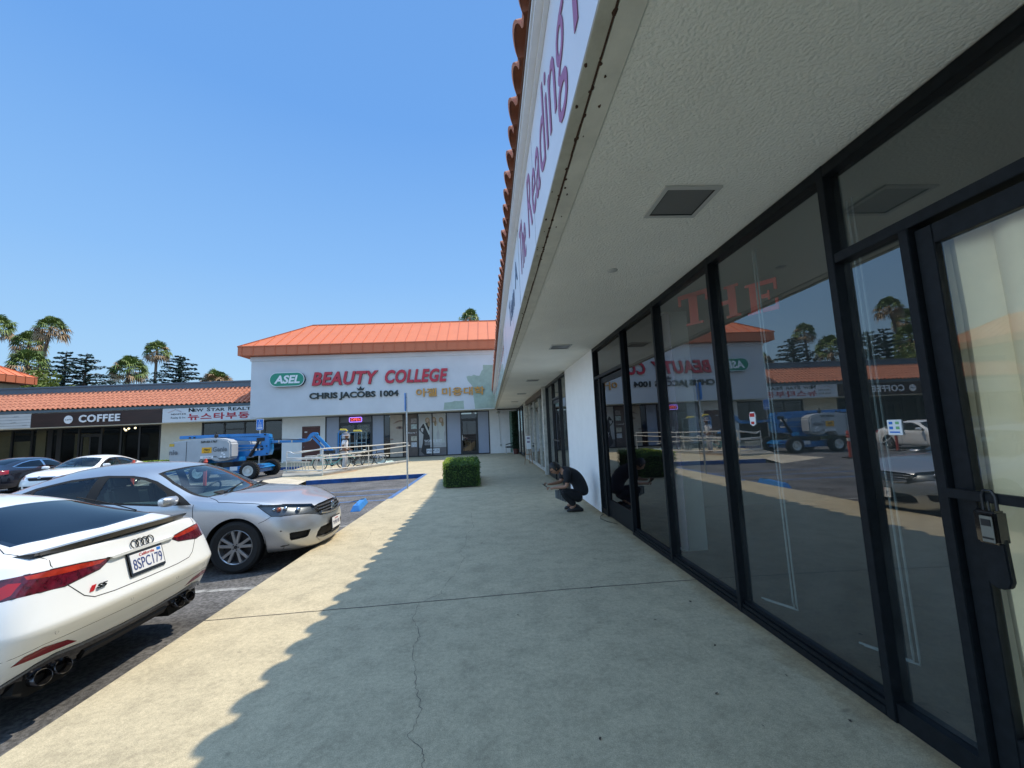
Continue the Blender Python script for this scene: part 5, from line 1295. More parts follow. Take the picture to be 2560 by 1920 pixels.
# black diffuser and the bright strip above it
up = [(-.93, .250), (-.86, .335), (-.793, .372), (-.703, .407), (-.596, .424), (-.433, .405), (-.129, .392), (.129, .392), (.433, .405), (.596, .424), (.703, .407), (.793, .372), (.86, .335), (.93, .25)]
lo = [(u, v-.020) for u, v in up]
extract(bm, cut(bm, REAR, up + lo[::-1], nmin=.05, wmin=-.62), 'chrome_strip', P('strip_chrome', (.30, .33, .36), .25, metal=.8), AUD, off=.006)
extract(bm, cut(bm, REAR, lo + [(.93, .05), (-.93, .05)], nmin=-.5, wmin=-.62), 'rear_diffuser', M_gloss_black, AUD, off=-.004)
m = MB()
for y in (-.25, -.12, .12, .25): m.prism([(.20, .36), (.20, .27), (.34, .22), (.34, .36)], lambda u, v, d: (u, d, v), y-.008, y+.008)
m.prism([(.19, .36), (.165, .31), (.19, .27), (.40, .23), (.40, .36)], lambda u, v, d: (u, d, v), -.36, .36)
m.build('diffuser_fin', M_black, AUD)
for s in (1, -1):
    for y in (.63, .505):
        e = MB(); n = 28
        prof = [(.30, .056), (.165, .056), (.158, .053), (.158, .048), (.30, .046)]
        vs = []; fs = []
        for k in range(n):
            a = 2*math.pi*k/n
            for (xx, rr) in prof: vs.append((xx + .018*math.sin(a), s*y + rr*math.cos(a)*1.05, .300 + rr*math.sin(a)*.82))
        for k in range(n):
            k2 = (k+1) % n
            for i in range(4): fs.append((k*5+i, k*5+i+1, k2*5+i+1, k2*5+i))
        e.add(vs, fs, 0, True); t_ = e.build('exhaust_tip', P('dark_chrome', (.12, .12, .13), .18, metal=.95), AUD)
        e = MB(); e.cyl((.22, s*y, .300), (.23, s*y, .300), .046, 20); e.build('exhaust_bore', M_gap, t_)
for s in (1, -1):
    m = MB()
    m.prism([(s*.40, .36), (s*.43, .21), (s*.68, .215), (s*.76, .27), (s*.74, .36)], lambda u, v, d: (d, u, v), .20, .40)
    m.build('exhaust_shroud', M_gap, AUD)
# lid seams
col = []
ls = [(-.618, 1.03), (-.632, .964), (-.622, .902), (-.575, .82), (-.50, .727), (-.44, .695), (-.299, .684), (0, .682), (.299, .684), (.44, .695), (.50, .727), (.575, .82), (.622, .902), (.632, .964), (.618, 1.03)]
strip(bm, REAR, ls, .007, col)
for s in (1, -1): strip(bm, TOP, [(.535, s*.590), (.45, s*.635), (.36, s*.632), (.25, s*.622), (.19, s*.632)], .007, col, wmin=.5)
strip(bm, REAR, [(-.86, .497), (-.7, .520), (0, .515), (.7, .520), (.86, .497)], .004, col)
flush_gaps(bm, col, AUD)
# parking sensors, emblem, badge
for u in (-.66, -.15, .30, .66):
    q = surf_line(aud_bvh, REAR, [(u, .57)], .001)
    if q:
        m = MB(); c = q[0]; m.tube([(c.x-.001, c.y+.011*math.cos(a), c.z+.011*math.sin(a)) for a in [2*math.pi*k/14 for k in range(14)]], .0012, 4, closed=True); m.build('parking_sensor', P('sensor_ring', (.3, .3, .3), .5), AUD)
m = MB()
for k in range(4):
    yc = -.072+k*.048
    q = surf_line(aud_bvh, REAR, [(yc, .945)], .008)[0]
    q2 = surf_line(aud_bvh, REAR, [(yc, .990)], .008)[0]; t2 = (q2-q).normalized()
    m.tube([q + Vector((0, -1, 0))*.0325*math.cos(a) + t2*.0325*math.sin(a) for a in [2*math.pi*j/28 for j in range(28)]], .0040, 6, closed=True)
m.build('ring_emblem', M_gloss_black, AUD)
q = surf_line(aud_bvh, REAR, [(-.41, .752)], .004)[0]
m = MB(); m.prism([(.055, -.019), (.026, -.019), (.012, .019), (.04, .019)], lambda u, v, d: (d, q.y+u, q.z+v), q.x-.004, q.x+.002); bd = m.build('badge', P('badge_red', (.6, .01, .02), .3), AUD)
put_text('badge_text', 'S5', M_gloss_black, (q.x-.006, q.y+.012, q.z-.016), (0, -1, 0), (0, 0, 1), .075, .032, .006, bd, bold=.05, shear=.2)
# spoiler blade
m = MB(); vs = []; fs = []; n = 36
for k in range(n+1):
    y = -.655+1.31*k/n; t = abs(y)/.655; x0 = .128+.125*t**2.2; tp = 1-.55*max(0, (t-.8)/.2)
    zt = 1.080-.030*t**2; kink = .012 if abs(abs(y)-.30) < .05 else 0
    vs += [(x0-.012, y, zt), (x0-.002, y, zt-.038*tp), (x0+.035, y, 1.030-.022*t**2), (x0+.16, y, 1.052-.022*t**2), (x0+.05, y, zt-.012*tp)]
for k in range(n):
    for i in range(5): fs.append((k*5+i, k*5+(i+1) % 5, (k+1)*5+(i+1) % 5, (k+1)*5+i))
fs += [(0, 1, 2, 3, 4), tuple(n*5+i for i in (4, 3, 2, 1, 0))]
m.add(vs, fs, 0, True); m.build('spoiler', P('carbon_black', (.008, .008, .009), .3, coat=.35, var=.5, vscale=90), AUD)
# plate on the tail
qa = surf_line(aud_bvh, REAR, [(0, .89)], .006)[0]; qb = surf_line(aud_bvh, REAR, [(0, .73)], .006)[0]
upv2 = (qa-qb).normalized(); nn2 = Vector((0, -1, 0)).cross(upv2); mid = (qa+qb)/2
Mx = Matrix((Vector((0, -1, 0)), upv2, nn2)).transposed()
m = MB(); m.obox(mid, (.335, .185, .014), Mx); pf = m.build('plate_frame', M_gloss_black, AUD, bevel=.006)
m = MB(); m.obox(mid+nn2*.0085-upv2*.0, (.300, .135, .006), Mx); m.build('license_plate', M_plate, pf)
put_text('plate_text', '8SPC179', P('plate_blue_ink', (.04, .07, .22), .5), mid+nn2*.0118+Vector((0, .135, 0))-upv2*.052, (0, -1, 0), upv2, .27, .080, .002, pf, bold=.0)
put_text('plate_state', 'California', M_red_ink, mid+nn2*.0118+Vector((0, .07, 0))+upv2*.040, (0, -1, 0), upv2, .14, .022, .002, pf)
m = MB(); m.obox(mid+nn2*.0125+Vector((0, -.115, 0))+upv2*.052, (.035, .022, .002), Mx); m.build('plate_sticker', M_blue_sign, pf)
m = MB(); m.prism([(-.30, .918), (.30, .918), (.27, .898), (-.27, .898)], lambda u, v, d: (d, u, v), qa.x-.010, qa.x+.03); m.build('plate_recess_lip', M_white_car, AUD)
finish_body(bm, AUD, M_white_car)
for (x, s) in ((1.07, -1), (1.07, 1), (3.89, -1), (3.89, 1)): wheel(AUD, x, s*.79, .34, (5, .16, 1), s, w=.25)
m = MB(); m.tube([(.60, .53, 1.115), (.80, .535, 1.175), (1.0, .515, 1.232), (1.1, .50, 1.26)], .006, 5); m.tube([(.60, -.53, 1.115), (.80, -.535, 1.175), (1.0, -.515, 1.232), (1.1, -.50, 1.26)], .006, 5); m.build('roof_trim', M_gap, AUD)
# ------------------------------------------------------------------ the two cars in the middle row
def small_sedan(name, label, loc, rz, pnt, glass, front=True, kw={}, chrome_line=False, style=(5, .2, 1)):
    t = thing(name, label, 'car', loc, rz)
    b = loft_body(sedan_rings(**kw), 2, creases=[(5, 3, 12, .4), (2, 3, 13, .3), (6, 0, 3, .5)])
    sx, sz = kw.get('sx', 1), kw.get('sz', 1)
    for wx in (0, -2.775*sx): wheel_well(b, t, wx, .325, .37, .88)
    g1 = [(-.75, .955), (-.95, 1.07), (-1.2, 1.19), (-1.5, 1.285), (-1.82, 1.30), (-1.82, .985)]
    g2 = [(-1.92, .99), (-1.92, 1.30), (-2.3, 1.285), (-2.7, 1.21), (-3.1, 1.09), (-3.0, 1.05)]
    dl = [(-.66, .935), (-.95, 1.10), (-1.2, 1.22), (-1.5, 1.315), (-1.82, 1.33), (-2.3, 1.315), (-2.7, 1.235), (-3.18, 1.085), (-3.0, 1.03), (-1.8, .96)]
    sc = lambda P_: [(x*sx, z*sz) for x, z in P_]
    side_windows(b, t, [sc(g1), sc(g2)], sc(dl), glass, M_chrome if chrome_line else M_gap)
    bv = BVHTree.FromBMesh(b)
    ws2 = [(u*.98, v) for u, v in ws]
    extract(b, cut(b, Proj((-.37*sx, 0, 1.015*sz), (0, 1, 0), (-.89, 0, .456)), ws2, nmin=.1), 'windshield', glass, t, off=-.003)
    extract(b, cut(b, Proj((-2.6*sx, 0, 1.42*sz), (0, -1, 0), (.90, 0, .43)), [(-.50, -.70), (0, -.78), (.50, -.70), (.50, -.02), (0, .03), (-.50, -.02)], nmin=.1, wmin=-.6), 'rear_window', glass, t, off=-.003)
    hl2 = [(-.42, .80), (-.30, .83), (.10, .775), (.30, .735), (.33, .68), (.10, .685), (-.25, .72)]
    for s in (-1, 1):
        pr = corner(s); fs = cut(b, pr, mir([(u, v*sz) for u, v in hl2], s)); hh = extract(b, fs, 'headlight', P('lamp_silver', (.35, .37, .40), .15, metal=.6, coat=.8, var=.5, vscale=14), t, off=.002)
        fs = cut(b, pr, mir([(-.05, .40), (.18, .42), (.16, .30), (-.05, .30)], s)); extract(b, fs, 'fog_lamp_recess', M_gap, t, off=-.02)
        pr2 = Proj((-3.94*sx, 0, 0), (-.62*s, -.785, 0), (0, 0, 1))
        fs = cut(b, pr2, mr([(-.95, .95), (-.60, .93), (-.35, .90), (-.38, .80), (-.62, .76), (-.95, .80)], s), wmin=-1.2); extract(b, fs, 'taillight', P('tail_red', (.30, .015, .02), .2, coat=.7), t, off=.002)
    fr_ = [(-.42, .73), (0, .745), (.42, .73), (.38, .66), (.30, .60), (-.30, .60), (-.38, .66)]
    g = extract(b, cut(b, FRONT, fr_), 'grille', M_gap, t, off=-.01)
    pts = surf_line(bv, FRONT, [(-.42+.84*k/10, .715) for k in range(11)], .006)
    if pts and front: m = MB(); m.tube(pts, .022, 6); m.build('grille_bar', M_chrome, t)
    extract(b, cut(b, FRONT, [(-.50, .42), (.50, .42), (.42, .27), (-.42, .27)]), 'lower_intake', M_gap, t, off=-.01)
    if front:
        q = surf_line(bv, FRONT, [(0, .70)], .03)[0]; m = MB(); m.tube([(q.x, q.y+.05*math.cos(a), q.z+.04*math.sin(a)) for a in [2*math.pi*k/14 for k in range(14)]], .01, 5, closed=True); m.build('front_emblem', M_chrome, t)
    cl = []
    for s in (-1, 1):
        pr = side_proj(s)
        strip(b, pr, sp_(s, [(-.56, .90), (-.53, .6), (-.56, .28)]), .014, cl, wmin=.3); strip(b, pr, sp_(s, [(-1.87, .97), (-1.86, .6), (-1.88, .28)]), .014, cl, wmin=.3)
    flush_gaps(b, cl, t); finish_body(b, t, pnt)
    for s in (-1, 1):
        mirror_(t, -.74, s*.90, 1.0, s, pnt)
        m = MB()
        for xx in (-1.68, -2.55): m.tube([(xx-.09, s*.895, .80), (xx-.07, s*.925, .81), (xx+.07, s*.925, .81), (xx+.09, s*.895, .80)], .014, 6)
        m.build('door_handle', pnt, t)
    for (x, s) in ((0, -1), (0, 1), (-2.775*sx, -1), (-2.775*sx, 1)): wheel(t, x, s*.77, .33, style, s)
    interior(t)
    return t
small_sedan('white_sedan', 'white sedan parked facing the camera beside the black sedan', (-16.43, 16.86, ZA), R(-81.4), M_white_car2, G_car, True, dict(sx=.97, sy=.975, sz=.965, fast=1.0, rear=-3.85))
small_sedan('black_sedan', 'black sedan with bright window outline at the left edge', (-20.75, 21.2, ZA), R(98.6), M_black_car, G_dark, False, dict(sx=1.0, sy=1.0, sz=.985, fast=1.0), True)
# ================================================================== BOOM LIFT
M_lift_blue = P('lift_blue', (0.006, 0.19, 0.50), .35, coat=.4, var=.10, vscale=3)
M_lift_grey = P('lift_cover_grey', (0.42, 0.44, 0.45), .5, var=.06, vscale=2)
M_cyl = P('hydraulic_black', (.012, .012, .014), .4)
lift = thing('boom_lift', 'blue articulated boom lift with grey engine covers parked before the realty office', 'boom lift', (-12.3, 20.4, ZA))
def lb(mb, name, mat, parent=lift, **k):
    for i, v in enumerate(mb.v): mb.v[i] = (v[0]+12.3, v[1]-20.4, v[2]-ZA)
    return mb.build(name, mat, parent, **k)
# covers: side wall with rounded ends
def cover(y0, y1, name):
    m = MB(); out = []
    xa, xb = -14.36, -11.68; z0, z1 = .62, 1.74
    prof = [(xa+.04, .72), (xa, .95), (xa+.02, 1.50), (xa+.10, 1.66), (-13.6, 1.72), (-12.8, 1.78), (-12.2, 1.74), (xb-.12, 1.66), (xb, 1.52), (xb+.02, .85), (xb-.08, .76), (-12.3, .70), (-12.55, .82), (-12.9, .84), (-13.05, .62), (-13.7, .60)]
    m.prism(prof, lambda u, v, d: (u, d, v), y0, y1); return lb(m, name, M_lift_grey, bevel=.06)
cv = cover(19.35, 19.95, 'engine_cover'); cover(21.0, 21.5, 'engine_cover')
m = MB(); m.box(-13.60, -13.585, 19.342, 19.349, .62, 1.70); lb(m, 'cover_seam', M_gap, cv) if False else None
cvp = lift
m = MB(); m.box(-13.60, -13.585, 19.340, 19.349, .66, 1.66); lb(m, 'cover_seam', M_gap)
m = MB(); m.prism([(-14.33, 1.46), (-14.12, 1.46), (-14.12, 1.58), (-14.33, 1.58)], lambda u, v, d: (u, d, v), 19.342, 19.348); lb(m, 'yellow_sticker', P('sticker_yellow', (.60, .38, .03), .5))
m = MB(); m.box(-12.93, -12.50, 19.341, 19.348, 1.10, 1.36); ys_ = lb(m, 'rental_sticker', P('rental_yellow', (.85, .42, .01), .5))
def ltxt(name, body, mat, x, z, w, h, par, **k): return put_text(name, body, mat, (x+12.3, 19.338-20.4, z-ZA), (1, 0, 0), (0, 0, 1), w, h, .003, par, **k)
ltxt('sticker_text', 'Herc', M_blk, -12.84, 1.21, .27, .10, ys_, bold=.03, shear=.25); ltxt('sticker_text', 'Rentals', M_blk, -12.82, 1.13, .22, .05, ys_)
ltxt('maker_letters', 'Genie', P('lift_letter_grey', (.17, .18, .19), .5), -12.45, 1.15, .62, .22, lift, bold=.03)
ltxt('maker_letters', 'nie', P('lift_letter_grey', (.17, .18, .19), .5), -14.32, 1.08, .36, .22, lift, bold=.03)
ltxt('unit_number', '569-03-1767', M_blk, -12.98, 1.56, .72, .10, lift, bold=.03)
m = MB(); m.box(-12.98, -12.42, 19.342, 19.348, .86, .98); nn_ = lb(m, 'number_sticker', M_plate); ltxt('sticker_text', '7131767', P('lift_letter_grey', (.17, .18, .19), .5), -12.85, .885, .36, .06, nn_)
for (x, z) in ((-12.03, 1.08), (-11.95, 1.02), (-12.08, .92), (-11.93, .90)):
    m = MB(); m.box(x-.05, x+.04, 19.342, 19.348, z-.035, z+.035); lb(m, 'white_sticker', M_plate)
m = MB(); m.prism([(-12.75, .8), (-12.6, .9), (-12.25, .9), (-12.15, .80), (-11.8, .82), (-11.75, .88), (-12.2, .87), (-12.3, .96), (-12.65, .96), (-12.8, .86)], lambda u, v, d: (u, d, v), 19.343, 19.349); lb(m, 'dark_stripe', P('cover_stripe', (.14, .145, .15), .5))
m = MB(); m.box(-14.1, -11.9, 19.95, 21.0, .62, 1.05); lb(m, 'turntable', M_lift_blue, bevel=.03)
m = MB(); m.cyl((-12.3, 20.4, .40), (-12.3, 20.4, .63), .55, 24); lb(m, 'slew_ring', M_cyl)
m = MB(); m.box(-13.5, -10.7, 19.9, 21.1, .10, .42); m.prism([(-11.9, .42), (-11.6, .22), (-10.9, .16), (-10.6, .30), (-10.9, .46)], lambda u, v, d: (u, d, v), 19.8, 21.2); lb(m, 'chassis', M_lift_blue, bevel=.02)
m = MB(); m.box(-11.95, -11.62, 19.79, 19.798, .24, .42); lb(m, 'white_sticker', M_plate)
m = MB(); m.cyl((-10.92, 19.5, .22), (-10.92, 21.4, .22), .07, 10); m.cyl((-13.1, 19.5, .22), (-13.1, 21.4, .22), .07, 10); lb(m, 'axle', M_cyl)
M_wheel_white = P('wheel_offwhite', (.62, .62, .58), .5)
for (x, y, s) in ((-10.92, 19.52, -1), (-13.1, 19.52, -1), (-10.92, 21.4, 1), (-13.1, 21.4, 1)):
    t = MB(); t.revolve([(.22, -.14), (.33, -.15), (.372, -.12), (.372, .12), (.33, .15), (.22, .14)], (0, 0, 0), 'y', 36)
    for k in range(26):
        a = 2*math.pi*k/26
        for sg in (-1, 1):
            c = Vector((.378*math.cos(a+sg*.05), sg*.075, .378*math.sin(a+sg*.05))); rm = Matrix.Rotation(-a, 3, 'Y') @ Matrix.Rotation(sg*R(28), 3, 'X')
            t.obox(c, (.05, .15, .035), rm)
    ty = t.build('wheel', M_rubber, lift, loc=(x+12.3, y-20.4, .375))
    t = MB(); t.revolve([(.235, s*.145), (.215, s*.15), (.20, s*.10), (.15, s*.05), (.0, s*.05)], (0, 0, 0), 'y', 28); t.build('rim', M_wheel_white, ty)
    t = MB(); t.cyl((0, s*.05, 0), (0, s*.12, 0), .085, 18); t.build('hub', M_wheel_white, ty)
# boom sections
YB = 20.3
def beam(name, a, b, h, w=.22, mat=M_lift_blue, y=YB, **k):
    m = MB(); m.bar((a[0], y, a[1]), (b[0], y, b[1]), w, h); return lb(m, name, mat, bevel=.012, **k)
m = MB(); m.prism([(-14.5, 1.78), (-14.5, 1.93), (-12.2, 1.93), (-10.7, 1.90), (-10.43, 1.86), (-10.40, 1.70), (-10.75, 1.52), (-12.1, 1.62), (-12.4, 1.76)], lambda u, v, d: (u, d, v), YB-.16, YB+.16); lb(m, 'main_boom', M_lift_blue, bevel=.02)
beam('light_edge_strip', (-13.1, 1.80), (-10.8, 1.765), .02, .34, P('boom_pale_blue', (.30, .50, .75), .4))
beam('upper_link', (-12.3, 1.36), (-10.6, 1.33), .12)
beam('upper_link', (-12.3, 1.20), (-10.6, 1.24), .07)
beam('lower_boom', (-12.4, .98), (-10.55, .98), .24, .26)
m = MB(); m.prism([(-10.85, .84), (-10.42, .88), (-10.35, 1.1), (-10.38, 1.66), (-10.6, 1.72), (-10.78, 1.45), (-10.62, 1.2), (-10.75, 1.05)], lambda u, v, d: (u, d, v), YB-.19, YB+.19); lb(m, 'end_bracket', M_lift_blue, bevel=.015)
m = MB(); m.cyl((-11.15, YB-.2, 1.0), (-10.85, YB-.2, 1.58), .055, 12); m.cyl((-11.25, YB-.2, .85), (-11.1, YB-.2, 1.1), .075, 12); m.box(-10.95, -10.6, YB-.22, YB+.22, 1.55, 1.70); lb(m, 'lift_cylinder', M_cyl)
m = MB()
for p in ((-10.6, 1.84), (-10.75, 1.30), (-10.5, 1.30), (-10.48, .95), (-14.0, 1.83), (-13.8, 1.83)): m.cyl((p[0], YB-.215, p[1]), (p[0], YB+.2, p[1]), .035, 10)
lb(m, 'pivot_pin', M_cyl)
beam('extension_boom', (-10.7, 1.50), (-8.9, 1.455), .12, .16)
m = MB(); m.tube([(-10.9, YB-.1, 1.60), (-10.3, YB-.1, 1.615), (-9.6, YB-.1, 1.575), (-9.0, YB-.1, 1.53), (-8.8, YB-.08, 1.50)], .022, 6); m.tube([(-10.9, YB-.1, 1.42), (-10.3, YB-.12, 1.40), (-9.9, YB-.12, 1.44)], .012, 6); lb(m, 'hose', M_cyl)
m = MB()
for x in (-10.0, -9.4): m.box(x-.03, x+.03, YB-.09, YB+.09, 1.40, 1.55)
lb(m, 'hose_clamp', M_galv)
m = MB(); m.prism([(-9.15, 1.42), (-9.2, 1.56), (-9.0, 1.58), (-8.72, 1.55), (-8.55, 1.80), (-8.42, 1.86), (-8.26, 1.84), (-8.20, 1.76), (-8.42, 1.68), (-8.60, 1.45), (-8.85, 1.40)], lambda u, v, d: (u, d, v), YB-.10, YB+.10); lb(m, 'knuckle', M_lift_blue, bevel=.015)
beam('jib', (-8.34, 1.76), (-7.55, .92), .13, .15); beam('jib', (-8.46, 1.62), (-7.80, .92), .07, .15)
m = MB(); m.box(-7.95, -7.45, YB-.12, YB+.14, .80, .96); lb(m, 'platform_mount', M_cyl)
# platform cage
m = MB(); x0, x1, y0, y1 = -7.45, -6.28, 20.7, 21.45
def loop(z): m.tube([(x0, y0, z), (x1, y0, z), (x1, y1, z), (x0, y1, z)], .018, 6, closed=True)
loop(.84); loop(1.25); loop(1.78)
for (x, y) in ((x0, y0), (x1, y0), (x0, y1), (x1, y1), (-6.85, y0), (-6.85, y1), (-6.5, y0)): m.tube([(x, y, .84), (x, y, 1.78)], .018, 6)
lb(m, 'platform_rail', P('platform_steel', (.16, .25, .30), .5, metal=.4))
m = MB(); m.box(x0, x1, y0, y1, .80, .825); lb(m, 'platform_floor', M_galv)
m = MB(); m.tube([(-7.40, 20.7, .95), (-7.40, 20.7, 1.75), (-7.34, 20.7, 1.88), (-7.0, 20.7, 1.88), (-6.96, 20.7, 1.80)], .03, 8); m.tube([(-7.30, 20.7, 1.0), (-7.30, 20.7, 1.65), (-7.1, 20.7, 1.68)], .025, 6); lb(m, 'console_frame', M_lift_blue)
m = MB(); m.tube([(-7.32, 20.7, 1.93), (-7.05, 20.7, 1.92), (-6.98, 20.7, 1.84)], .05, 8); m.tube([(-6.9, 21.4, 1.86), (-6.55, 21.4, 1.86), (-6.5, 21.4, 1.8)], .045, 8); lb(m, 'yellow_pad', P('pad_yellow', (.62, .48, .05), .6))
m = MB(); m.box(-7.25, -6.95, 20.72, 20.95, 1.5, 1.74); lb(m, 'control_box', M_lift_grey)
m = MB(); m.sphere((-12.55, 19.7, 1.86), .09, 10); m.cyl((-12.55, 19.7, 1.76), (-12.55, 19.7, 2.02), .03, 8); lb(m, 'exhaust_cap', M_cyl)

# ================================================================== HANDRAIL
rail = thing('handrail', 'pale metal handrail along the curb ramp in front of the college', 'handrail', (-7, 20, 0))
def hr(mb, name, mat=M_rail, **k):
    for i, v in enumerate(mb.v): mb.v[i] = (v[0]+7, v[1]-20, v[2])
    return mb.build(name, mat, rail, **k)
PR, PM, PL, PE = (-4.73, 24.3), (-6.03, 21.0), (-6.97, 17.72), (-9.45, 19.85)
for p, zt in ((PR, 1.10), (PM, 1.09), (PL, 1.12), (PE, 1.0)):
    m = MB(); m.tube([(p[0], p[1], .02), (p[0], p[1], zt)], .026, 8); hr(m, 'post')
zs = {0: (1.10, 1.08, 1.12, 1.00), 1: (.93, .82, .80, .70), 2: (.57, .62, .71, .62), 3: (.08, .12, .23, .12)}
for k in range(4):
    a, b, c, d = zs[k]; r_ = .026 if k != 2 else .02
    pts = [(PR[0]+(.1 if k == 1 else 0), PR[1]+(.1 if k == 1 else 0), a), (PM[0], PM[1], b), (PL[0], PL[1], c)]
    m = MB(); m.tube(pts, r_, 8); hr(m, 'rail')
    if k == 0: pts = [(PL[0], PL[1], c), (-8.2, 18.75, .98), (-8.9, 19.35, .90), (-9.2, 19.6, .99), (-9.45, 19.85, 1.0)]
    else: pts = [(PL[0], PL[1], c-.05*(k == 1)), (PE[0], PE[1], d)]
    m = MB(); m.tube(pts, r_, 8); hr(m, 'rail')
m = MB(); m.tube([(-9.4, 19.9, .95), (-8.0, 21.4, 1.02), (-6.6, 23.0, 1.05)], .024, 8); m.tube([(-9.4, 19.9, .60), (-8.0, 21.4, .66), (-6.6, 23.0, .70)], .02, 8); hr(m, 'back_rail')
for p in ((-8.0, 21.4), (-6.6, 23.0)):
    m = MB(); m.tube([(p[0], p[1], .02), (p[0], p[1], 1.03)], .024, 8); hr(m, 'post')
# ladder lying on its side
ld = thing('ladder', 'pale ladder lying on its side at the left end of the handrail', 'ladder', (-8.8, 19.5, 0), 0)
M_ladder = P('ladder_fibreglass', (.58, .54, .44), .6, var=.15, vscale=6)
a, b = Vector((-.85+.0, .62, 0)), Vector((.85, -.68, 0))
for z in (.13, .50):
    m = MB(); m.bar(a+Vector((-.12, .1, z)), b+Vector((0, 0, z+.03)), .03, .075); m.build('side_rail', M_ladder, ld, bevel=.006)
for k in range(9):
    p = a.lerp(b, (k+.5)/9); m = MB(); m.tube([p+Vector((0, 0, .15)), p+Vector((0, 0, .50))], .014, 6); m.build('rung', M_ladder, ld)
# ================================================================== BICYCLES
def bike(name, label, p0, p1, col, step=True, zr=.33, dark=False):
    """p0 rear contact, p1 front contact"""
    a = Vector((*p0, 0)); b = Vector((*p1, 0)); t = thing(name, label, 'bicycle', (a.x, a.y, 0)); d = (b-a); L = d.length; u = d.normalized()
    fm = P('bike_paint_'+name+str(len(MATS)), col, .35, coat=.5)
    def pt(s, z): return u*s+Vector((0, 0, z))
    for s in (0, L):
        w = MB(); c = pt(s, zr); w.tube([c+u*(zr-.02)*math.cos(q)+Vector((0, 0, (zr-.02)*math.sin(q))) for q in [2*math.pi*k/26 for k in range(26)]], .02, 6, closed=True); wo = w.build('wheel', M_rubber, t)
        w = MB(); w.tube([c+u*(zr-.045)*math.cos(q)+Vector((0, 0, (zr-.045)*math.sin(q))) for q in [2*math.pi*k/26 for k in range(26)]], .009, 5, closed=True)
        for k in range(14):
            q = 2*math.pi*k/14; w.tube([c, c+u*(zr-.05)*math.cos(q)+Vector((0, 0, (zr-.05)*math.sin(q)))], .0028, 3)
        w.cyl(c+Vector((0, -.04, 0)), c+Vector((0, .04, 0)), .022, 8); w.build('rim', M_galv, wo)
    bb = pt(L*.42, .28); st = pt(L*.30, .72); hd = pt(L*.80, .84); hb = pt(L*.83, .64)
    m = MB(); m.tube([bb, st], .017, 8); m.tube([hb, hd], .02, 8); m.tube([bb, pt(0, zr)], .012, 6); m.tube([st-Vector((0, 0, .08)), pt(0, zr)], .010, 6)
    m.tube([hb, (bb+hb)/2-Vector((0, 0, .05)), bb] if step else [hb, bb], .019, 8)
    m.tube([hd-Vector((0, 0, .06)), bb.lerp(st, .5 if step else .95)], .017, 8); m.build('frame', fm, t)
    m = MB(); m.tube([hb, pt(L*.90, .55), pt(L, zr)], .014, 6); m.build('fork', fm, t)
    m = MB(); s1 = Vector((-u.y, u.x, 0)); top = hd+Vector((0, 0, .12)); m.tube([hd, top], .013, 6); m.tube([top-u*.12+s1*.28, top+s1*.2, top, top-s1*.2, top-u*.12-s1*.28], .012, 6); m.build('handlebar', M_galv if not dark else M_black, t)
    m = MB(); m.sphere(st+Vector((0, 0, .10))-u*.04, .12, 10, sc=(1.05, .65, .35)); m.tube([st, st+Vector((0, 0, .08))], .012, 6); m.build('saddle', M_black if not dark else M_trim, t)
    m = MB(); m.cyl(bb+s1*.05, bb+s1*.06, .085, 16); m.tube([bb-s1*.08, bb-s1*.08+u*.15-Vector((0, 0, .06))], .010, 5); m.tube([bb+s1*.08, bb+s1*.08-u*.15+Vector((0, 0, .06))], .010, 5); m.build('crank', M_rim_dark, t)
    if step:
        m = MB(); c = pt(0, zr); m.tube([c+u*(zr+.03)*math.cos(q)+Vector((0, 0, (zr+.03)*math.sin(q))) for q in [R(20+150*k/12) for k in range(13)]], .016, 5); c = pt(L, zr); m.tube([c+u*(zr+.03)*math.cos(q)+Vector((0, 0, (zr+.03)*math.sin(q))) for q in [R(30+110*k/10) for k in range(11)]], .016, 5); m.build('fender', fm, t)
    return t
bike('bicycle', 'teal step-through bicycle held by the standing worker', (-8.05, 20.15), (-6.85, 20.45), (.16, .50, .43))
bike('bicycle', 'dark bicycle right behind the teal one', (-7.35, 21.3), (-6.3, 21.7), (.03, .03, .035), False, dark=True)
bike('bicycle', 'black bicycle with pale saddle nearest the windows', (-7.0, 22.6), (-5.95, 22.9), (.012, .012, .012), False, dark=True)
# planks and tarp
M_plank = P('whitewashed_plank', (.62, .60, .55), .8, var=.15, vscale=5, aniso=(1, 8, 8))
for lab, a, b, w in (('long pale plank in front of the brown door', (-10.0, 23.2, .60), (-9.1, 23.0, .62), .28), ('short pale board right of the brown door plank', (-9.2, 22.8, .68), (-8.6, 22.7, .70), .22), ('long pale board behind the bicycles', (-7.9, 23.8, .55), (-5.7, 23.6, .42), .20)):
    t = thing('plank', lab, 'plank', ((a[0]+b[0])/2, a[1], 0), group='pale boards on low supports'); o = Vector(((a[0]+b[0])/2, a[1], 0))
    m = MB(); m.bar(Vector(a)-o, Vector(b)-o, w, .06); m.build('board', M_plank, t)
    for f in (.2, .8):
        p = Vector(a).lerp(Vector(b), f)-o; m = MB()
        for dx in (-.12, .12): m.bar(p+Vector((dx, 0, -.02)), Vector((p.x+dx*2, p.y, 0)), .04, .04)
        m.build('leg', M_plank, t)
t = thing('tarp', 'crumpled pale green tarp on the ground at the right end of the handrail', 'tarp', (-5.8, 23.6, 0))
m = MB(); n = 16; vs = []; fs = []
for i in range(n):
    for j in range(8):
        x = -.55+1.15*i/(n-1); y = -.25+.5*j/7; e = max(0, 1-((x)/.62)**2)*max(0, 1-(y/.27)**2); vs.append((x, y, .015+e*(.16+.06*math.sin(x*13+j))*(1-.4*x)))
for i in range(n-1):
    for j in range(7): fs.append((i*8+j, (i+1)*8+j, (i+1)*8+j+1, i*8+j+1))
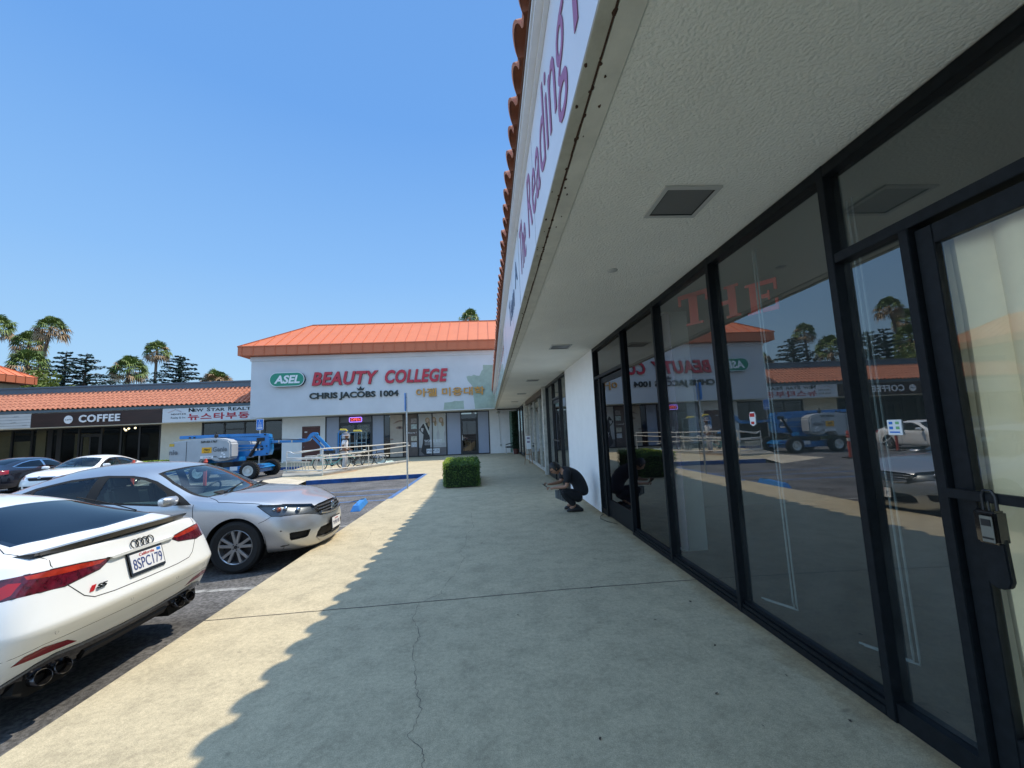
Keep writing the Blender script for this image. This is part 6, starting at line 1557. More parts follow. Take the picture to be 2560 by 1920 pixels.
m.add(vs, fs, 0, True); m.build('sheet', P('tarp_green', (.42, .52, .46), .5, var=.3, vscale=6), t)

# ================================================================== POSTS, SIGNS, BOLLARDS
t = thing('sign_pole', 'thin galvanised pole at the kerb carrying a sign plate seen edge-on', 'sign pole', (-2.41, 12.25, 0))
m = MB(); m.box(-.020, .020, -.020, .020, 0, 2.80); m.build('pole', M_galv, t)
m = MB()
for k in range(26): m.cyl((0, -.0205, .15+k*.1), (0, -.0215, .15+k*.1), .006, 8)
m.build('pole_hole', M_gap, t)
m = MB(); m.box(-.028, -.022, -.15, .15, 2.25, 2.78); m.build('sign_plate', M_blue_sign, t)
t = thing('parking_sign', 'blue disabled parking sign on a post behind the boom lift', 'sign', (-13.2, 24.5, 0))
m = MB(); m.box(-.03, .03, 0, .05, 0, 2.6); m.build('post', M_galv, t)
m = MB(); m.prism([(u, v) for u, v in ((-.20, -.28), (-.16, -.32), (.16, -.32), (.20, -.28), (.20, .28), (.16, .32), (-.16, .32), (-.20, .28))], lambda u, v, d: (u, d, v+2.49), -.012, -.002); m.build('rim', M_plate, t)
m = MB(); m.box(-.18, .18, -.016, -.0125, 2.19, 2.79); m.build('blue_face', M_blue_sign, t)
m = MB(); m.sphere((-.02, -.02, 2.725), .022, 8, sc=(1, .3, 1)); m.tube([(-.02, -.019, 2.70), (-.01, -.019, 2.62), (.05, -.019, 2.62), (.07, -.019, 2.55)], .009, 5); m.tube([(-.02+.055*math.cos(a), -.019, 2.585+.055*math.sin(a)) for a in [R(110+250*k/14) for k in range(15)]], .008, 5); m.build('wheelchair_symbol', M_plate, t)
m = MB()
for k in range(3): m.box(-.11, .11, -.018, -.0162, 2.47-.05*k, 2.49-.05*k)
m.box(-.14, .14, -.018, -.0162, 2.26, 2.33); m.build('small_print', M_plate, t)
t = thing('wheel_stop', 'blue painted concrete wheel stop beside the sidewalk', 'wheel stop', (-3.2, 10.4, ZA), R(8))
m = MB(); m.prism([(-.11, 0), (.11, 0), (.06, .13), (-.06, .13)], lambda u, v, d: (u, d*.999+(0 if v < .1 else (-.07 if d > 0 else .07)), v), -.62, .62); m.build('block', M_blue_stop, t, bevel=.008)
m = MB(); m.cyl((0, .35, .129), (0, .35, .134), .03, 12); m.cyl((0, -.35, .129), (0, -.35, .134), .03, 12); m.build('bolt_hole', M_gap, t)
m = MB(); m.prism([(-.055, .28), (.05, .30), (.052, .46), (.02, .55), (-.05, .52)], lambda u, v, d: (u, v, d), .1302, .132); m.build('dark_patch', P('patch_dark_blue', (.02, .06, .10), .8), t)  # darker blue patch near one end of the stop's top
M_boll = P('bollard_red', (.55, .075, .045), .55, var=.15, vscale=8)
for (x, y, lab) in ((-14.88, 18.2, 'red bollard behind the white sedan'), (-10.6, 16.1, 'red bollard seen through the silver sedan windshield')):
    t = thing('bollard', lab, 'bollard', (x, y, ZA), group='red bollards in the parking lot')
    m = MB(); m.cyl((0, 0, .03), (0, 0, .85), .055, 14); m.build('tube', M_boll, t)
    m = MB(); m.revolve([(.06, .85), (.075, .87), (.06, .92), (.035, .95), (.06, .98), (.075, 1.0), (.05, 1.05), (.04, 1.12), (0, 1.13)], (0, 0, 0), 'z', 14); m.build('cap', M_boll, t)
    m = MB(); m.revolve([(.056, .70), (.058, .70), (.058, .82), (.056, .82)], (0, 0, 0), 'z', 14); m.build('reflective_band', M_trim, t)
    m = MB(); m.box(-.2, .2, -.2, .2, 0, .035); m.build('base', M_rubber, t)
t = thing('chain', 'slack pale chain hanging between the red bollards and the lift', 'chain', (-11, 16.3, .8))
m = MB(); m.tube([(.4, -.2, .03), (-.1, -.1, -.15), (-.6, 0, -.28), (-1.3, .3, -.42), (-2.1, .8, -.46), (-2.9, 1.3, -.35), (-3.6, 1.7, -.1), (-3.9, 1.9, .0)], .012, 5); m.build('links', M_trim, t)
# easel sign, chair, plant by the far end
t = thing('easel', 'wooden easel with a narrow white notice outside the pale framed shop', 'easel', (1.72, 18.7, 0))
M_easel = P('easel_wood', (.30, .17, .09), .7)
m = MB(); m.bar((-.16, -.1, 0), (.02, 0, 1.3), .025, .02); m.bar((.20, -.1, 0), (.08, 0, 1.3), .025, .02); m.bar((.1, .25, 0), (.05, .02, 1.25), .02, .02); m.bar((-.12, -.08, .45), (.18, -.08, .45), .03, .03); m.build('stand', M_easel, t)
m = MB(); m.obox((.05, -.09, .98), (.22, .012, .60), Matrix.Rotation(R(-8), 3, 'X')); nb_ = m.build('notice', M_plate, t)
m = MB()
for z in (1.17, 1.0, .83): m.obox((.05, -.101, z), (.12, .004, .07), Matrix.Rotation(R(-8), 3, 'X'))
m.build('notice_picture', P('notice_ink', (.22, .16, .26), .6), nb_)
t = thing('chair', 'dark cushioned armchair with pale legs in the far corner of the walkway', 'chair', (1.35, 27.7, 0))
m = MB(); m.box(-.28, .28, -.28, .28, .40, .50); m.build('seat', M_seat, t, bevel=.03)
m = MB(); m.obox((.28, 0, .72), (.07, .52, .45), Matrix.Rotation(R(10), 3, 'Y')); m.build('backrest', M_seat, t, bevel=.02)
for s in (-1, 1):
    m = MB(); m.tube([(-.24, s*.29, .62), (.05, s*.29, .68), (.26, s*.29, .70)], .022, 6); m.build('armrest', M_black, t)
    for x in (-.24, .24):
        m = MB(); m.tube([(x, s*.27, 0), (x, s*.28, .64)], .018, 6); m.build('leg', M_galv, t)

# ================================================================== HEDGES AND PLANTS
def leaf_mat(name, c1, c2, sc=3.0): return P(name, c1, .55, col2=c2, vscale=sc, detail=4, spec=.3)
M_hedge = leaf_mat('hedge_leaf', (.03, .085, .02), (.12, .20, .035), 9)
M_hedge_tip = leaf_mat('hedge_yellow_sunlit_leaf', (.30, .40, .03), (.42, .50, .05), 9)  # yellow leaf colour; on the walkway hedge it paints the sunlit edge
M_twig = P('twig', (.05, .035, .025), .9)
def leaves_box(m, x0, x1, y0, y1, z0, z1, n, size, shell=.07, rnd=random, mi=0, smooth_top=0.0):
    for _ in range(n):
        f = rnd.random(); A = [(y1-y0)*(z1-z0), (y1-y0)*(z1-z0), (x1-x0)*(z1-z0), (x1-x0)*(z1-z0), (x1-x0)*(y1-y0)*1.2]
        s = f*sum(A); k = 0
        while s > A[k]: s -= A[k]; k += 1
        d = abs(rnd.gauss(0, shell*.5)); x = rnd.uniform(x0, x1); y = rnd.uniform(y0, y1); z = rnd.uniform(z0, z1)
        bump = .025*math.sin(x*9+y*7)+.025*math.sin(y*13+z*9)+rnd.choice((0, 0, 0, 0, 0, -.03))
        if k == 0: x = x0+d+bump
        elif k == 1: x = x1-d+bump
        elif k == 2: y = y0+d+bump
        elif k == 3: y = y1-d+bump
        else: z = z1-d+bump*1.2
        c = Vector((x, y, z)); u = Vector((rnd.gauss(0, 1), rnd.gauss(0, 1), rnd.gauss(0, 1))).normalized(); v = u.orthogonal().normalized(); v.rotate(Matrix.Rotation(rnd.uniform(0, 6.28), 3, u)); s_ = size*rnd.uniform(.6, 1.3)
        m.add([c-u*s_, c+v*s_*.45, c+u*s_, c-v*s_*.45], [(0, 1, 2, 3)], mi)
def hedge(name, label, loc, rz, x, y, z, n, size, tips=()):
    t = thing(name, label, 'hedge', loc, rz)
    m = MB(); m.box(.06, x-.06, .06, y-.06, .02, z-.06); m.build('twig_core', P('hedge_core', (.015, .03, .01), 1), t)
    m = MB(); leaves_box(m, 0, x, 0, y, .02, z, n, size); m.build('foliage', M_hedge, t, recalc=False)
    m = MB()
    for (a, b, c, d, e, f, k) in tips:
        for _ in range(k):
            p = Vector((random.uniform(a, b), random.uniform(c, d), random.uniform(e, f))); u = Vector((random.gauss(0, 1), random.gauss(0, 1), random.gauss(.4, 1))).normalized(); v = u.orthogonal().normalized(); s_ = size*random.uniform(.6, 1.2)
            m.add([p-u*s_, p+v*s_*.45, p+u*s_, p-v*s_*.45], [(0, 1, 2, 3)])
    if tips: m.build('yellow_sunlit_tips', M_hedge_tip, t, recalc=False)
    return t
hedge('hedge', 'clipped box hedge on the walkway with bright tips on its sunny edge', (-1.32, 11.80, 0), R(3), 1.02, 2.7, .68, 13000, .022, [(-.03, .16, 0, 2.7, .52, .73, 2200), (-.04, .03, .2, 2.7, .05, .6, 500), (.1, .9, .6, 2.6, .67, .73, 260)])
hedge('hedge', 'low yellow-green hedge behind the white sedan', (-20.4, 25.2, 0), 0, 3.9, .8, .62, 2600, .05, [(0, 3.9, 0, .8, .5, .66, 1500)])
t = thing('potted_plant', 'tall dark bushy plant standing in the far corner', 'plant', (1.72, 26.9, 0))
m = MB(); m.revolve([(0, .01), (.14, .01), (.19, .36), (.16, .36), (.15, .05)], (0, 0, 0), 'z', 16); m.build('pot', M_brown, t)
m = MB(); m.tube([(0, 0, .3), (.02, 0, 1.2), (0, .03, 2.6)], .02, 6); m.build('stem', M_twig, t)
m = MB(); leaves_box(m, -.17, .17, -.25, .25, .35, 2.75, 3800, .05, .2); m.build('foliage', leaf_mat('dark_plant', (.008, .022, .010), (.02, .05, .02)), t, recalc=False)
# ================================================================== TREES
M_frond = leaf_mat('palm_green', (.06, .115, .028), (.20, .25, .065), .8)
M_frond_dead = leaf_mat('palm_dead_frond', (.22, .14, .075), (.40, .28, .15), .8)
M_trunk = P('palm_trunk', (.16, .11, .075), .9, var=.3, vscale=3, aniso=(1, 1, .3))
def fan(m, base, dirv, L, r, nb=13, droop=.25, rnd=random):
    """petiole and fan of pointed blades"""
    d = Vector(dirv).normalized(); side = d.cross(Vector((0, 0, 1)))
    side = side.normalized() if side.length > .05 else Vector((1, 0, 0)); up = side.cross(d)
    e = base+d*L - Vector((0, 0, droop*.35*L)); w = .03
    m.add([base-side*w, base+side*w, e+side*w, e-side*w], [(0, 1, 2, 3)])
    tw = Matrix.Rotation(rnd.uniform(-.6, .6), 3, d); side = tw @ side; up = tw @ up
    for k in range(nb):
        a = R(-105+210*k/(nb-1)); dd = (d*math.cos(a)+side*math.sin(a)).normalized(); n2 = (side*math.cos(a)-d*math.sin(a))
        rr = r*rnd.uniform(.85, 1.1); q = e+dd*rr*.6+up*(.08*r); tip = e+dd*rr-Vector((0, 0, droop*rr*rnd.uniform(.5, 1.5)))
        bw = r*.08; m.add([e, q-n2*bw, tip, q+n2*bw], [(0, 1, 2, 3)])
def palm(label, x, y, zc, lean=(0, 0), crown=1.0, dead=.35, seed=1, group='fan palms behind the roofs'):
    rnd = random.Random(seed); t = thing('palm_tree', label, 'palm tree', (x-lean[0], y-lean[1], 0), group=group)
    top = Vector((lean[0], lean[1], zc)); pts = [Vector((0, 0, 0)), top*.5+Vector((lean[0]*-.1, 0, 0)), top*.85, top]
    m = MB(); m.tube(pts, [.42*crown, .26*crown, .24*crown, .20*crown], 10); m.build('trunk', M_trunk, t)
    g = MB(); dd = MB(); N = int(60)
    for k in range(N):
        el = R(85 - 120*(k/N)**1.0) ; az = k*2.4+rnd.uniform(-.3, .3); d = Vector((math.cos(az)*math.cos(el), math.sin(az)*math.cos(el), math.sin(el)))
        isd = k/N > (1-dead) or (k/N > .45 and rnd.random() < dead*.5)
        fan(dd if isd else g, top+Vector((0, 0, -.3*(k/N))), d, 1.55*crown*rnd.uniform(.8, 1.15), 1.15*crown*rnd.uniform(.8, 1.1), droop=.25+.55*(k/N), rnd=rnd)
    g.build('crown', M_frond, t, recalc=False); dd.build('dead_fronds', M_frond_dead, t, recalc=False); return t
palm('palm at the left edge of the photo, cut by the frame', -85.5, 75, 23.4, (4.5, 0), 1.02, .2, 1)
palm('dense dark palm between the leaning palm and the left edge palm', -81.0, 76, 20.6, (1.0, 0), 1.02, .25, 2)
palm('leaning shaggy palm with a bent trunk and pinkish dead fronds', -75.6, 74, 22.6, (3.8, 0), 1.0, .4, 3)
palm('short broad palm beneath the dark palm, behind the orange roof', -74.6, 70, 15.6, (0, 0), 1.15, .3, 4)
palm('broad round palm standing in the gap of the skyline, left of the slender palm', -58.9, 70, 14.2, (0, 0), 1.08, .2, 5)
palm('slender tall palm beside the dark cedar', -62.4, 80, 19.4, (.3, 0), 0.92, .2, 6)
palm('small distant palm top between the round palm and the cedar', -71.5, 90, 12.2, (0, 0), .8, .3, 8)
palm('palm crown showing above the orange college roof', -2.6, 70, 21.3, (0, 0), 0.85, .1, 7)
palm('pale palm top behind the right side of the dark cedar', -43.5, 68, 11.0, (0, 0), 1.1, .7, 9)
M_cedar = leaf_mat('cedar_needles', (.012, .040, .034), (.04, .085, .065), .6); M_bark = P('bark', (.10, .07, .05), .9, var=.3, vscale=4)
def cedar(label, x, y, h, w, seed, dens=1.0):
    rnd = random.Random(seed); t = thing('cedar_tree', label, 'cedar tree', (x, y, 0), group='dark cedars behind the strip shops')
    m = MB(); m.tube([(0, 0, 0), (0, 0, h*.6), (.1, 0, h)], [.35, .2, .03], 8); m.build('trunk', M_bark, t)
    m = MB(); br = MB(); n = int(64*dens)
    for k in range(n):
        f = k/n; z = h*(.30+.69*f); L = w*(1-f)**.75*rnd.uniform(.65, 1.15)+.35; az = k*2.4+rnd.uniform(-.4, .4)
        d = Vector((math.cos(az), math.sin(az), .0)); p0 = Vector((0, 0, z)); p1 = p0+d*L+Vector((0, 0, .10*L)); br.tube([p0, p0.lerp(p1, .6)+Vector((0, 0, .12*L)), p1], [.05, .03, .01], 4)
        sd = Vector((-d.y, d.x, 0)); nn = int(80*L/w*2.2)+20
        for j in range(nn):
            s = rnd.random()**.75; c = p0.lerp(p1, s)+Vector((0, 0, .22*L*s*(1-s)))+sd*rnd.gauss(0, .16)*L*s*1.0+Vector((0, 0, rnd.gauss(-.02, .06)))
            u = (d*rnd.gauss(.6, .5)+sd*rnd.gauss(0, .8)+Vector((0, 0, rnd.gauss(-.05, .18)))).normalized(); v = u.cross(Vector((0, 0, 1))).normalized()*.09 + Vector((0, 0, rnd.gauss(0, .05))); q = .20*rnd.uniform(.5, 1.3)
            m.add([c-u*q, c+v, c+u*q, c-v], [(0, 1, 2, 3)])
    br.build('branches', M_bark, t); m.build('crown', M_cedar, t, recalc=False); return t
cedar('left cedar of the layered pair, behind the leaning palm', -59.5, 60.5, 15.4, 6.2, 11)
cedar('right cedar of the layered pair, with long drooping right branches', -56.3, 60, 14.9, 7.4, 12)
cedar('lone dark cedar between the slender palm and the college', -43.6, 60, 14.2, 6.2, 13, 1.4)
M_pine = leaf_mat('pine_leaf', (.09, .13, .02), (.22, .25, .04), .8)
def bush(label, x, y, zt, w, seed):
    rnd = random.Random(seed); t = thing('bushy_tree', label, 'tree', (x, y, 0), group='yellow-green tree tops behind the strip roof')
    m = MB(); m.tube([(0, 0, 0), (.1, 0, zt*.6), (0, 0, zt*.85)], [.25, .18, .06], 8); m.build('trunk', M_bark, t)
    m = MB()
    cl = [(rnd.gauss(0, w*.4), rnd.gauss(0, w*.4), zt-rnd.random()*w*.9, rnd.uniform(.4, .8)*w*.42) for _ in range(14)]
    for (a, b, c, r_) in cl:
        for _ in range(150):
            d = Vector((rnd.gauss(0, 1), rnd.gauss(0, 1), rnd.gauss(0, 1))).normalized()*r_*rnd.uniform(.6, 1.05); p = Vector((a, b, c))+d; u = Vector((rnd.gauss(0, 1), rnd.gauss(0, 1), rnd.gauss(0, 1))).normalized(); v = u.orthogonal()*.5; q = .17
            m.add([p-u*q, p+v*q, p+u*q, p-v*q], [(0, 1, 2, 3)])
    m.build('crown', M_pine, t, recalc=False)
bush('yellow-green tree top just right of the orange roof corner', -57.6, 52, 10.0, 3.6, 21)
bush('yellow-green tree top in the middle of its row', -55.0, 52, 10.2, 3.6, 22)
bush('low yellow-green tree top nearest the layered cedars', -52.0, 52, 9.3, 3.4, 23)
for k, (x, y, z) in enumerate(((-100, 40, 15), (-92, 20, 17), (-88, 5, 14), (-80, 28, 16))):
    palm('palm reflected in the near shop glass, number %d from the road' % k if False else ['palm far left of the frame, seen only in the shop glass', 'tall palm left of the frame, mirrored above the tan building', 'palm mirrored at the edge of the near door', 'palm mirrored beside the hip roof'][k], x, y, z, (0, 0), 1.5, .35, 30+k, 'fan palms left of the frame')
# dead leaves and a wire on the walkway
M_dead = P('dead_leaf', (.05, .035, .025), .9)
for i, (x, y) in enumerate(((.07, 4.09), (.94, 4.11), (-1.71, 7.98), (1.27, 3.38), (1.52, 2.95), (.19, 3.63), (1.7, 3.66), (1.75, 2.57), (1.25, 2.46), (.8, 2.9), (-1.21, 3.31), (1.79, 2.17), (1.34, 2.19), (.5, 2.2))):
    o = MB(); a = random.uniform(0, 6.28); u = Vector((math.cos(a), math.sin(a), 0))*random.uniform(.008, .018); v = Vector((-u.y, u.x, 0))*.45
    o.add([-u, v+Vector((0, 0, .006)), u, -v, Vector((0, 0, -.001))], [(0, 1, 4), (1, 2, 4), (2, 3, 4), (3, 0, 4), (0, 1, 2, 3)])
    lf = o.build('dead_leaf', M_dead, None, recalc=False); lf.location = (x, y, .004); tag(lf, 'tiny dark dead leaf lying on the concrete walkway', 'leaf', 'dead leaves scattered on the walkway')
t = tag(MB().tube([(1.98, 6.55, .01), (1.88, 6.75, .012), (1.83, 7.0, .01), (1.88, 7.2, .01), (1.97, 7.3, .02)], .004, 5).build('loose_wire', M_gap, None), 'thin loose wire on the ground by the white wall corner', 'wire')
# ================================================================== PEOPLE
def skin_mesh(pts, edges, root=0, sub=2):
    """pts: list of (x, y, z, r) or (.., rx, ry)"""
    me = bpy.data.meshes.new('sk'); me.from_pydata([p[:3] for p in pts], edges, [])
    o = bpy.data.objects.new('sk', me); C.objects.link(o)
    mo = o.modifiers.new('skin', 'SKIN'); mo.use_smooth_shade = True
    if not me.skin_vertices: 
        bm = bmesh.new(); bm.from_mesh(me); bm.verts.layers.skin.verify(); bm.to_mesh(me); bm.free()
    for i, p in enumerate(pts):
        sv = me.skin_vertices[0].data[i]; sv.radius = (p[3], p[4] if len(p) > 4 else p[3]); sv.use_root = (i == root)
    ms = o.modifiers.new('sub', 'SUBSURF'); ms.levels = sub; ms.render_levels = sub
    dg = bpy.context.evaluated_depsgraph_get(); dg.update()
    em = bpy.data.meshes.new_from_object(o.evaluated_get(dg)); C.objects.unlink(o); bpy.data.objects.remove(o)
    return em
def join_meshes(name, meshes, mat, parent):
    bm = bmesh.new()
    for me in meshes: bm.from_mesh(me)
    for f in bm.faces: f.smooth = True
    me = bpy.data.meshes.new(name); bm.to_mesh(me); bm.free(); me.materials.clear(); me.materials.append(mat)
    return link(bpy.data.objects.new(name, me), parent)
def head_mesh(c, fwd, up, s=1.0):
    """egg-shaped head with brow, nose, mouth and ears; fwd/up unit vectors"""
    fwd = Vector(fwd).normalized(); up = Vector(up); up = (up-fwd*up.dot(fwd)).normalized(); sd = fwd.cross(up)
    vs = []; fs = []; n, m_ = 24, 18
    for i in range(m_+1):
        th = math.pi*i/m_
        for k in range(n):
            ph = 2*math.pi*k/n; x = math.sin(th)*math.cos(ph); y = math.sin(th)*math.sin(ph); z = math.cos(th)
            X = x*.098; Y = y*.077; Z = z*.118
            if z < 0: Y *= (1-.35*(-z)**1.3); X *= (1-.12*(-z)) if x > 0 else (1-.55*(-z))
            if x > .5 and abs(y) < .35:
                X += .010*math.exp(-((z-.18)/.12)**2)                        # brow
                if abs(y) < .16: X += .026*math.exp(-((z+.18)/.14)**2)        # nose
                X += .009*math.exp(-((z+.52)/.09)**2)                        # lips
                X -= .006*math.exp(-((z+.02)/.10)**2)*(1 if abs(y) > .12 else 0)
            vs.append(Vector(c)+(fwd*X+sd*Y+up*Z)*s)
    for i in range(m_):
        for k in range(n): k2 = (k+1) % n; fs.append((i*n+k, (i+1)*n+k, (i+1)*n+k2, i*n+k2))
    mb = MB(); mb.add(vs, fs, 0, True)
    for q in (1, -1):
        e = Vector(c)+(sd*q*.078-fwd*.008-up*.005)*s; mb.sphere(e, .026*s, 8, sc=(.7, .5, 1.1))
    return mb.mesh('h', weld=True), sd, up, fwd
def finger_chain(base, d, down, L, r=.0085, curl=.5):
    pts = []; p = Vector(base); d = Vector(d).normalized(); down = Vector(down).normalized(); a = 0
    for k, f in enumerate((0, .45, .30, .25)):
        dd = d*math.cos(a)+down*math.sin(a); p = p+dd*L*f; pts.append((p.x, p.y, p.z, r*(1-.12*k))); a += curl
    return pts
M_skin = P('skin', (.36, .19, .12), .5, var=.08, vscale=20); M_skin2 = P('skin_dark', (.20, .10, .06), .5)
M_shirt_b = P('black_shirt', (.012, .013, .017), .85, bump=.3, bscale=30); M_trou = P('black_trousers', (.010, .011, .014), .9, bump=.3, bscale=25)
M_hairb = P('black_hair', (.008, .007, .007), .5); M_shoe = P('black_shoe', (.012, .012, .013), .5)
cook = thing('person', 'person in black crouching by the white wall, looking at the phone in both hands', 'person', (1.5, 7.85, 0))
ox, oy = 1.5, 7.85
def A_(x, z, y): return (x-ox, y, z)
def cook_arm(s, el, wr, hd):
    return [A_(1.42, .715, s*.19)+(.055,), A_(el[0], el[1], s*el[2])+(.042,), A_(wr[0], wr[1], s*wr[2])+(.026, .021), A_(hd[0], hd[1], s*hd[2])+(.022, .036)]
P0 = [A_(1.67, .31, 0)+(.08,), A_(1.71, .43, 0)+(.10,), A_(1.60, .63, 0)+(.135,), A_(1.44, .735, 0)+(.10,), A_(1.345, .765, 0)+(.055,), A_(1.27, .79, 0)+(.055,)]
E0 = [(i, i+1) for i in range(5)]
near = cook_arm(-1, (1.41, .475, .20), (1.18, .450, .10), (1.11, .430, .07)); far = cook_arm(1, (1.36, .52, .16), (1.15, .500, .06), (1.07, .500, .04))
pts = P0 + near + far; ed = E0 + [(3, 6), (6, 7), (7, 8), (8, 9), (3, 10), (10, 11), (11, 12), (12, 13)]
for s in (-1, 1):
    b = len(pts); pts += [A_(1.60, .285, s*.09)+(.055,), A_(1.32, .372, s*.135)+(.050,), A_(1.55, .115, s*.12)+(.045,), A_(1.45, .055, s*.13)+(.038,)]; ed += [(0, b), (b, b+1), (b+1, b+2), (b+2, b+3)]
body = skin_mesh(pts, ed, 0, 2)
hm, sd_, up_, fw_ = head_mesh(A_(1.235, .800, 0), (-.80, 0, -.60), (-.45, 0, .89), 1.0)
fing = []
for (h, s) in ((near[3], -1), (far[3], 1)):
    b = Vector(h[:3])
    for k in range(4):
        fing.append(skin_mesh(finger_chain(b+Vector((-.03, .012*(k-1.5), .012*(1.5-k))), (-1, 0, -.15), (0, -s*.9, .25), .062-.006*abs(k-1), curl=.55), [(0, 1), (1, 2), (2, 3)], 0, 1))
    fing.append(skin_mesh(finger_chain(b+Vector((0, -s*.0, .022)), (-.8, -s*.2, .55), (-.5, 0, -.5), .05, .0095, .3), [(0, 1), (1, 2), (2, 3)], 0, 1))
join_meshes('body', [body, hm]+fing, M_skin, cook)
# hair cap
m = MB(); hc = Vector(A_(1.235, .800, 0)); vs = []; fs = []; n, m2 = 24, 10
for i in range(m2+1):
    th = R(112)*i/m2
    for k in range(n):
        ph = 2*math.pi*k/n; x = math.sin(th)*math.cos(ph); y = math.sin(th)*math.sin(ph); z = math.cos(th)
        lim = R(66) if x > .45 else R(112); t2 = min(th, lim + (R(112)-lim)*0)
        x = math.sin(t2)*math.cos(ph); y = math.sin(t2)*math.sin(ph); z = math.cos(t2); r_ = 1.10+.03*math.sin(ph*7+i)
        vs.append(hc+(fw_*x*.100+sd_*y*.082+up_*z*.122)*r_)
for i in range(m2):
    for k in range(n): k2 = (k+1) % n; fs.append((i*n+k, (i+1)*n+k, (i+1)*n+k2, i*n+k2))
m.add(vs, fs, 0, True); m.build('hair', M_hairb, cook)
m = MB()
for q in (-1, 1):
    c = hc+fw_*.100+sd_*q*.033+up_*.008; m.tube([c+sd_*.024*math.cos(a)+up_*.017*math.sin(a) for a in [2*math.pi*k/12 for k in range(12)]], .0025, 4, closed=True); m.tube([c+sd_*q*.024, hc+sd_*q*.080+fw_*.01+up_*.01], .0015, 4)
m.build('glasses', M_gloss_black, cook)
m = MB()
for q in (-1, 1): m.sphere(hc+fw_*.090+sd_*q*.032+up_*.008, .009, 8)
m.build('eyes', M_gap, cook)
# shirt and trousers
sh = [A_(1.70, .25, 0)+(.175,), A_(1.72, .43, 0)+(.15,), A_(1.61, .63, 0)+(.158,), A_(1.45, .735, 0)+(.118,), A_(1.375, .765, 0)+(.07,)]
se = [(0, 1), (1, 2), (2, 3), (3, 4)]
for s in (-1, 1):
    b = len(sh); sh += [A_(1.42, .715, s*.19)+(.075,), A_(1.415, .60, s*.20)+(.068,), A_(1.405, .535, s*.20)+(.066,)] if s < 0 else [A_(1.42, .715, s*.19)+(.075,), A_(1.39, .62, s*.18)+(.068,), A_(1.375, .555, s*.17)+(.066,)]; se += [(3, b), (b, b+1), (b+1, b+2)]
join_meshes('shirt', [skin_mesh(sh, se, 0, 2)], M_shirt_b, cook)
tr = [A_(1.675, .28, 0)+(.115,)]; te = []
for s in (-1, 1):
    b = len(tr); tr += [A_(1.62, .265, s*.10)+(.115,), A_(1.32, .372, s*.135)+(.080,), A_(1.43, .25, s*.13)+(.072,), A_(1.55, .115, s*.12)+(.062,)]; te += [(0, b), (b, b+1), (b+1, b+2), (b+2, b+3)]
join_meshes('trousers', [skin_mesh(tr, te, 0, 2)], M_trou, cook)
for s in (-1, 1):
    m = MB(); n = 14; vs = []; fs = []
    secs = [(1.395, .028, .030, .018), (1.42, .040, .045, .035), (1.50, .045, .050, .055), (1.58, .042, .060, .075), (1.66, .040, .050, .06), (1.70, .030, .035, .03)]
    for (x, w, zc, hh) in secs:
        for k in range(n):
            a = 2*math.pi*k/n; z = zc*.8+hh*math.sin(a)*.8; vs.append((x-ox, s*.125+w*math.cos(a), max(.004, z)))
    for i in range(len(secs)-1):
        for k in range(n): k2 = (k+1) % n; fs.append((i*n+k, i*n+k2, (i+1)*n+k2, (i+1)*n+k))
    fs += [tuple(range(n)), tuple((len(secs)-1)*n+k for k in range(n-1, -1, -1))]
    m.add(vs, fs, 0, True); m.build('shoe', M_shoe, cook)
# striped apron hanging between the knees
M_str1 = P('apron_dark', (.03, .035, .04), .9); M_str2 = P('apron_stripe', (.30, .33, .34), .9)
m = MB(); m2_ = MB()
for k in range(22):
    f0, f1 = k/22, (k+1)/22; a = (1.20+.20*f0, .40-.0*f0); b = (1.20+.20*f1, .40); y = -.07+.012*math.sin(k*1.3)
    tgt = m if k % 2 else m2_
    zb0 = .26-.09*f0; zb1 = .26-.09*f1
    tgt.prism([(a[0]-ox, a[1]), (b[0]-ox, b[1]), (b[0]-ox+.0, zb1), (a[0]-ox+.0, zb0)], lambda u, v, d: (u, y+d, v), 0, .006)
ap = m.build('apron', M_str1, cook); m2_.build('apron_stripes', M_str2, ap)
t = thing('phone', 'dark phone held in the hands of the crouching person', 'phone', (1.035, 7.85, .475))
m = MB(); m.obox((0, 0, 0), (.012, .075, .145), Matrix.Rotation(R(-55), 3, 'Y')); m.build('case', M_gloss_black, t, bevel=.004)
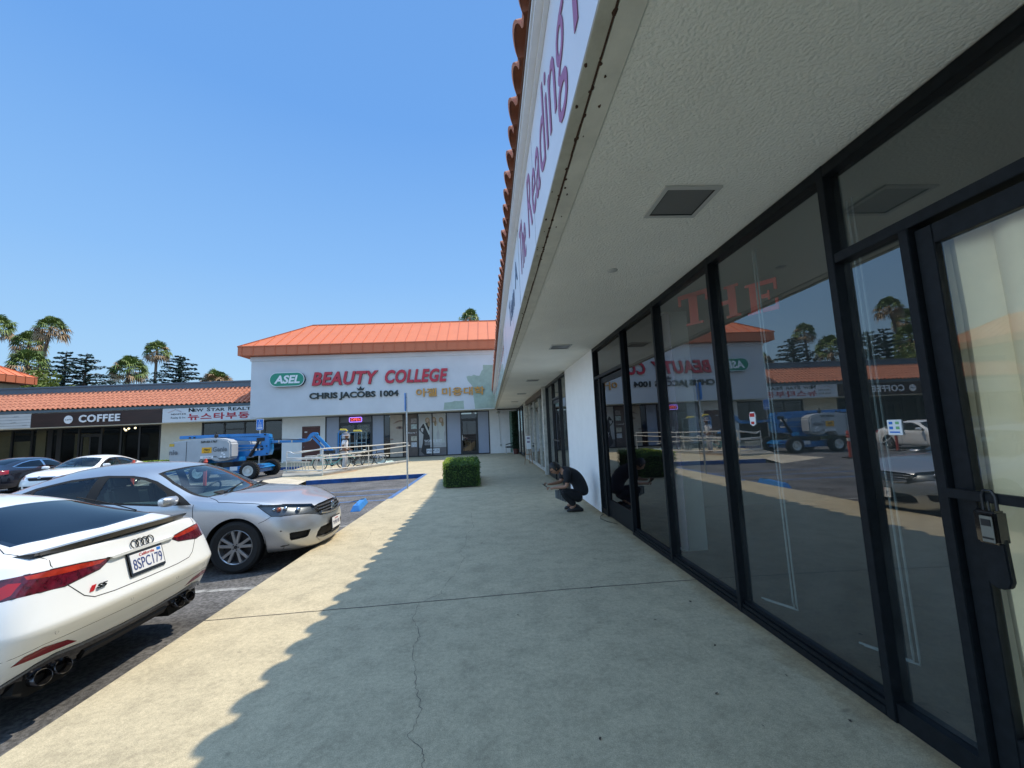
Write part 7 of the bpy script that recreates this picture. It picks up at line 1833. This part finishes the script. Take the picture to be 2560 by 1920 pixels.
# worker with the bicycle
wk = thing('person', 'person in white T-shirt and wide grey hat standing behind the handrail', 'person', (-6.83, 19.9, 0))
f_ = Vector((.9, -.2, 0)).normalized()
def W_(x, z, y, *r): return (x, y, z) + r
wp_ = [W_(0, .93, 0, .14, .11), W_(0, 1.12, 0, .12, .10), W_(.01, 1.33, 0, .16, .11), W_(.02, 1.43, 0, .07), W_(.05, 1.50, 0, .05)]
we = [(i, i+1) for i in range(4)]
for s in (-1, 1):
    b = len(wp_); wp_ += [W_(.02, 1.38, s*.19, .055), W_(.0, 1.12, s*.23, .042), W_(.18, .98, s*.17, .028), W_(.26, .97, s*.14, .03)]; we += [(2, b), (b, b+1), (b+1, b+2), (b+2, b+3)]
    b = len(wp_); wp_ += [W_(0, .86, s*.09, .09), W_(.04, .48, s*.10, .06), W_(-.02, .09, s*.10, .042), W_(.12, .04, s*.11, .035)]; we += [(0, b), (b, b+1), (b+1, b+2), (b+2, b+3)]
hm2, sdw, upw, fww = head_mesh((.09, 0, 1.60), (.95, 0, -.3), (.3, 0, .95), .95)
fg = []
for s in (-1, 1):
    for k in range(4): fg.append(skin_mesh(finger_chain(Vector((.29, s*.14+.012*(k-1.5), .97)), (1, 0, -.3), (0, 0, -1), .06, curl=.7), [(0, 1), (1, 2), (2, 3)], 0, 1))
    fg.append(skin_mesh(finger_chain(Vector((.27, s*.10, .97)), (.7, -s*.5, 0), (0, 0, -1), .05, .009, .4), [(0, 1), (1, 2), (2, 3)], 0, 1))
join_meshes('body', [skin_mesh(wp_, we, 0, 2), hm2]+fg, M_skin2, wk)
sw = [W_(0, .90, 0, .165, .13), W_(0, 1.12, 0, .15, .125), W_(.01, 1.33, 0, .18, .135), W_(.02, 1.42, 0, .085)]; swe = [(0, 1), (1, 2), (2, 3)]
for s in (-1, 1): b = len(sw); sw += [W_(.02, 1.37, s*.19, .078), W_(.01, 1.20, s*.225, .072)]; swe += [(2, b), (b, b+1)]
join_meshes('shirt', [skin_mesh(sw, swe, 0, 2)], P('white_shirt', (.70, .70, .72), .85, bump=.3, bscale=20), wk)
tw = [W_(0, .90, 0, .15, .12)]; twe = []
for s in (-1, 1): b = len(tw); tw += [W_(0, .82, s*.09, .105), W_(.04, .48, s*.10, .08), W_(-.02, .10, s*.10, .065)]; twe += [(0, b), (b, b+1), (b+1, b+2)]
join_meshes('trousers', [skin_mesh(tw, twe, 0, 2)], P('pale_trousers', (.45, .46, .48), .85), wk)
m = MB(); m.revolve([(0, .12), (.06, .115), (.09, .08), (.095, .0), (.19, -.035), (.20, -.045), (.19, -.05), (.09, -.02)], (.06, 0, 1.67), 'z', 24); m.build('hat', P('grey_hat', (.28, .26, .27), .9, var=.2, vscale=12), wk)
for s in (-1, 1):
    m = MB(); m.sphere((.04, s*.105, .05), .06, 10, sc=(1.9, .75, .75)); m.build('shoe', M_shoe, wk)
